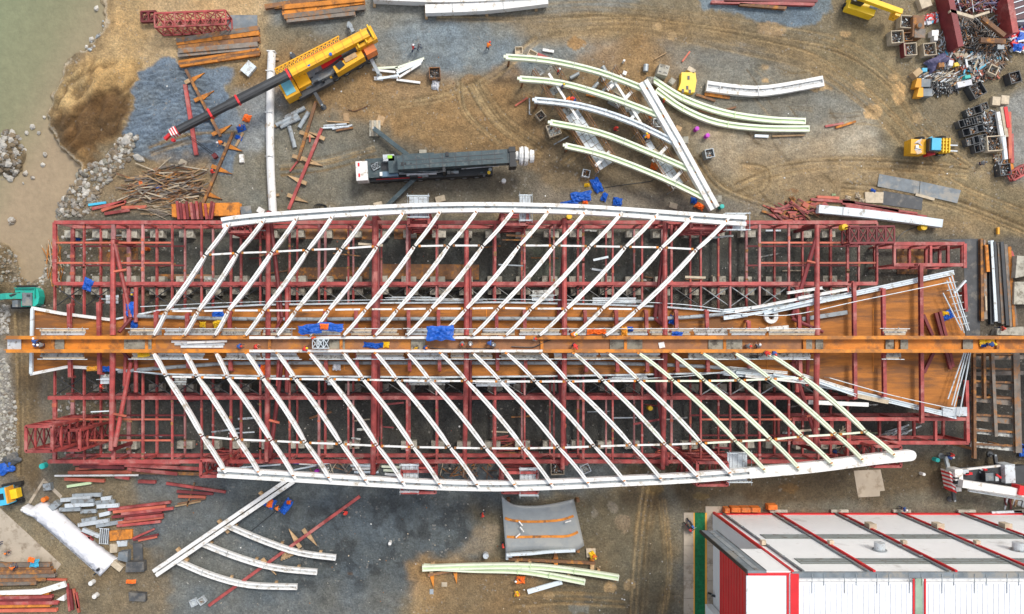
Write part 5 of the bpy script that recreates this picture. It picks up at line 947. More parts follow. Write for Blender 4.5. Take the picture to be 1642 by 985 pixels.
tarp('blue_bag', 1632, 76, 14, 12, 0, blue, 'bright blue bag on the bag heap at right edge', 'bag', 1.0, .4, 8)
for i, (x, y, w, h, rz, m, z, lb_) in enumerate([(1535, 103, 9, 6, 12, yellowb, 1.2, 'yellow carton on the mixed rubbish heap'), (1525, 101, 7, 9, -10, cloth, 1.2, 'white carton on the mixed rubbish heap'), (1510, 104, 9, 7, 5, rustb, 1.3, 'brown carton on the purple tarp'), (1483, 112, 8, 6, 0, bluel, .7, 'turquoise box below the purple tarp'), (1472, 116, 14, 10, 40, kraft, .9, 'open brown carton at the lower left of the scrap yard'),
        (1547, 134, 24, 9, 12, cloth, .7, 'white slab beside the black wire heap'), (1552, 123, 9, 5, 10, cyan, 1.0, 'green carton near the white slab'), (1500, 53, 11, 9, 0, white, .8, 'white cabinet left of the red-walled bay'), (1501, 61, 6, 8, 0, white, .8, 'small white box below the white cabinet'), (1484, 3, 18, 18, 20, woodp, .7, 'white and tan sack at the top left of the scrap yard'), (1605, 75, 11, 8, 0, gsteel, 1.0, 'round pale drum lid below the scrap bay')]):
    cblock(lb_, x, y, w, h, rz, z, m, 0, 'carton', 'box')
t = thing('rusty_tank', 'rusty square tank with a round black opening', 'tank', P(1473, 42)); c = P(1473, 42, 1.3); MB().box((c.x, c.y, .65), (1.5, 2.8, 1.3), -.05).build('body', rustb, t); MB().box((c.x+.15, c.y-.95, 1.33), (1.4, 1.2, .06), -.05).build('lid', rustg, t)
p = P(1476, 40, 1.8); MB().tube((p.x, p.y, 1.28), (p.x, p.y, 1.7), .38, 16).build('collar', rustb, t); MB().tube((p.x, p.y, 1.6), (p.x, p.y, 1.72), .28, 16).build('opening', blackp, t)
for i, (x, y, s, rz, fm, lb_) in enumerate([(1454, 35, 20, -4, woodp, 'crate of pipes and planks at the top of the scrap crates'), (1439, 59, 20, 4, woodp, 'crate packed with dark scrap at the left of the scrap crates'), (1456, 59, 14, 4, rustb, 'small crate with red and blue scrap between its neighbours'), (1460, 79, 20, 4, woodp, 'crate packed with dark scrap below its left neighbours'), (1491, 79, 20, 6, woodp, 'separate crate of rusty scrap by the purple tarp'), (1593, 112, 14, -25, woodp, 'tilted crate at the lower right of the wire tangle'),
        (1595, 230, 24, 4, woodp, 'wooden crate of scrap beside the forklift bins'), (1568, 144, 22, 30, dsteel, 'black tilted bin with scrap, alone below the scrap yard'), (1628, 124, 18, 15, dsteel, 'black bin at the right edge of the scrap yard'), (1612, 272, 18, 8, dsteel, 'scrap-filled bin at the bottom of the bin row')]):
    crate(lb_, x, y, s, rz, scrapd, fm, 1.0, rim=.1)
for i, (x, y) in enumerate([(1448, 78)]): bar('plank', (1447, 70, .6), (1449, 92, .6), sec_box(.35, .8), redd, 'dark red side board at the lower scrap crate', 'board')
for i, (x, y, rz, n_) in enumerate([(1556, 180, 18, 1), (1568, 176, 18, 2), (1578, 171, 18, 3), (1544, 198, 16, 1), (1552, 196, 16, 2), (1560, 194, 16, 3), (1568, 192, 16, 4), (1550, 212, 14, 1), (1561, 209, 14, 2), (1571, 206, 14, 3), (1556, 227, 14, 1), (1566, 224, 14, 2), (1576, 222, 14, 3), (1569, 238, 12, 1), (1577, 235, 12, 2)]):
    row = [3, 7, 10, 13, 15]; rr_ = next(k for k, v in enumerate(row) if i < v)
    crate(f'dark grey metal bin, {ORD[n_-1]} in the {ORD[rr_]} row of bins right of the forklift', x, y, 13, rz, None if i % 2 else planks, asph, .8, 'bin', 'metal_bin', .07, 'dark metal bins by the forklift', w2=12)
heap('scrap_heap', 'loose scrap between the dark bins and the long red steel', 'scrap', [(1570, 185), (1596, 178), (1604, 222), (1580, 222)], 150, [scrapd, dsteel, bluegrey, rustb, silver], .3, 1.5, .06, .16, .8, seed=30, base=scrapd)
heap('scrap_heap', 'scrap trail at the lower end of the bin row', 'scrap', [(1592, 248), (1612, 246), (1622, 285), (1600, 275)], 90, [scrapd, silver, rustb, woodp], .3, 1.2, .06, .16, .5, seed=31)
pile('long_steel', 'long painted steel piece', 'stacked beside the bin row', 'steel bar', [(1599, 180, 1608, 232), (1605, 172, 1613, 220), (1608, 218, 1612, 256), (1611, 172, 1616, 205), (1617, 180, 1619, 255), (1621, 215, 1622, 262), (1617, 225, 1622, 280), (1614, 170, 1620, 176)][:7], [white, woodp, whiteb, redp, redo, red, rusto], sec_box(.45, .35), 'long steel beside the bin row', side='left', zs=[.9, .9, 1.0, 1.0, .6, .5, .4])
for i, (x, y, lb_) in enumerate([(1598, 162, 'left pale board at the top of the long steel stack'), (1612, 160, 'right pale board at the top of the long steel stack')]): cblock(lb_, x, y, 13, 14, -5, .5, woodp, 0, 'board', 'board')
lattice_box('short red trailer frame at the right edge below the bins', (1622, 283), (1646, 270), 1.2, .5, .4, red, nm='trailer_frame', bays=2, cat='frame')
# brushwood
heap('brushwood', 'heap of long grey and brown brushwood poles on the left bank', 'brushwood', [(200, 300), (240, 270), (310, 268), (318, 300), (290, 325), (215, 318)], 170, [wood, rustg, woodp, rustg, rustb], 2.0, 6.0, .06, .2, .7, ang=.12, spread=.28, seed=40)
heap('brushwood', 'thin loose twigs below the brushwood heap', 'brushwood', [(235, 318), (300, 318), (300, 345), (235, 345)], 60, [woodp, wood, rustg], 1.2, 4.0, .04, .08, .2, ang=-.1, spread=.2, seed=41)
heap('brushwood', 'upright bundle of yellow sticks at the left end of the trestle', 'brushwood', [(74, 400), (97, 395), (99, 455), (76, 475)], 46, [woodp, wood, rusto], 1.5, 4.0, .05, .1, .4, ang=1.6, spread=.25, seed=42)
pile('red_plank', 'flat red bar', 'in the loose group on the left bank', 'steel bar', [(148, 335, 202, 323), (163, 338, 200, 325), (168, 343, 208, 337), (195, 333, 235, 332)], [red, redo, red, redo], sec_box(.4, .2), 'red bars on the left bank')
bar('blue_bar', (142, 329, .3), (170, 325, .3), sec_box(.3, .2), bluel, 'single blue bar in the riprap on the left bank', 'steel bar')
bar('orange_beam', (278, 339, .7), (386, 336, .7), sec_i(1.7, 1.0), rusto, 'thick orange I beam under leaning red bars at the upper frame', 'steel beam'); bar('grey_plate', (386, 338, .7), (403, 336, .7), sec_box(1.0, .2), bluegrey, 'grey end plate of the thick orange beam', 'steel plate')
for i, x in enumerate([284, 289, 294, 299, 306, 310, 315, 321, 329, 340, 343]): bar('leaning_bar', (x, 323+i % 3*2, 1.5), (x+3 if x < 335 else x-4, 352, 1.5), sec_box(.32, .25), [red, redd][i % 2], f'{ORD[i]} red bar from the left laid across the thick orange beam', 'steel bar', 'red bars across the orange beam')
# ================================================================ lower left yard
rows = [(118, 744, 290, 742), (128, 748, 200, 750), (200, 746, 325, 752), (122, 752, 160, 748), (110, 758, 212, 757), (205, 752, 285, 760), (200, 757, 322, 760), (104, 768, 168, 771), (185, 764, 208, 767), (222, 772, 250, 773)]
pile('red_beam', 'long red bar', 'in the row below the lower trestle', 'steel bar', rows, [red, redd, red, redo, redo, red, rustb, redo, red, red], sec_i(.42, .35), 'red bars below the lower trestle', zs=[.3+.12*(i % 3) for i in range(10)])
bar('white_bar', (88, 763, .8), (222, 762, .8), sec_box(.22, .2), white, 'thin long white bar across the red bars at lower left', 'steel bar')
bar('green_bar', (108, 780, .3), (147, 774, .3), sec_box(.35, .3), greend, 'short dull green bar below the red bars at lower left', 'steel bar')
pile('red_beam', 'red bar', 'in the small group below the lower trestle', 'steel bar', [(267, 775, 362, 789), (284, 788, 342, 792), (286, 796, 330, 797)], [red, redd, redo], sec_box(.35, .3), 'red bars right of the lower left row')
pile('brown_stick', 'dark stick', 'crossing beside the small group of red bars', 'stick', [(312, 774, 300, 812), (281, 812, 322, 804), (285, 808, 330, 800)], [rustb, wood, rustb], sec_box(.2, .15), 'sticks beside the red bars')
pile('grey_pipe', 'pale grey box pipe', 'in the stack at lower left', 'pipe', [(117, 795, 163, 793), (98, 802, 146, 798), (115, 804, 151, 803), (105, 811, 151, 808), (96, 817, 130, 816), (163, 800, 179, 798), (154, 806, 184, 804), (156, 812, 191, 810), (130, 820, 155, 819), (160, 826, 177, 822), (132, 835, 155, 831), (126, 842, 175, 834), (155, 843, 198, 836), (133, 849, 160, 860)], [gsteel, silver, gsteel, silver], sec_box(.5, .4), 'grey pipes in the lower left stack', zs=[.3, .4, .7, .7, .4, .3, .35, .5, .3, .3, .3, .4, .3, .3])
pile('red_box_bar', 'straight red box bar', 'in the slanted stack at lower left', 'steel bar', [(174, 817, 274, 805), (182, 821, 266, 812), (195, 824, 278, 815), (180, 829, 260, 820), (200, 832, 262, 826), (190, 838, 262, 829), (188, 843, 258, 836)], [red, redo, red, redd, red, redo, red], sec_box(.36, .35), 'red bars in the slanted lower left stack', zs=[.3, .45, .6, .4, .6, .4, .3])
pile('red_stick', 'slim red bar', 'fanned out right of the orange plate', 'steel bar', [(212, 864, 248, 848), (214, 866, 254, 857), (222, 867, 252, 861), (129, 854, 150, 866), (140, 865, 153, 854)], [red, redd, redo, red, red], sec_box(.25, .2), 'red bars right of the orange plate')
plate('orange rusty plate in the lower left yard', [(175, 852), (212, 849), (212, 864), (176, 868)], rusto, .3)
t = thing('grid_frame', 'black and white slatted grid beside the orange plate', 'grid', P(167, 860)); c = P(167, 860, .3)
MB().box((c.x, c.y, .2), (1.3, 2.1, .1), -.08).build('tray', asph, t)
for i in range(5): MB().box((c.x-.55+i*.27, c.y, .3), (.08, 2.1, .1), -.08).build('slat', silver, t)
for k in (-1, 1): MB().box((c.x, c.y+k*1.0, .302), (1.3, .08, .1), -.08).build('slat', silver, t)
plate('pale pallet below the grid frame', [(176, 873), (188, 873), (188, 886), (176, 887)], woodp, .4, 'pallet', 'pallet'); plate('upper dark square steel plate in the lower left yard', [(213, 871), (228, 872), (229, 900), (214, 903)], asph, .2); plate('dark steel plate stack left of the white beam end', [(202, 902), (230, 901), (231, 917), (201, 918)], asph, .9)
plate('lowest dark plate stack at lower left', [(206, 950), (233, 952), (233, 965), (207, 964)], asph, .6); plate('two pale slabs below the orange plate', [(187, 868), (204, 867), (203, 876), (188, 877)], silver, .3, 'slab', 'slab'); plate('small grey tank beside the wooden box', [(190, 886), (205, 884), (204, 902), (188, 898)], bluegrey, 1.0, 'tank', 'tank')
cblock('pale wooden box at the end of the big white tarp', 187, 908, 19, 10, -38, .7, woodp, 0, 'wooden_box', 'box'); plate('grey metal box at the top of the big white tarp', [(77, 812), (88, 803), (96, 810), (84, 820)], gsteel, .8, 'metal_box', 'box'); plate('grey round machine cover on the slab edge', [(68, 777), (80, 775), (82, 786), (70, 787)], gsteel, .7, 'machine', 'machine')
crate('left small grey louvred box at the bottom of the yard', 310, 967, 11, 25, None, silver, .5); crate('right small grey louvred box at the bottom of the yard', 323, 964, 11, 35, planks, silver, .5)
# big white tarp over a long girder
t = thing('covered_girder', 'long girder wrapped in a big white tarp, lying diagonally at lower left', 'covered girder', P(105, 870, 0))
ax = [(34, 816, 1), (45, 822, 1.2), (62, 824, 2.6), (80, 838, 2.6), (100, 855, 2.5), (120, 872, 2.5), (140, 890, 2.6), (155, 902, 2.8), (168, 914, 3.2)]
sm = smoothpts([(x, y, w) for x, y, w in ax], 6); vs_, fs_ = [], []
for i, (x, y, w) in enumerate(sm):
    x0, y0, _ = sm[max(i-1, 0)]; x1, y1, _ = sm[min(i+1, len(sm)-1)]; d = Vector((x1-x0, -(y1-y0), 0)).normalized(); s = Vector((-d.y, d.x, 0)); p = P(x, y, 1.2)
    for j in range(13):
        u = j/12*2-1; zz = .05+1.3*(1-abs(u)**3)+.3*mn.noise((i*.35, j*.5, 3))+.28*mn.noise((i*.8+j*.5, j*.7, 8)); e = 1+.1*mn.noise((i*.4, 5*(u > 0), 1)); q = p+s*(u*w*.5*e*1.05); vs_.append((q.x, q.y, max(zz, .03)))
for i in range(len(sm)-1):
    for j in range(12): k = i*13+j; fs_.append((k, k+1, k+14, k+13))
MB().add(vs_, fs_+[tuple(range(12, -1, -1)), tuple((len(sm)-1)*13+j for j in range(13)), tuple(k*13 for k in range(len(sm))), tuple(k*13+12 for k in range(len(sm)-1, -1, -1))]).build('tarp_cover', cloth, t, smooth=True)
for x, y, r_ in ((157, 914, .2), (152, 921, .12)): p = P(x, y, 1.5); MB().tube((p.x, p.y, 1.3), (p.x, p.y, 1.62), r_, 10).build('eyelet', blackp, t)
# concrete slab at lower left with drains
plate('pale concrete slab at the left edge', [(-40, 800), (0, 815), (98, 905), (84, 925), (40, 905), (-40, 895)], slab, .06, 'slab', 'slab')
plate('narrow concrete kerb ring round the grey machine', [(45, 806), (70, 767), (100, 795), (97, 800), (70, 774), (49, 808)], slab, .05, 'kerb', 'kerb')
# beam stacks at lower left corner
pile('stacked_beam', 'dark rusty beam', 'in the stack below the slab at lower left', 'steel beam', [(-30, 906, 82, 905), (-30, 911, 84, 912), (-30, 918, 88, 916), (-30, 924, 90, 922), (-30, 930, 75, 928), (-30, 936, 60, 934)], [rustg, rustb, rustb, rustg, rustb, rustg], sec_i(.5, .5), 'dark beams at lower left', zs=[.9, .7, .9, .7, .5, .4])
t = thing('white_chute', 'long white flared steel piece on the lower left stack', 'steel piece', P(50, 945)); MB().prism([tuple(P(x, y, 1.6).xy) for x, y in ((-30, 950), (60, 946), (102, 933), (105, 942), (65, 954), (-30, 955))], 1.2, 1.5).build('body', white, t)
pile('red_stack_bar', 'red or orange bar', 'in the stack at the lower left corner', 'steel bar', [(-30, 954, 80, 950), (-30, 959, 85, 956), (-30, 962, 84, 962), (-30, 967, 94, 966), (-30, 972, 82, 970), (-30, 979, 92, 978)], [rusto, red, redd, red, rusto, redo], sec_i(.42, .4), 'red bars at the lower left corner', zs=[.8, .9, .7, .8, .6, .5])
pile('upright_red_bar', 'upright slim red bar', 'right of the lower left stack', 'steel bar', [(108, 936, 112, 980), (113, 945, 117, 978), (118, 944, 127, 982), (122, 950, 126, 975), (107, 930, 72, 928)], [red, redd, redo, red, redo], sec_box(.3, .25), 'slim red bars right of the corner stack', side='left')
plate('small white folded plate by the corner stack', [(90, 962), (103, 954), (103, 964)], white, .7)
for i, (x, y) in enumerate([(145, 936), (151, 957)]): drum(['upper', 'lower'][i]+' small white pot with a black cap near the corner stack', x, y, .3, white)
# white girder with three ribs, lower yard
t = thing('assembly_girder', 'white box girder running up to the lower edge beam at left', 'girder', P(340, 850, 0)); MB().sweep([P(250, 918, 1), P(360, 843, 1), P(470, 768, 1)], sec_hh(1.15, .9, .08, .42)).build('beam', white, t); MB().sweep([P(253, 916, 1.02), P(466, 771, 1.02)], sec_box(.2, .12)).build('web', whiteb, t)
for f in (.2, .5, .8): p = P(250+220*f, 918-150*f); MB().box((p.x, p.y, .27), (.4, 2.2, .5), .7).build('sleeper', wood, t)
for i, pts in enumerate([[(366, 843), (420, 866), (480, 886), (538, 894)], [(326, 872), (380, 893), (440, 910), (508, 917)], [(287, 901), (340, 923), (400, 938), (476, 941)]]):
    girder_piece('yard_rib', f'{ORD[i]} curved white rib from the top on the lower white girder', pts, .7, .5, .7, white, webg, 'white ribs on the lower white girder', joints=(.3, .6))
t = thing('timber_cradle', 'wooden cradle pallet under the diagonal dark red bar', 'pallet', P(460, 888)); 
for i in range(4): c = P(454+i*4, 890-i*1.5, .2); MB().box((c.x, c.y, .2), (.25, 1.5, .2), -.3).build('slat', wood, t)
for k in (-3, 4): c = P(461, 888+k, .35); MB().box((c.x, c.y, .36), (1.7, .3, .1), .3).build('slat', wood, t)
# curved plate
t = thing('curved_plate', 'grey curved steel panel with two rusty seams below the lower frame', 'steel panel', P(870, 845)); vs_, fs_ = [], []
top = smoothpts([(804, 794), (814, 804), (830, 810), (860, 811), (890, 807), (920, 800)], 3); bot = smoothpts([(811, 886), (830, 884), (860, 882), (890, 882), (920, 884), (937, 875)], 3); n = len(top)
for z in (0, -.12):
    for j in range(11):
        f = j/10
        for i in range(n): x = top[i][0]*(1-f)+bot[i][0]*f; y = top[i][1]*(1-f)+bot[i][1]*f; vs_.append(tuple(P(x, y, 1.2+z+1.2*(f-.5)**2+.5*(1-f)**4)))
for j in range(10):
    for i in range(n-1): k = j*n+i; fs_.append((k+n, k+n+1, k+1, k)); k += 11*n; fs_.append((k, k+1, k+n+1, k+n))
o = 11*n
for i in range(n-1): fs_.append((i, i+1, i+1+o, i+o)); k = 10*n+i; fs_.append((k+1, k, k+o, k+o+1))
for j in range(10): k = j*n; fs_.append((k+n, k, k+o, k+n+o)); k += n-1; fs_.append((k, k+n, k+n+o, k+o))
MB().add(vs_, fs_).build('panel', M('panel_steel', (.27, .29, .29), .4, metal=.3, var=.15, scale=.4, dirt=(.34, .35, .33), amt=.5, dscale=.3, bump=.05), t, smooth=True)
for f in (.36, .70):
    pts = [tuple(P(top[i][0]*(1-f)+bot[i][0]*f, top[i][1]*(1-f)+bot[i][1]*f-(i-n/2)*.3, 1.2+1.2*(f-.5)**2+.5*(1-f)**4+.04)) for i in range(1, n-1)]; MB().sweep(pts, sec_box(.32, .07)).build('rust_seam', rusto, t)
MB().sweep([P(x, y, 1.5) for x, y in ((812, 889), (850, 887), (880, 884), (922, 882))], sec_box(.35, .7)).build('edge_plate', whiteb, t)
for i, (a, b) in enumerate([((832, 836), (838, 843)), ((834, 845), (840, 853)), ((906, 838), (916, 835)), ((827, 862), (834, 856))]): MB().beam(P(*a, 1.7), P(*b, 1.7), .15, .1).build('chalk_bar', white, t)
for x in (815, 925): 
    for y in (800, 880): p = P(x, y); MB().box((p.x, p.y, .5), (.4, .4, 1)).build('prop', rustb, t)
girder_piece('green_rib', 'upper of two crossed pale green ribs below the curved plate', [(678, 911), (760, 908), (850, 908), (920, 915), (991, 926)], .75, .5, .9, green, greend, 'crossed green ribs below the curved plate', joints=(.5, .75))
girder_piece('green_rib', 'lower of two crossed pale green ribs below the curved plate', [(680, 909), (760, 913), (830, 915), (880, 922), (937, 933)], .75, .5, .7, green, greend, 'crossed green ribs below the curved plate', joints=(.5, .75))
bracket_bar('rusty rail with timber feet above the crossed green ribs', (815, 896), (954, 903), .4, rustb, (.1, .55, .97), rusto, (1, 1, 1)); bracket_bar('rusty rail below the left end of the crossed green ribs', (686, 922), (748, 911), .35, rustb, (.1, .7), rusto, (-1, -1))
bar('pale_plank', (846, 949, .3), (901, 933, .3), sec_box(.6, .25), whiteb, 'pale blue plank on the ground under the crossed green ribs', 'plank')
plate('white box on a pallet at the left of the rusty rail', [(811, 887), (821, 887), (821, 898), (811, 898)], silver, .6, 'box', 'box'); plate('pallet with yellow cloth at the curved plate corner', [(940, 880), (955, 880), (955, 894), (941, 894)], woodp, .3, 'pallet', 'pallet')
plate('small tan board on the brown puddle', [(708, 934), (717, 934), (717, 941), (708, 941)], woodp, .1, 'board', 'board'); plate('tiny grey board on the brown puddle', [(689, 945), (695, 945), (695, 953), (689, 953)], gsteel, .1, 'board', 'board')
t = thing('timber_mat', 'timber mat under the upper outrigger foot of the grey crane', 'mat', P(600, 205))
for k in range(5): c = P(594+k*3.6, 206, .2); MB().box((c.x, c.y, .15), (.27, 2.1, .2)).build('timber', woodp if k % 2 else conc, t)
cblock('tilted tan board beside the timber mat of the grey crane', 610, 193, 12, 15, -20, .15, wood, 0, 'board', 'board'); cblock('narrow tan board left of the timber mat', 555, 188, 9, 14, 5, .12, wood, 0, 'board', 'board')
# wire coils and cables
def cable(label, pts, r_=.05, m=blackp, nm='cable', z=.08, cat='cable'): one(nm, MB().sweep([P(x, y, z) for x, y in smoothpts(pts, 5)], sec_o(r_, 5)), m, label, cat)
cable('black cable on the earth between the blue tarps and the right ramp', [(965, 302), (990, 298), (1020, 294), (1045, 290), (1052, 280)]); cable('thin cable hanging from the rusty frame near the strapped girder', [(1438, 385), (1450, 372), (1476, 362)]); cable('thin wire line on the wet yard beside the blue sheets', [(442, 820), (420, 838), (395, 858)])
cable('black hoses in the girder right of middle', [(820, 556), (845, 557), (858, 556), (872, 549), (885, 544), (896, 540)], .07, z=8.6); cable('black hose in the girder near the big blue tarp', [(690, 558), (720, 560), (760, 559), (800, 560)], .06, z=8.6); cable('dark curved cable on grey earth below the yellow crane', [(590, 170), (570, 178), (558, 176)], .08, rustb)
t = thing('wire_coil', 'loose coil of black wire above the upper edge beam', 'wire coil', P(512, 333))
for k in range(4): MB().sweep([P(512+k*2+(9-k)*math.cos(a/14*6.283), 333+(6-k*.5)*math.sin(a/14*6.283), .1+.05*k) for a in range(15)], sec_o(.04, 4)).build('loop', blackp, t)
for i, (pts) in enumerate([[(300, 215), (340, 240), (345, 247)], [(306, 212), (348, 243)]]): pass
# ================================================================ vehicles
def obox(m, x, y, z0, z1, l, w, ang):
    """box placed by photo point of its top face; l, w in metres, ang in image degrees (counter-clockwise)"""
    p = P(x, y, z1); return m.box((p.x, p.y, (z0+z1)/2), (l, w, z1-z0), R(ang))
def mk(name, mat, t, *boxes):
    m = MB()
    for b in boxes: obox(m, *b)
    return m.build(name, mat, t)
def wheel(t, x, y, r_, w, ang, z=None):
    p = P(x, y, r_); d = Vector((-math.sin(R(ang)), math.cos(R(ang)), 0)); o = MB().tube(p-d*w/2, p+d*w/2, r_, 16).build('wheel', rubber, t)
    MB().tube(p-d*(w/2+.02), p+d*(w/2+.02), r_*.5, 10).build('hub', gsteel, o)
def outrigger(t, a, b, m=dsteel, w=.38):
    A, B_ = P(*a, 1.1), P(*b, .9); o = MB().beam(A, B_, w, .35).build('outrigger', m, t)
    MB().tube((B_.x, B_.y, .12), (B_.x, B_.y, 1.1), .13, 8).build('outrigger_jack', gsteel, o); MB().tube((B_.x, B_.y, .02), (B_.x, B_.y, .16), .38, 14).build('outrigger_foot', m, o)
def frame_dir(a): return Vector((math.cos(R(a)), math.sin(R(a)), 0))
# --- yellow crane truck
t = thing('mobile_crane', 'yellow mobile crane with a long black boom reaching over the gravel patch', 'crane', P(530, 105)); A_ = 28
mk('chassis', dsteel, t, (530, 112, .6, 1.3, 12.6, 2.5, A_), (500, 130, .6, 1.45, 5, 2.7, A_))
for f in (-.42, -.30, .02, .14, .30, .42):
    c = Vector((530, 116, 0)); u = frame_dir(A_); x = 530+f*150*u.x; y = 114-f*150*u.y
    for s in (-1, 1): wheel(t, x+s*14*u.y, y+s*14*u.x, .6, .42, A_)
mk('carrier_cab', yellow, t, (463, 141, .9, 2.7, 2.0, 2.35, A_)); mk('windscreen', glass, t, (462, 140, 2.6, 2.78, 1.35, 1.8, A_)); mk('bumper', dsteel, t, (454, 146, .7, 1.4, .25, 2.5, A_))
mk('front_deck', yellow, t, (484, 127, 1.0, 2.3, 1.8, 1.9, A_), (479, 139, 1.0, 1.9, 2.9, .7, A_)); mk('deck_locker', blackp, t, (489, 134, 1.8, 2.12, 1.9, .55, A_)); mk('side_step', yellow, t, (493, 138, .9, 1.5, 2.8, .45, A_))
for x, y in ((485, 136), (490, 133.5)): p = P(x, y, 2.2); MB().tube((p.x, p.y, 2.05), (p.x, p.y, 2.2), .14, 10).build('headlamp', white, t)
mk('grey_deck', bluegrey, t, (517, 115, 1.2, 2.0, 4.0, 1.7, A_)); mk('red_cylinder', redp, t, (532, 99, 2.0, 2.5, 3.0, .5, A_)); mk('catwalk', gsteel, t, (520, 124, 1.2, 1.6, 5.5, .4, A_), (570, 96, 1.2, 1.6, 4.8, .45, A_))
mk('operator_cab', yellow, t, (559, 99, 1.5, 2.9, 4.2, 1.0, A_+3)); mk('cab_glass', dglass, t, (545, 104, 2.5, 3.0, 1.0, .85, A_+12)); mk('engine_cover', wood, t, (562, 92, 2.6, 3.05, 1.7, .6, A_))
mk('counterweight', orangeb, t, (590, 73, 1.4, 2.9, 1.5, 2.1, A_)); mk('rear_frame', yellow, t, (583, 60, 2.4, 3.5, 3.0, 1.9, A_)); mk('winch', blackp, t, (577, 62, 3.0, 3.75, .75, .95, A_), (588, 54, 3.0, 3.75, .75, .9, A_))
m = MB()
for x, y in ((571, 66), (583, 57.5), (594, 50)): obox(m, x, y, 3.1, 3.8, .18, 1.9, A_)
m.build('winch_frame', yellowb, t); mk('outer_tail', orangeb, t, (577, 83, 1.4, 2.3, 3.4, .35, A_))
A0, B0 = P(590, 54, 3.5), P(467, 118, 4.0)
MB().sweep([A0, B0], sec_box(1.15, 1.0)).build('boom_base', yellow, t); MB().sweep([A0+Vector((0, 0, .5)), B0+Vector((0, 0, .51))], sec_box(.5, .06)).build('boom_top_plate', yellowb, t)
for x, y in ((530, 87), (495, 104.5), (488, 108)): p = P(x, y, 4.35); MB().tube((p.x, p.y, 4.2), (p.x, p.y, 4.4), .2, 10).build('blue_cap', blue, t)
MB().beam(P(488, 99, 3.6), P(548, 68, 3.4), .42, .4).build('red_jib_ram', redp, t)
C0, C1 = P(443, 116, 3.8), P(546, 63, 3.4)
def lattice(t, A, B_, w, m, n, d_=.09, nm='jib'):
    d = (B_-A); L_ = d.length; d.normalize(); s = Vector((-d.y, d.x, 0))*w/2; q = MB()
    for sg in (-1, 1): q.beam(A+s*sg, B_+s*sg, d_*1.6, .2)
    for i in range(n): p = A+d*(L_*i/n); e = A+d*(L_*(i+1)/n); q.beam(p+s, e-s, d_, .1); q.beam(p-s, e+s, d_, .1); q.beam(p-s, p+s, d_, .1)
    return q.build(nm, m, t)
lattice(t, C0, C1, .85, yellow, 16, nm='lattice_jib')
A1, B1 = P(466, 118, 4.2), P(284, 210, 5.6)
MB().sweep([A1, A1+(B1-A1)*.55], sec_box(.98, .8)).build('boom_section', blackp, t); MB().sweep([A1+(B1-A1)*.5, B1], sec_box(.86, .7)).build('boom_section', blackp, t); MB().sweep([A1+Vector((0, 0, .4)), B1+Vector((0, 0, .38))], sec_box(.3, .06)).build('boom_groove', dsteel, t)
for f in (0.01, .46, .70): p = A1+(B1-A1)*f; d = (B1-A1).normalized(); MB().sweep([p, p+d*.28], sec_box(1.25 if f < .1 else 1.12, 1.0)).build('boom_collar', redp, t)
d = (B1-A1).normalized(); m = MB()
for i in range(6): m.use(white if i % 2 else redp); m.sweep([B1+d*(.16*i-.1), B1+d*(.16*i+.06)], sec_box(.95+.1*math.sin(i), .9))
m.build('boom_head', None, t)
MB().beam(B1+d*.9, B1+d*1.9+Vector((.2, -.2, 0)), .35, .5).build('boom_nose', redp, t); p = P(278, 225, 3); MB().tube((p.x, p.y, 2.8), (p.x, p.y, 3.2), .24, 12).build('hook_ball', redp, t)
for o in (0, 3): MB().tube(P(289+o, 210, 5.2), P(342+o, 249-o*.5, 1.0), .035, 4).build('hoist_rope', blackp, t)
p = P(344, 250, 1); MB().box((p.x, p.y, .8), (.55, .6, .7), .6).build('hook_block', redd, t)
for a, b in (((567, 52), (559, 37)), ((474, 97), (467, 86)), ((591, 87), (607, 118)), ((501, 142), (517, 169))): outrigger(t, a, b, gsteel if a[0] > 520 else dsteel, .45)
m = MB(); r_ = random.Random(3)
for i in range(26):
    s = r_.choice((-1, 1)); f_ = r_.uniform(-.45, .45); x = 530+f_*150*math.cos(R(28)); y = 112-f_*150*math.sin(R(28))+s*r_.uniform(2, 12); m.use(r_.choice([dsteel, gsteel, yellow, blackp])); obox(m, x, y, 1.3, r_.uniform(1.6, 2.2), r_.uniform(.2, .9), r_.uniform(.12, .4), 28)
m.build('deck_fittings', None, t)
for k in range(3): MB().sweep([P(x, y, 2.6) for x, y in smoothpts([(560, 84+k*2), (545, 93+k), (525, 108+k*2), (505, 118+k)], 4)], sec_o(.04, 5)).build('hose', blackp, t)
m = MB()
for f_ in (.08, .2, .32, .44, .56, .68, .8, .92): p = A0+(B0-A0)*f_+Vector((0, 0, .52)); m.box(tuple(p), (.1, 1.1, .06), R(28))
m.build('boom_stiffener', amber, t)
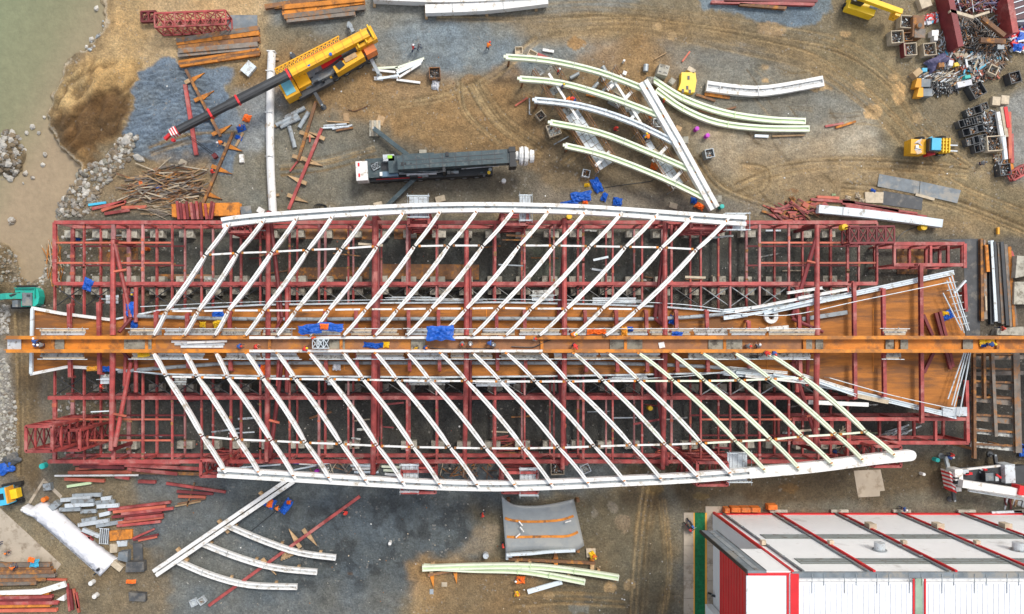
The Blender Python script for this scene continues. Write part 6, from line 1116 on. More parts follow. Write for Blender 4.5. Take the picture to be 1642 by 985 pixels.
# --- grey crane
t = thing('mobile_crane', 'dark slate mobile crane with a white cab and thick folded boom', 'crane', P(700, 265)); A_ = 3
mk('chassis', blackp, t, (690, 272, .6, 1.5, 16.2, 2.4, A_))
for f in (-.44, -.36, -.2, -.08, .06, .18, .28, .38):
    for s in (-1, 1): wheel(t, 690+f*196, 273-f*10+s*13, .65, .45, A_)
mk('carrier_cab', white, t, (580, 274, .8, 2.7, 1.5, 2.5, A_)); m = MB(); obox(m, 575, 264, 2.6, 2.76, .22, .45, A_); obox(m, 576, 281, 2.6, 2.76, .22, .45, A_); m.build('roof_light', redp, t); mk('windscreen', dglass, t, (571.5, 274, 1.5, 2.4, .12, 2.1, A_))
mk('front_deck', gcrane, t, (612, 269, 1.2, 2.2, 4.2, 2.5, A_)); mk('deck_well', blackp, t, (601, 267, 2.1, 2.26, 1.0, .9, A_), (616, 267, 2.1, 2.26, .8, 1.0, A_), (627, 267, 2.1, 2.27, .7, 1.0, A_)); lattice(t, P(597, 270, 2.4), P(608, 264, 2.4), .7, gsteel, 2, .05, 'guard_frame')
mk('blue_locker', M('blue_grey_paint', (.10, .17, .24), .4), t, (625, 279, 1.2, 2.5, 2.2, .65, A_)); mk('locker_end', white, t, (611, 279, 1.2, 2.55, .35, .5, A_))
mk('operator_cab', silver, t, (623, 253, 1.4, 3.0, 1.45, .85, A_)); mk('cab_window', M('lime_green', (.3, .6, .05), .4), t, (625, 251.5, 2.9, 3.05, .6, .4, A_)); mk('upper_body', gcrane, t, (660, 262, 1.4, 3.0, 6.0, 2.2, A_), (670, 249, 1.4, 2.6, 4.2, .5, A_))
a, b = P(638, 263, 3.7), P(819, 252, 3.9); MB().sweep([a, b], sec_box(1.75, 1.3)).build('boom', gcrane, t); d = (b-a).normalized(); m = MB()
for i in range(9): p = a+(b-a)*(.05+i*.115); m.sweep([p, p+d*.08], sec_box(1.82, 1.38))
m.build('boom_stiffener', dsteel, t); m = MB()
for s in (-.3, .28): m.beam(a+Vector((1, s, .66)), b+Vector((-1, s, .66)), .07, .06)
m.build('boom_rail', dsteel, t)
m = MB(); obox(m, 645, 263, 4.0, 4.42, .35, .45, A_); obox(m, 650, 262.5, 4.0, 4.42, .22, .3, A_); obox(m, 659, 262, 4.0, 4.42, .15, .15, A_); m.build('boom_slot', blackp, t)
mk('boom_clamp', blackp, t, (822, 251, 3.0, 4.7, .75, 2.5, A_), (821, 240, 2.8, 4.8, .9, .5, A_), (823, 264, 2.8, 4.8, .9, .5, A_)); mk('top_bracket', blackp, t, (717, 247, 3, 4.6, .4, .5, A_), (712, 272, 2, 4.4, .35, .6, A_))
m = MB()
for i, (x, r_) in enumerate(((829, .6), (834, 1.1), (836.5, 1.2), (842, 1.2), (844.5, 1.1), (851, .85), (854, .8))): p = P(x, 250+i*.2, 4); m.tube(p-Vector((.14, 0, 0)), p+Vector((.14, 0, 0)), r_, 16)
m.use(white); m.sweep([P(825, 251, 4), P(856, 250, 4)], sec_box(.9, .8)); m.build('boom_head', white, t)
mk('red_stripe', redp, t, (640, 286, .9, 1.7, 6.0, .07, A_)); MB().tube(P(652, 280, 2.2), P(700, 277, 2.3), .25, 10).build('exhaust', silver, t); mk('side_rail', blackp, t, (735, 277, 1.3, 1.9, 9, 1.0, A_)); MB().tube(P(740, 271, 2.6), P(800, 266, 3), .06, 6).build('hand_rail', silver, t)
for x, y, m_ in ((786, 272, gsteel), (784, 277, yellowb), (606, 257, white)): p = P(x, y, 2); MB().tube((p.x, p.y, 1.7), (p.x, p.y, 2.1), .22, 10).build('lamp', m_, t)
outrigger(t, (654, 249), (599, 206), gcrane, .55); outrigger(t, (666, 286), (620, 331), gcrane, .55)
m = MB(); m.beam(P(640, 251, 1.2), P(633, 243, 1.2), .12, .12); m.build('ladder', blackp, t)
m2 = MB(); r_ = random.Random(5)
for i in range(34): m2.use(r_.choice([dsteel, gsteel, gcrane, blackp, bluegrey])); obox(m2, r_.uniform(600, 780), r_.choice([r_.uniform(255, 262), r_.uniform(272, 284)]), 1.4, r_.uniform(1.7, 2.4), r_.uniform(.2, 1.1), r_.uniform(.12, .4), 3)
m2.build('deck_fittings', None, t)
for k in range(4): MB().sweep([P(x, y, 2.9) for x, y in smoothpts([(640, 276+k), (665, 273+k*2), (690, 275+k), (712, 272+k)], 4)], sec_o(.045, 5)).build('hose', [blackp, silver][k % 2], t)
# --- telehandler
t = thing('telehandler', 'yellow telehandler cut by the top edge, boom pointing to the scrap crates', 'telehandler', P(1385, 8)); A_ = -18
for x, y in ((1359, 11), (1394, 23), (1370, -8), (1405, 2)): wheel(t, x, y, .62, .5, A_)
mk('body', yellowb, t, (1384, 8, .7, 1.9, 3.6, 1.9, A_)); mk('cab', blackp, t, (1379, -2, 1.2, 2.7, 1.4, 1.0, A_)); MB().beam(P(1378, -4, 3), P(1445, 20, 2.4), .6, .6).build('boom', yellowb, t); MB().beam(P(1392, 4, 2.6), P(1440, 21, 2.2), .3, .3).build('boom_ram', blackp, t)
mk('boom_tip', yellow, t, (1441, 20, 1.2, 2.6, .7, .9, A_)); mk('engine_cover', gsteel, t, (1402, 10, 1.2, 2.0, 1.0, .7, A_))
# --- forklift loader
t = thing('forklift_truck', 'yellow forklift loader with a turquoise cab roof on the right earth road', 'forklift', P(1495, 235)); A_ = -2
for x, y in ((1474, 224), (1474, 246), (1508, 223), (1508, 246)): wheel(t, x, y, .6, .5, A_)
mk('chassis', yellow, t, (1492, 235, .6, 1.5, 4.6, 1.3, A_)); mk('rear_body', yellow, t, (1473, 235, .8, 2.2, 2.0, 1.9, A_)); mk('counterweight', dsteel, t, (1462.5, 235, .6, 1.7, .5, 1.6, A_))
m = MB()
for i in range(-4, 5):
    for s in (-1, 1): obox(m, 1471+abs(i)*.9, 235+s*(5+abs(i)*.5)+i*.9, 2.15, 2.26, .7, .06, 25*i/4*s)
m.build('grille_slats', cloth, t); mk('white_box', white, t, (1471, 235, 2.1, 2.4, .35, .4, A_)); mk('amber_cover', amber, t, (1483, 232, 1.4, 2.1, .8, .8, A_))
mk('cab', dglass, t, (1500, 232, 1.4, 2.9, 1.5, 1.7, A_)); mk('cab_roof', bluel, t, (1502, 231, 2.9, 3.05, 1.2, 1.55, A_)); mk('cab_frame', bluel, t, (1494, 232, 1.5, 2.85, .5, 1.6, A_), (1491, 222, 1.5, 2.0, .8, .2, 30)); mk('red_panel', redp, t, (1493, 246, 1.0, 1.8, 1.0, .5, 10))
m = MB()
for x in (1513, 1518, 1523):
    obox(m, x, 233, 1.4, 2.2, .16, 1.9, A_)
for y in (225, 230, 236, 241): obox(m, 1517, y, 1.3, 2.1, 1.2, .14, A_)
m.build('mast', yellowb, t); mk('mast_base', blackp, t, (1516, 234, .5, 1.4, 1.2, 1.6, A_)); mk('fork', silver, t, (1528, 233, .3, .45, 1.3, .16, A_)); mk('fork', silver, t, (1524, 242, .3, .45, 1.9, .16, A_))
# --- white crane at lower right
t = thing('mobile_crane', 'white mobile crane with red striped tail at the lower right edge', 'crane', P(1585, 770)); A_ = 3
mk('chassis', dsteel, t, (1585, 764, .6, 1.4, 10.0, 2.4, A_)); 
for f in (-.4, -.28, .1, .3):
    for s in (-1, 1): wheel(t, 1585+f*110, 764+s*13-f*6, .6, .42, A_)
m = MB(); c = [(1522, 755), (1530, 757), (1534, 788), (1528, 787)]
for i in range(10):
    m.use(redp if i % 2 else white); f0, f1 = i/10, (i+1)/10; q = [(c[0][0]+(c[3][0]-c[0][0])*f0, c[0][1]+(c[3][1]-c[0][1])*f0), (c[1][0]+(c[2][0]-c[1][0])*f0, c[1][1]+(c[2][1]-c[1][1])*f0+3), (c[1][0]+(c[2][0]-c[1][0])*f1, c[1][1]+(c[2][1]-c[1][1])*f1+3), (c[0][0]+(c[3][0]-c[0][0])*f1, c[0][1]+(c[3][1]-c[0][1])*f1)]
    m.prism([tuple(P(x, y, 2.4).xy) for x, y in q], .8, 2.4)
m.build('striped_tail', None, t); mk('counterweight', white, t, (1538, 765, 1.2, 2.8, 1.0, 2.0, A_), (1537, 785, 1.0, 2.4, .8, .55, A_)); mk('tail_window', blackp, t, (1535, 774, 2.2, 2.86, .5, .45, A_), (1535, 767, 2.2, 2.85, .5, .2, A_))
mk('deck', dsteel, t, (1590, 762, 1.3, 1.9, 7.6, 2.0, A_)); mk('cab', blackp, t, (1588, 764, 1.6, 2.9, 1.3, 1.3, A_)); mk('cab_roof', bluegrey, t, (1587, 765, 2.9, 3.0, 1.0, 1.0, A_)); mk('red_part', redp, t, (1554, 760, 1.8, 2.5, .9, .3, A_), (1602, 764, 1.8, 2.4, .8, .25, -35), (1581, 754, 2, 2.4, .4, .3, 0)); mk('white_part', silver, t, (1545, 757, 1.8, 2.5, 1.4, .6, A_), (1596, 768, 1.6, 2.3, .9, .6, A_), (1576, 756, 1.8, 2.2, .5, .5, 0))
MB().beam(P(1524, 755, 1.9), P(1622, 745, 1.9), .25, .3).build('side_frame', white, t); mk('carrier_cab', silver, t, (1620, 760, .9, 2.6, 1.3, 2.4, A_))
MB().sweep([P(1540, 775, 3.3), P(1700, 799, 3.6)], sec_box(.95, .9)).build('boom', white, t); MB().sweep([P(1553, 783, 3.0), P(1700, 808, 3.0)], sec_box(.36, .35)).build('jib', white, t); MB().sweep([P(1553, 787, 3.0), P(1700, 811, 3.0)], sec_box(.2, .35)).build('jib', silver, t)
mk('boom_clamp', redp, t, (1639, 787, 2.9, 4.2, .7, 1.2, -9)); outrigger(t, (1523, 760), (1516, 733), gsteel); outrigger(t, (1528, 786), (1530, 803), dsteel); outrigger(t, (1598, 750), (1595, 730), dsteel)
# --- teal excavator and small excavator
t = thing('excavator', 'turquoise excavator at the left end of the deck, arm pointing left', 'excavator', P(42, 476)); A_ = 0
mk('track', rubber, t, (40, 461, .05, .9, 3.4, .55, 0)); mk('track', rubber, t, (38, 492, .05, .9, 3.4, .55, 0)); mk('undercarriage', dsteel, t, (39, 477, .3, .9, 2.2, 2.0, 0))
bd = [(24, 462), (56, 461), (61, 466), (63, 476), (61, 487), (56, 491), (30, 492), (28, 484), (33, 482), (33, 470), (24, 469)]
MB().prism([tuple(P(x, y, 2.1).xy) for x, y in bd], .9, 2.1).build('body', teal, t); mk('engine_hatch', bluegrey, t, (43, 480, 2.0, 2.3, 1.3, 1.7, 0)); mk('hatch_detail', dsteel, t, (45, 474, 2.25, 2.4, .4, .25, 0)); mk('cab', bluegrey, t, (24, 487, .9, 2.8, .7, .9, 0)); mk('hand_rail', teal, t, (38, 462, 2.1, 2.5, 2.6, .08, 0), (55, 470, 2.1, 2.4, .08, 1.2, 0))
MB().sweep([P(34, 475, 2.2), P(12, 475, 3.4), P(-25, 479, 1.5)], sec_box(.75, .6)).build('arm', teal, t); MB().tube(P(32, 470, 2.3), P(16, 474, 3.5), .12, 8).build('arm_ram', dsteel, t); MB().prism([tuple(P(x, y, .9).xy) for x, y in ((-30, 472), (-20, 472), (-20, 486), (-30, 486))], .2, .9).build('bucket', dsteel, t)
t = thing('small_excavator', 'small blue and yellow excavator at the lower left edge', 'excavator', P(12, 795)); mk('track', rubber, t, (18, 778, .05, .7, 2.6, .5, 10)); mk('track', rubber, t, (20, 806, .05, .7, 2.6, .5, 10)); mk('undercarriage', dsteel, t, (19, 792, .2, .9, 2.0, 1.8, 10)); mk('engine_cover', yellowb, t, (19, 793, .9, 1.9, 1.3, 1.2, 10))
mk('cab', bluel, t, (4, 797, .8, 2.4, 1.3, 2.2, 10)); mk('cab_band', amber, t, (10, 795, 1.0, 2.5, .2, 2.1, 10)); mk('cab_window', dglass, t, (2, 797, 2.35, 2.5, .5, .8, 10))
# --- yellow buckets in scrap yard
for i, (x, y) in enumerate([(1472, 133), (1475, 148)]):
    t = thing('loader_bucket', ['upper', 'lower'][i]+' yellow steel bucket beside the black wire heap', 'bucket', P(x, y), 'yellow buckets in the scrap yard'); p = P(x, y, 1)
    MB().prism([(p.x-.4, p.y-.55), (p.x-.1, p.y+.6), (p.x+.45, p.y+.6), (p.x+.45, p.y-.6), (p.x-.2, p.y-.6)], .05, 1.0).build('shell', amber, t); MB().box((p.x+1.1, p.y, .5), (1.2, 1.0, .9)).build('load', bluegrey, t)
# --- motorcycles beside the hall
def motorbike(label, x, y, ang, col):
    c = P(x, y, .5); t = thing('motorcycle', label, 'motorcycle', (c.x, c.y, 0)); X = Matrix.Translation((c.x, c.y, 0)) @ Matrix.Rotation(R(ang), 4, 'Z')
    for s in (-.62, .62): m = MB(); m.X = X; m.tube((s, -.06, .3), (s, .06, .3), .3, 14); m.build('wheel', rubber, t)
    m = MB(); m.X = X; m.sweep([(-.6, 0, .65), (-.1, 0, .7), (.25, 0, .85), (.5, 0, .8)], sec_box(.26, .35), scales=[.8, 1, 1.1, .6]); m.build('body', col, t)
    m = MB(); m.X = X; m.box((-.3, 0, .9), (.65, .26, .1)); m.build('seat', blackp, t); m = MB(); m.X = X; m.tube((.48, -.36, 1.0), (.48, .36, 1.0), .03, 6).tube((.6, 0, .3), (.45, 0, 1.0), .04, 6); m.build('handlebar', gsteel, t)
motorbike('red motorcycle parked on the pale pavement left of the green strip', 1104, 847, -55, redp); motorbike('blue motorcycle close behind the red one on the pavement', 1108, 841, -60, M('blue_paint', (.03, .12, .35), .4))
motorbike('grey scooter on the pavement against the red hall wall, upper', 1147, 955, -15, gsteel); motorbike('dark scooter on the pavement against the red hall wall, lower', 1148, 975, -10, dsteel)

# ================================================================ hall at lower right
def wpt(px, py): p = P(px, py, 0); return p.x, p.y
XW, YN = wpt(1143, 824); ZH = 21.5; XE, YS = 175.0, -95.0
siding = M('white_siding', (.86, .88, .88), .45, var=.03, dirt=(.6, .6, .58), amt=.15, dscale=.3, bump=0, inst=0)
_n = siding.node_tree; _w = _n.nodes.new('ShaderNodeTexWave'); _w.bands_direction = 'Z'; _w.inputs['Scale'].default_value = 1.2; _g = _n.nodes.new('ShaderNodeNewGeometry'); _n.links.new(_g.outputs['Position'], _w.inputs['Vector'])
_b = _n.nodes.new('ShaderNodeBump'); _b.inputs['Strength'].default_value = .5; _b.inputs['Distance'].default_value = .05; _n.links.new(_w.outputs['Fac'], _b.inputs['Height']); _n.links.new(_b.outputs[0], _n.nodes['Principled BSDF'].inputs['Normal'])
hall = thing('warehouse', 'tall white hall with red trim and grey window bands at the lower right', 'building', (XW, YN, 0))
MB().box(((XW+XE)/2, (YN+YS)/2, ZH/2-.2), (XE-XW, YN-YS, ZH-.4)).build('wall', siding, hall)
roofm = M('white_roof', (.84, .85, .87), .5, var=.03, bump=0, inst=0)
rf = MB().box(((XW+XE)/2, (YN+YS)/2-.4, ZH-.1), (XE-XW-.6, YN-YS-1.0, .36)).build('roof', roofm, hall)
m = MB(); x = XW+1.2
while x < XW+75: m.box((x, YN-15, ZH+.10), (.035, 28, .05)); x += .55
m.build('roof_seams', M('roof_seam', (.62, .65, .68), .5), rf)
m = MB(); k = 0; x = XW+2
while x < XW+75: m.box((x, YN-1.0, ZH+.13), (.05, 2.0, .06)).box((x+1.2, YN-.6, ZH+.13), (.05, 1.2, .06)); x += 3.3
m.build('gutter_bracket', gsteel, hall)
MB().box(((XW+XE)/2, YN-.15, ZH-.05), (XE-XW, .55, .3)).build('gutter', bluegrey, hall)
m = MB(); m.box(((XW+XE)/2, YN-4.3, ZH+.12), (XE-XW, .06, .05)).box(((XW+XE)/2, YN-7.6, ZH+.12), (XE-XW, .06, .05)); m.build('safety_line', gsteel, rf)
for z0, z1 in ((9.0, 10.6), (17.3, 18.9)):
    b = MB().box(((XW+XE)/2+.6, YN+.03, (z0+z1)/2), (XE-XW-3.4, .12, z1-z0)).build('window_band', M('band_grey_%d' % z0, (.20, .22, .20), .35, var=.15, scale=.3), hall)
    for q in range(3): MB().box(((XW+XE)/2+.6, YN+.10, z0+(q+.5)*(z1-z0)/3), (XE-XW-3.4, .05, .07)).build('louvre', gsteel, b)
MB().box(((XW+XE)/2, YN+.05, .25), (XE-XW, .18, .5)).build('plinth', redp, hall)
x = XW; i = 0
ribx = [XW+.1]+[wpt(1244+100*k, 824)[0] for k in range(9)]
for x in ribx:
    MB().box((x, YN+.16, ZH/2), (.25, .3, ZH)).build('corner_trim' if x == ribx[0] else 'red_pilaster', redp, hall)
    dp_ = MB().box((x-(.55 if x != ribx[0] else -1.15), YN+.13, ZH/2), (.22, .22, ZH-.2)).build('downpipe', bluegrey, hall)
    for z in (3, 6.5, 10, 13.5, 17): MB().box((x-(.55 if x != ribx[0] else -1.15), YN+.26, z), (.36, .06, .1)).build('pipe_clip', gsteel, dp_)
for i, x in enumerate(ribx[1:]):
    if i >= 1: b = MB().box((x+.2, YN+.5, 6.7), (.8, .55, 1.0)).box((x+.2, YN+.5, 7.26), (.9, .65, .1)); b.build('wall_box', woodp, hall)
    MB().box((x+.1, YN+.5, 13.2), (.5, .4, .5)).build('wall_box', woodp, hall)
MB().box((XW+.9, YN+.4, 13.0), (.5, .5, .5)).build('wall_box', woodp, hall)
for x in (46.8, 62.3, 78):
    v = MB().tube((x, YN, 14.6), (x, YN+.9, 14.6), .55, 16).build('vent_pipe', silver, hall); MB().tube((x, YN+.06, 14.6), (x, YN+.14, 14.6), .75, 16).build('vent_collar', gsteel, v)
MB().box((XW+.2, (YN+YS)/2, ZH+.05), (.85, YN-YS, .35)).build('roof_edge_trim', redp, hall)
sk = XW+(wpt(1463, 0)[0]-XW); xs_ = P(1472, 950, ZH).x
MB().box((xs_, YN-25, ZH+.13), (.75, 49, .06)).build('skylight', M('skylight_green', (.28, .38, .28), .3), hall)
for s in (-.55, .6): MB().box((xs_+s, YN-25, ZH+.16), (.16, 49, .1)).build('skylight_trim', redp, hall)
# overhanging red block on the west side
redsid = M('red_siding', (.60, .045, .05), .45, var=.12, scale=.3, bump=0)
XO0, XO1, YO = 28.9, XW-.01, P(1190, 919, ZH).y; zo = 14.6; zt = ZH-.1
blk = MB().box(((XO0+XO1)/2, (YO+YS)/2, (zo+zt)/2), (XO1-XO0, YO-YS, zt-zo)).build('overhang_block', redsid, hall); MB().box(((XO0+XO1)/2+.1, (YO+YS)/2, zt+.08), (XO1-XO0-.2, YO-YS-.3, .16)).build('overhang_roof', roofm, blk)
for k in range(9): MB().box((XO0-.03, (YO+YS)/2, zo+.4+k*.72), (.05, YO-YS, .07)).build('siding_groove', redp, blk)
MB().box((30.0, YO+.12, 14.9), (1.9, .3, 13.4)).build('grey_fin', bluegrey, hall); MB().box((28.98, YO+.15, 14.9), (.14, .4, 13.5)).build('fin_edge', blackp, hall); MB().box((30.97, YO+.16, 14.9), (.06, .3, 13.3)).build('fin_edge', blackp, hall); MB().box((30.1, YO+.29, 14.9), (.5, .06, 13.3)).build('fin_rib', gsteel, hall)
MB().box(((30.98+XO1)/2, YO+.08, (zo+zt)/2), (XO1-30.98, .14, zt-zo)).build('white_cladding', siding, hall)
MB().box((XW-.02, YN-.95, 7.3), (.1, 1.9, 14.5)).build('white_cladding', siding, hall)
MB().box(((XO0+XO1)/2, YO-.1, zt+.18), (XO1-XO0, .22, .12)).build('overhang_trim', redp, blk); MB().box((XO0+.1, (YO+YS)/2, zt+.18), (.16, YO-YS, .12)).build('overhang_trim', whiteb, blk)
for dx, m_ in ((-.45, redp), (-.2, whiteb)): MB().box((XO1+dx, (YO+YS)/2, zt+.2), (.18, YO-YS, .12)).build('overhang_trim', m_, blk)
for k in range(14): MB().box(((XO0+XO1)/2, YO-1-k*.85, zt+.17), (XO1-XO0-.4, .03, .03)).build('roof_seam', silver, blk)
MB().box((XW-.6, (YN+YS)/2-6, 3), (.9, YN-YS-12, 6)).build('recess_wall', siding, hall)
# pavement and painted strips, kerb
def strip(name, x0, x1, z, m, y0=822, lab=None):
    a, b = P(x0, y0), P(x1, 1700); o = MB().box(((a.x+b.x)/2, (a.y+b.y)/2, z/2-.1), (b.x-a.x, a.y-b.y, z+.2)).build(name, m); struct(o)
strip('pavement', 1096, 1146, .12, slab); strip('green_path', 1113.5, 1130, .128, greenp, 822); strip('painted_line', 1111.5, 1113.4, .132, amber); strip('painted_line', 1130.1, 1133, .132, amber)
a, b = P(1131, 812), P(1158, 826); struct(MB().box(((a.x+b.x)/2, (a.y+b.y)/2, .02), (b.x-a.x, a.y-b.y, .14)).build('pavement', slab))
for i in range(6):
    y = 875+i*28; struct(MB().box((P(1104, y).x, P(1104, y).y, .125), (1.4, .05, .02)).build('pavement_joint', concd)); struct(MB().box((P(1144, y).x, P(1144, y).y, .125), (1.6, .05, .02)).build('pavement_joint', concd))
for i, (x, y) in enumerate([(1166, 819), (1180, 818), (1196, 818), (1212, 818), (1239, 814)]):
    c = P(x, y, .8); t = thing('barrier', f'{ORD[i]} orange plastic barrier block from the left along the hall foot', 'barrier', (c.x, c.y, 0), 'orange barriers along the hall'); w = .65 if i == 0 else 1.25
    MB().box((c.x, c.y, .45), (w, .8, .9), rnd.uniform(-.05, .05), .95, .75).build('body', orangeb, t); MB().box((c.x-.3*w, c.y+.1, .93), (.18, .18, .08)).box((c.x+.3*w, c.y-.1, .93), (.18, .18, .08)).build('cap', orange, t)
for i, x in enumerate((1249, 1347, 1447, 1551, 1640)):
    c = P(x, 820, .4); one('kerb_block', MB().box((c.x, c.y, .2), (2.3, .35, .4)), conc, f'{ORD[i]} pale concrete kerb block from the left at the hall foot', 'concrete block', 'kerb blocks at the hall foot')
heap('timber_stack', 'small stack of rusty posts behind the hall beside the white crane', 'timber', [(1612, 798), (1640, 798), (1645, 808), (1612, 810)], 14, [redd, wood, silver], 1.0, 1.6, .15, .25, .2, ang=1.5, spread=.1, seed=61)
bar('loose_bar', (1590, 822, .3), (1638, 820, .3), sec_box(.3, .2), whiteb, 'thin pale bar at the hall foot near the white crane', 'steel bar')

# ================================================================ rocks on the bank
k = 0
def rocks_stuff(name, label, pts, n, r0, r1, seed, mats=(rockm,)):
    r_ = random.Random(seed); m = MB(); xs = [p[0] for p in pts]; ys = [p[1] for p in pts]; c = 0
    while c < n:
        x, y = r_.uniform(min(xs), max(xs)), r_.uniform(min(ys), max(ys)); ins = False; q = len(pts)
        for i in range(q):
            x0, y0 = pts[i]; x1, y1 = pts[(i+1) % q]
            if (y0 > y) != (y1 > y) and x < x0+(y-y0)*(x1-x0)/(y1-y0): ins = not ins
        if not ins: continue
        c += 1; r = r_.uniform(r0, r1)*r_.choice([.6, .8, 1, 1.2]); p = P(x, y); m.use(r_.choice(mats)); m.rock((p.x, p.y, hgt(x, y)+r*.15), r, .6, c+seed*1000)
    return one(name, m, mats[0], label, 'rocks', None, 'stuff')
pale = M('pale_rock', (.46, .44, .39), .85, var=.3, scale=2, bump=.5, bscale=5)
brn = M('brown_rock', (.22, .17, .11), .9, var=.35, scale=2, bump=.5)
rocks_stuff('riprap', 'bank of grey riprap stones between the river and the trestle', [(225, 215), (205, 262), (165, 300), (150, 345), (88, 350), (92, 315), (125, 275), (165, 258), (198, 215)], 640, .13, .45, 1, (rockm, rockm, pale, brn, brn, concd))
rocks_stuff('rubble', 'stony mound in the river at the left edge', [(0, 210), (30, 205), (38, 235), (30, 265), (18, 290), (0, 292)], 240, .12, .45, 2, (rockm, brn, pale))
rocks_stuff('rubble', 'rubble shore left of the turquoise excavator', [(0, 395), (20, 400), (24, 420), (60, 450), (62, 458), (0, 458)], 200, .1, .38, 3, (rockm, brn, concd))
rocks_stuff('rubble', 'narrow strip of stones at the left end of the upper trestle', [(62, 360), (75, 365), (74, 490), (62, 500), (60, 430)], 130, .1, .32, 4, (rockm, pale))
rocks_stuff('rubble', 'pale rubble along the left edge below the girder', [(0, 575), (10, 575), (24, 640), (30, 740), (0, 740)], 420, .08, .3, 5, (pale, rockm, conc))
rocks_stuff('rubble', 'pale rubble at the left edge above the girder', [(0, 490), (16, 490), (14, 535), (0, 535)], 120, .08, .3, 6, (pale, rockm))
rocks_stuff('gravel_debris', 'small stones scattered at the river edge of the sand bank', [(140, 15), (168, 20), (165, 45), (150, 80), (125, 90)], 45, .1, .35, 7, (rockm, gsteel))
rocks_stuff('gravel_debris', 'small stones in the bays at the left end of the trestle', [(95, 370), (240, 370), (240, 480), (95, 480)], 180, .08, .28, 8, (rockm, pale, brn))
rocks_stuff('gravel_debris', 'small stones in the lower left bays', [(90, 605), (215, 610), (215, 735), (90, 735)], 180, .08, .26, 9, (rockm, pale, brn))
for i, (x, y, r_, lb_) in enumerate([(204, 224, .9, 'large pale boulder at the top of the riprap'), (224, 255, .8, 'angular pale boulder right of the riprap'), (17, 354, .75, 'dark wet boulder alone in the brown stream'), (66, 264, .4, 'grey stone in the stream between the mounds'), (50, 202, .5, 'pale stone at the river side above the left mound'), (40, 212, .35, 'flat stone beside the left river mound'), (60, 212, .3, 'small brown stone beside the left river mound'),
        (38, 278, .4, 'pair-like dark stone in the upper stream'), (50, 284, .35, 'small dark stone in the upper stream'), (35, 293, .2, 'smallest pale stone in the upper stream'), (70, 247, .5, 'dark stone cluster piece near the sand bank'), (69, 187, .3, 'white stone at the foot of the sand bank'), (152, 12, .5, 'grey slab at the river edge near the top'), (145, 62, .55, 'grey tilted slab at the river edge by the sand'), (139, 75, .4, 'dark slab at the river edge below the tilted one'), (103, 319, .5, 'pale boulder at the lower riprap edge'), (138, 312, .5, 'round boulder in the middle of the riprap'), (100, 338, .45, 'flat boulder where riprap meets the trestle')]):
    m = MB(); p = P(x, y); m.rock((0, 0, 0), r_, .6, i+77); o = m.build('boulder', rockm if i in (2, 7, 8, 10) else pale, None, (0, 0, 0)); o.location = (p.x, p.y, max(hgt(x, y), WZ)+.1); tag(o, lb_, 'boulder')
rocks_stuff('litter', 'bits of pale litter and chips scattered over the yard', [(250, 100), (1340, 60), (1640, 330), (1200, 345), (250, 345)], 260, .05, .13, 10, (pale, white, woodp, rustb))
rocks_stuff('litter', 'bits of litter and chips on the lower yard', [(230, 790), (1090, 800), (1090, 985), (230, 985)], 170, .05, .12, 11, (pale, white, woodp, rustb))
rocks_stuff('litter', 'bits of litter lying inside the trestle bays', [(240, 385), (1400, 385), (1400, 470), (240, 470)], 160, .05, .12, 12, (pale, white, woodp, redo))
rocks_stuff('litter', 'bits of litter lying inside the lower trestle bays', [(215, 625), (1400, 625), (1400, 735), (215, 735)], 160, .05, .12, 13, (pale, white, woodp, redo))
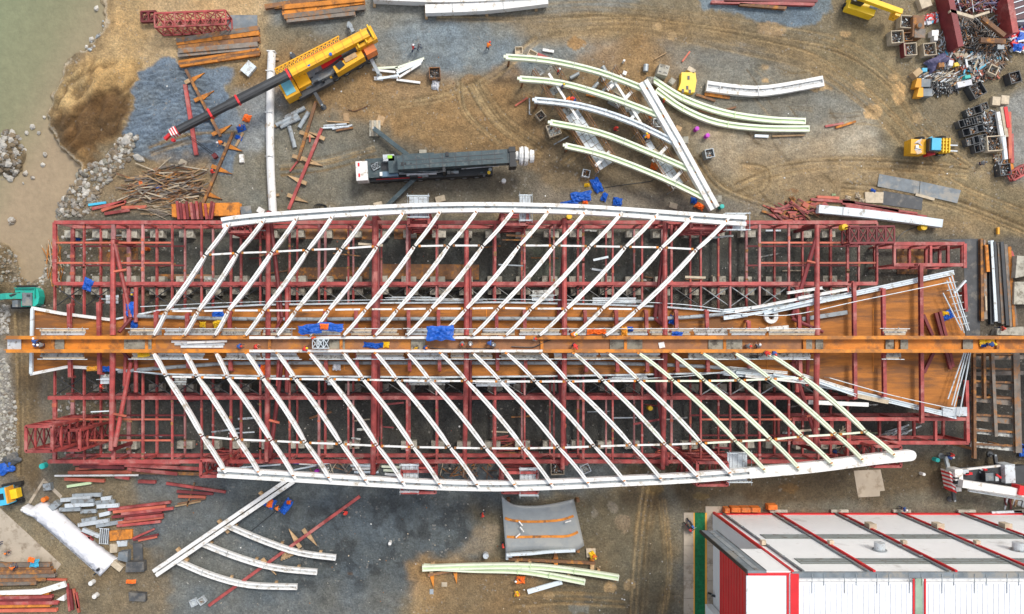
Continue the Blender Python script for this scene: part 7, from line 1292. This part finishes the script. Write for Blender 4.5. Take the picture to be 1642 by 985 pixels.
# ================================================================ people
def skinned(verts, edges, radii, sub=1):
    me = bpy.data.meshes.new('b'); me.from_pydata(verts, edges, []); o = bpy.data.objects.new('b', me); scene.collection.objects.link(o)
    sk = o.modifiers.new('s', 'SKIN'); 
    for i, r_ in enumerate(radii): me.skin_vertices[0].data[i].radius = (r_, r_) if not isinstance(r_, tuple) else r_
    me.skin_vertices[0].data[0].use_root = True
    ss = o.modifiers.new('u', 'SUBSURF'); ss.levels = sub; ss.render_levels = sub
    dg = bpy.context.evaluated_depsgraph_get(); ev = o.evaluated_get(dg); out = bpy.data.meshes.new_from_object(ev); bpy.data.objects.remove(o); return out
def body_mesh(pose):
    # pelvis, chest, neck, head; arms; legs (metres), facing +x
    if pose == 'stand': pel, ch, nk, hd = (0, 0, .92), (.02, 0, 1.32), (.03, 0, 1.5), (.05, 0, 1.66); kn = (.03, .48); ft = (0, .09); el = (.0, 1.12); ha = (.12, .92)
    elif pose == 'bend': pel, ch, nk, hd = (-.15, 0, .85), (.18, 0, 1.12), (.33, 0, 1.2), (.46, 0, 1.26); kn = (.05, .45); ft = (-.08, .09); el = (.3, .85); ha = (.48, .62)
    elif pose == 'walk': pel, ch, nk, hd = (0, 0, .92), (.04, 0, 1.3), (.06, 0, 1.48), (.08, 0, 1.64); kn = (.12, .5); ft = (.2, .09); el = (-.08, 1.1); ha = (.1, .95)
    else: pel, ch, nk, hd = (-.1, 0, .36), (.1, 0, .68), (.18, 0, .84), (.25, 0, .97); kn = (.32, .5); ft = (.12, .09); el = (.32, .55); ha = (.5, .45)
    V = [pel, ch, nk, hd]; E = [(0, 1), (1, 2), (2, 3)]; Rr = [.15, .17, .055, .115]
    AI = []
    for s in (-1, 1):
        b = len(V); k2 = (kn[0]*(s if pose == 'walk' else 1), kn[1]); f2 = ft[0]*(s*1.4 if pose == 'walk' else 1)
        V += [(pel[0], s*.11, pel[2]-.05), (k2[0], s*.13, k2[1]), (f2, s*.14, .09), (f2+.2, s*.15, .05)]; E += [(0, b), (b, b+1), (b+1, b+2), (b+2, b+3)]; Rr += [.10, .07, .05, .045]
        b = len(V); AI.append(b); V += [(ch[0]+.02, s*.2, ch[2]+.1), (el[0]+(.08*s if pose == 'walk' else 0), s*.29, el[1]), (ha[0]+(.12*s if pose == 'walk' else 0), s*.22, ha[1]), (ha[0]+.08+(.12*s if pose == 'walk' else 0), s*.2, ha[1]-.05)]; E += [(1, b), (b, b+1), (b+1, b+2), (b+2, b+3)]; Rr += [.065, .05, .034, (.036, .022)]
        hx, hy, hz_ = V[b+3]
        for q, (dy, l_) in enumerate(((-.033, .055), (-.011, .07), (.011, .075), (.033, .06))): n_ = len(V); V += [(hx+.03, hy+dy, hz_-.015), (hx+.03+l_*.5, hy+dy, hz_-.04), (hx+.03+l_*.75, hy+dy, hz_-.075)]; E += [(b+3, n_), (n_, n_+1), (n_+1, n_+2)]; Rr += [.010, .009, .008]
        n_ = len(V); V += [(hx-.01, hy-s*.05, hz_), (hx+.03, hy-s*.07, hz_-.03)]; E += [(b+3, n_), (n_, n_+1)]; Rr += [.012, .010]
    me = skinned(V, E, Rr); me.materials.clear(); me.materials.append(skin); me.materials.append(navy); me.polygons.foreach_set('use_smooth', [True]*len(me.polygons))
    for p in me.polygons: p.material_index = 1 if p.center.z < pel[2]+.08 and (pose != 'squat' or abs(p.center.y) < .2) else 0
    jk = [pel, ch, nk, V[AI[0]], V[AI[0]+1], V[AI[1]], V[AI[1]+1]]; je = [(0, 1), (1, 2), (1, 3), (3, 4), (1, 5), (5, 6)]
    jm = skinned([(a, b, c+(.06 if i == 0 else 0)) for i, (a, b, c) in enumerate(jk)], je, [.185, .205, .09, .095, .072, .095, .072]); jm.polygons.foreach_set('use_smooth', [True]*len(jm.polygons))
    return me, jm, hd
POSES = {p: body_mesh(p) for p in ('stand', 'bend', 'walk', 'squat')}
def helmet_mesh(hd):
    m = MB(); c = (0, 0, 0); n = 12; rings = [(0, .165), (.05, .15), (.10, .115), (.135, .06)]; v = []; f = []
    for z, r_ in rings: v += [(r_*math.cos(2*math.pi*i/n), r_*.9*math.sin(2*math.pi*i/n), z) for i in range(n)]
    v.append((0, 0, .15))
    for k in range(3):
        for i in range(n): f.append((k*n+i, k*n+(i+1) % n, (k+1)*n+(i+1) % n, (k+1)*n+i))
    for i in range(n): f.append((3*n+i, 3*n+(i+1) % n, 4*n))
    f.append(tuple(range(n-1, -1, -1))); me = bpy.data.meshes.new('hard_hat'); me.from_pydata([(x+hd[0]+.01, y+hd[1], z+hd[2]+.03) for x, y, z in v], [], f)
    me.polygons.foreach_set('use_smooth', [True]*len(f)); return me
JK = {}
def person(label, x, y, z, pose, jc, hc, ang):
    p = P(x, y, z); o = bpy.data.objects.new('person', POSES[pose][0]); scene.collection.objects.link(o); o.location = p; o.rotation_euler = (0, 0, R(ang)); tag(o, label, 'person', 'workers on the site')
    def part(nm, me, mat):
        key = (nm, pose, mat.name)
        if key not in JK: k = me.copy(); k.materials.clear(); k.materials.append(mat); JK[key] = k
        c = bpy.data.objects.new(nm, JK[key]); scene.collection.objects.link(c); c.parent = o
    part('jacket', POSES[pose][1], jc); 
    if ('h', pose) not in JK: JK[('h', pose)] = helmet_mesh(POSES[pose][2])
    part('hard_hat', JK[('h', pose)], hc)
bluej = M('blue_work_jacket', (.04, .10, .32), .8); redj = M('red_work_jacket', (.6, .04, .03), .8); greyj = M('grey_work_jacket', (.2, .2, .2), .8)
whiteh = M('white_helmet', (.8, .8, .8), .3); redh = M('red_helmet', (.7, .05, .03), .3); yelh = M('yellow_helmet', (.85, .6, .03), .3); orj = M('orange_vest', (.85, .2, .02), .7)
DZ = ZD+.02; GZ = ZG-.85
for a in [('worker in a red jacket walking on the grey gravel right of the yellow crane', 663, 81, 0, 'walk', redj, whiteh, 20), ('worker in dark clothes just right of the red-jacketed one on the gravel', 672, 79, 0, 'walk', greyj, greyj, 0), ('worker with an orange vest and yellow helmet at the north edge of the brown earth', 782, 79, 0, 'bend', orj, redh, 60),
          ('worker in a red hat under the first rib of the fan', 894, 118, 2.0, 'stand', redj, whiteh, -40), ('worker with a yellow helmet standing on the left scaffold ramp', 901, 142, 2.0, 'stand', bluej, yelh, -60), ('left of three workers in orange vests on the left ramp', 908, 163, 2.0, 'bend', orj, redh, 0), ('middle of three workers in orange vests on the left ramp', 916, 164, 2.0, 'squat', orj, redh, 90), ('right of three workers in orange vests on the left ramp', 921, 162, 2.0, 'squat', bluej, redh, 180),
          ('worker in red and yellow standing right of the fan girder', 1060, 166, 0, 'stand', redj, yelh, 180), ('worker with a red helmet squatting between the ramps on open earth', 984, 209, 0, 'squat', redj, redh, 10), ('worker with a red helmet at the small box left of the fan girder', 1039, 193, 0, 'bend', orj, redh, 90), ('worker in blue crouching on the right ramp', 1032, 220, 2.0, 'squat', bluej, yelh, -90), ('second worker in orange beside the blue one on the right ramp', 1036, 224, 2.0, 'bend', orj, yelh, 120), ('worker under the lower end of the fan, near the orange sheet', 1119, 317, 0, 'bend', redj, yelh, 0),
          ('worker with an orange helmet at the bracket bar on the gravel', 359, 231, 0, 'bend', orj, whiteh, 200), ('worker with a red helmet lower down the same bracket bar', 342, 278, 0, 'squat', redj, redh, 40), ('worker crouching at the blue sheets with an orange coat', 389, 208, 0, 'squat', bluej, orj, 100),
          ('left of two blue workers at the left end of the girder', 59, 552, GZ, 'squat', bluej, whiteh, 0), ('middle blue worker at the left end of the girder', 64, 549, GZ, 'bend', bluej, whiteh, 90), ('right worker in white at the left end of the girder', 72, 553, GZ, 'squat', greyj, whiteh, 180), ('worker with pink and blue cap in the girder near the white planks', 386, 555, GZ, 'bend', bluej, redh, 0), ('worker with a red helmet in the girder left of the machine', 411, 556, GZ, 'squat', redj, redh, 0),
          ('worker with an orange helmet standing above the girder machine', 506, 541, GZ, 'stand', orj, redh, -80), ('worker with a red and yellow helmet below the girder machine', 490, 560, GZ, 'bend', redj, yelh, 20), ('worker in blue sitting in the girder by the big blue tarp', 681, 558, GZ, 'squat', bluej, orj, 0), ('left of a row of seated workers right of the big blue tarp', 741, 549, GZ, 'squat', greyj, redh, -90), ('second of the row of seated workers right of the big blue tarp', 754, 549, GZ, 'squat', greyj, whiteh, -90), ('worker in grey bending right of the seated row in the girder', 783, 550, GZ, 'bend', bluej, greyj, 0), ('worker with a white helmet right end of the seated row', 793, 553, GZ, 'squat', greyj, whiteh, 180),
          ('worker with a red helmet left of the hose coil in the girder', 854, 543, GZ, 'squat', greyj, redh, 0), ('worker in orange beside the tenth upper rib foot', 915, 536, GZ, 'bend', orj, yelh, 0), ('worker in red kneeling in the girder below the tenth upper rib', 919, 553, GZ, 'bend', redj, redh, -60), ('worker with a red helmet in the right half of the girder', 1195, 555, GZ, 'squat', greyj, redh, 0), ('worker with a white helmet in the right half of the girder', 1213, 556, GZ, 'squat', greyj, whiteh, 90), ('left of two red-helmeted workers at the foot of the last green rib', 1225, 565, ZG, 'squat', redj, redh, -40), ('right of two red-helmeted workers at the foot of the last green rib', 1238, 565, ZG, 'squat', bluej, redh, -90),
          ('worker in red standing at the concrete panel near the right end of the girder', 1596, 527, 0, 'stand', redj, redh, 180), ('worker with a white helmet in the girder at its right end', 1577, 552, GZ, 'bend', bluej, yelh, 0), ('worker near the red hat drum at the tip of the crane outrigger at lower right', 1512, 731, 0, 'bend', bluej, whiteh, 0), ('worker in red beside the tip of the white crane outrigger', 1520, 728, 0, 'bend', redj, redh, 180),
          ('worker in orange between the blue sheets in the dark yard', 446, 812, 0, 'bend', orj, greyj, 0), ('worker with a red helmet at the upper end of the diagonal red bar', 557, 820, 0, 'squat', redj, redh, 200), ('worker in orange at the lower green ribs', 831, 929, 0, 'bend', orj, whiteh, 160), ('worker in yellow and orange at the bottom of the yard', 829, 953, 0, 'squat', orj, yelh, 90), ('worker with a yellow coat on the pallet at the curved plate', 951, 889, .3, 'squat', orj, yelh, -60), ('worker with a red helmet left of the curved plate', 805, 871, 0, 'stand', redj, redh, 0), ('worker with a red stick in the dark yard', 773, 822, 0, 'walk', redj, redh, 0),
          ('worker in orange and black on the lower left beam stack', 27, 908, 1.2, 'bend', orj, greyj, 80), ('worker in blue with a yellow helmet on the left slab', 3, 870, .1, 'stand', bluej, yelh, 0), ('worker with an orange helmet on the left slab by the machine', 13, 884, .1, 'squat', greyj, orj, 0), ('worker in blue by the rusty frame at upper right of the hall', 1440, 813, 0, 'stand', bluej, whiteh, 0), ('worker in blue in the bay under the lower green ribs', 1330, 722, 0, 'bend', bluej, greyj, 0),
          ('worker at the right edge by the blue tarp above the white crane', 1634, 715, 0, 'stand', bluej, orj, 0), ('dark-clothed worker sitting alone below the bin row', 1569, 263, 0, 'squat', greyj, greyj, 0), ('worker in red on the first pipe support platform under the deck at left', 165, 619, 5.4, 'squat', redj, redh, 0), ('worker with a yellow helmet beside the hanging blue tarp at left', 214, 473, 5.4, 'squat', bluej, yelh, 0)]: person(*a)
# welding machine in the girder
t = thing('welding_machine', 'frame of machinery standing in the girder below the draped blue tarps', 'machine', P(515, 550, GZ)); c = P(515, 551, ZG+.3)
MB().box((c.x, c.y, GZ+.5), (1.6, .9, .9)).build('body', dsteel, t); MB().box((c.x-.3, c.y+.1, GZ+1.0), (.6, .5, .3)).build('panel', silver, t); lattice(t, c+Vector((-1, 0, .2)), c+Vector((1, 0, .2)), 1.1, whiteb, 3, .06, 'cage')
# ---------------------------------------------------------------- tidy: no helper properties left
for o in bpy.data.objects:
    if '_o' in o: del o['_o']
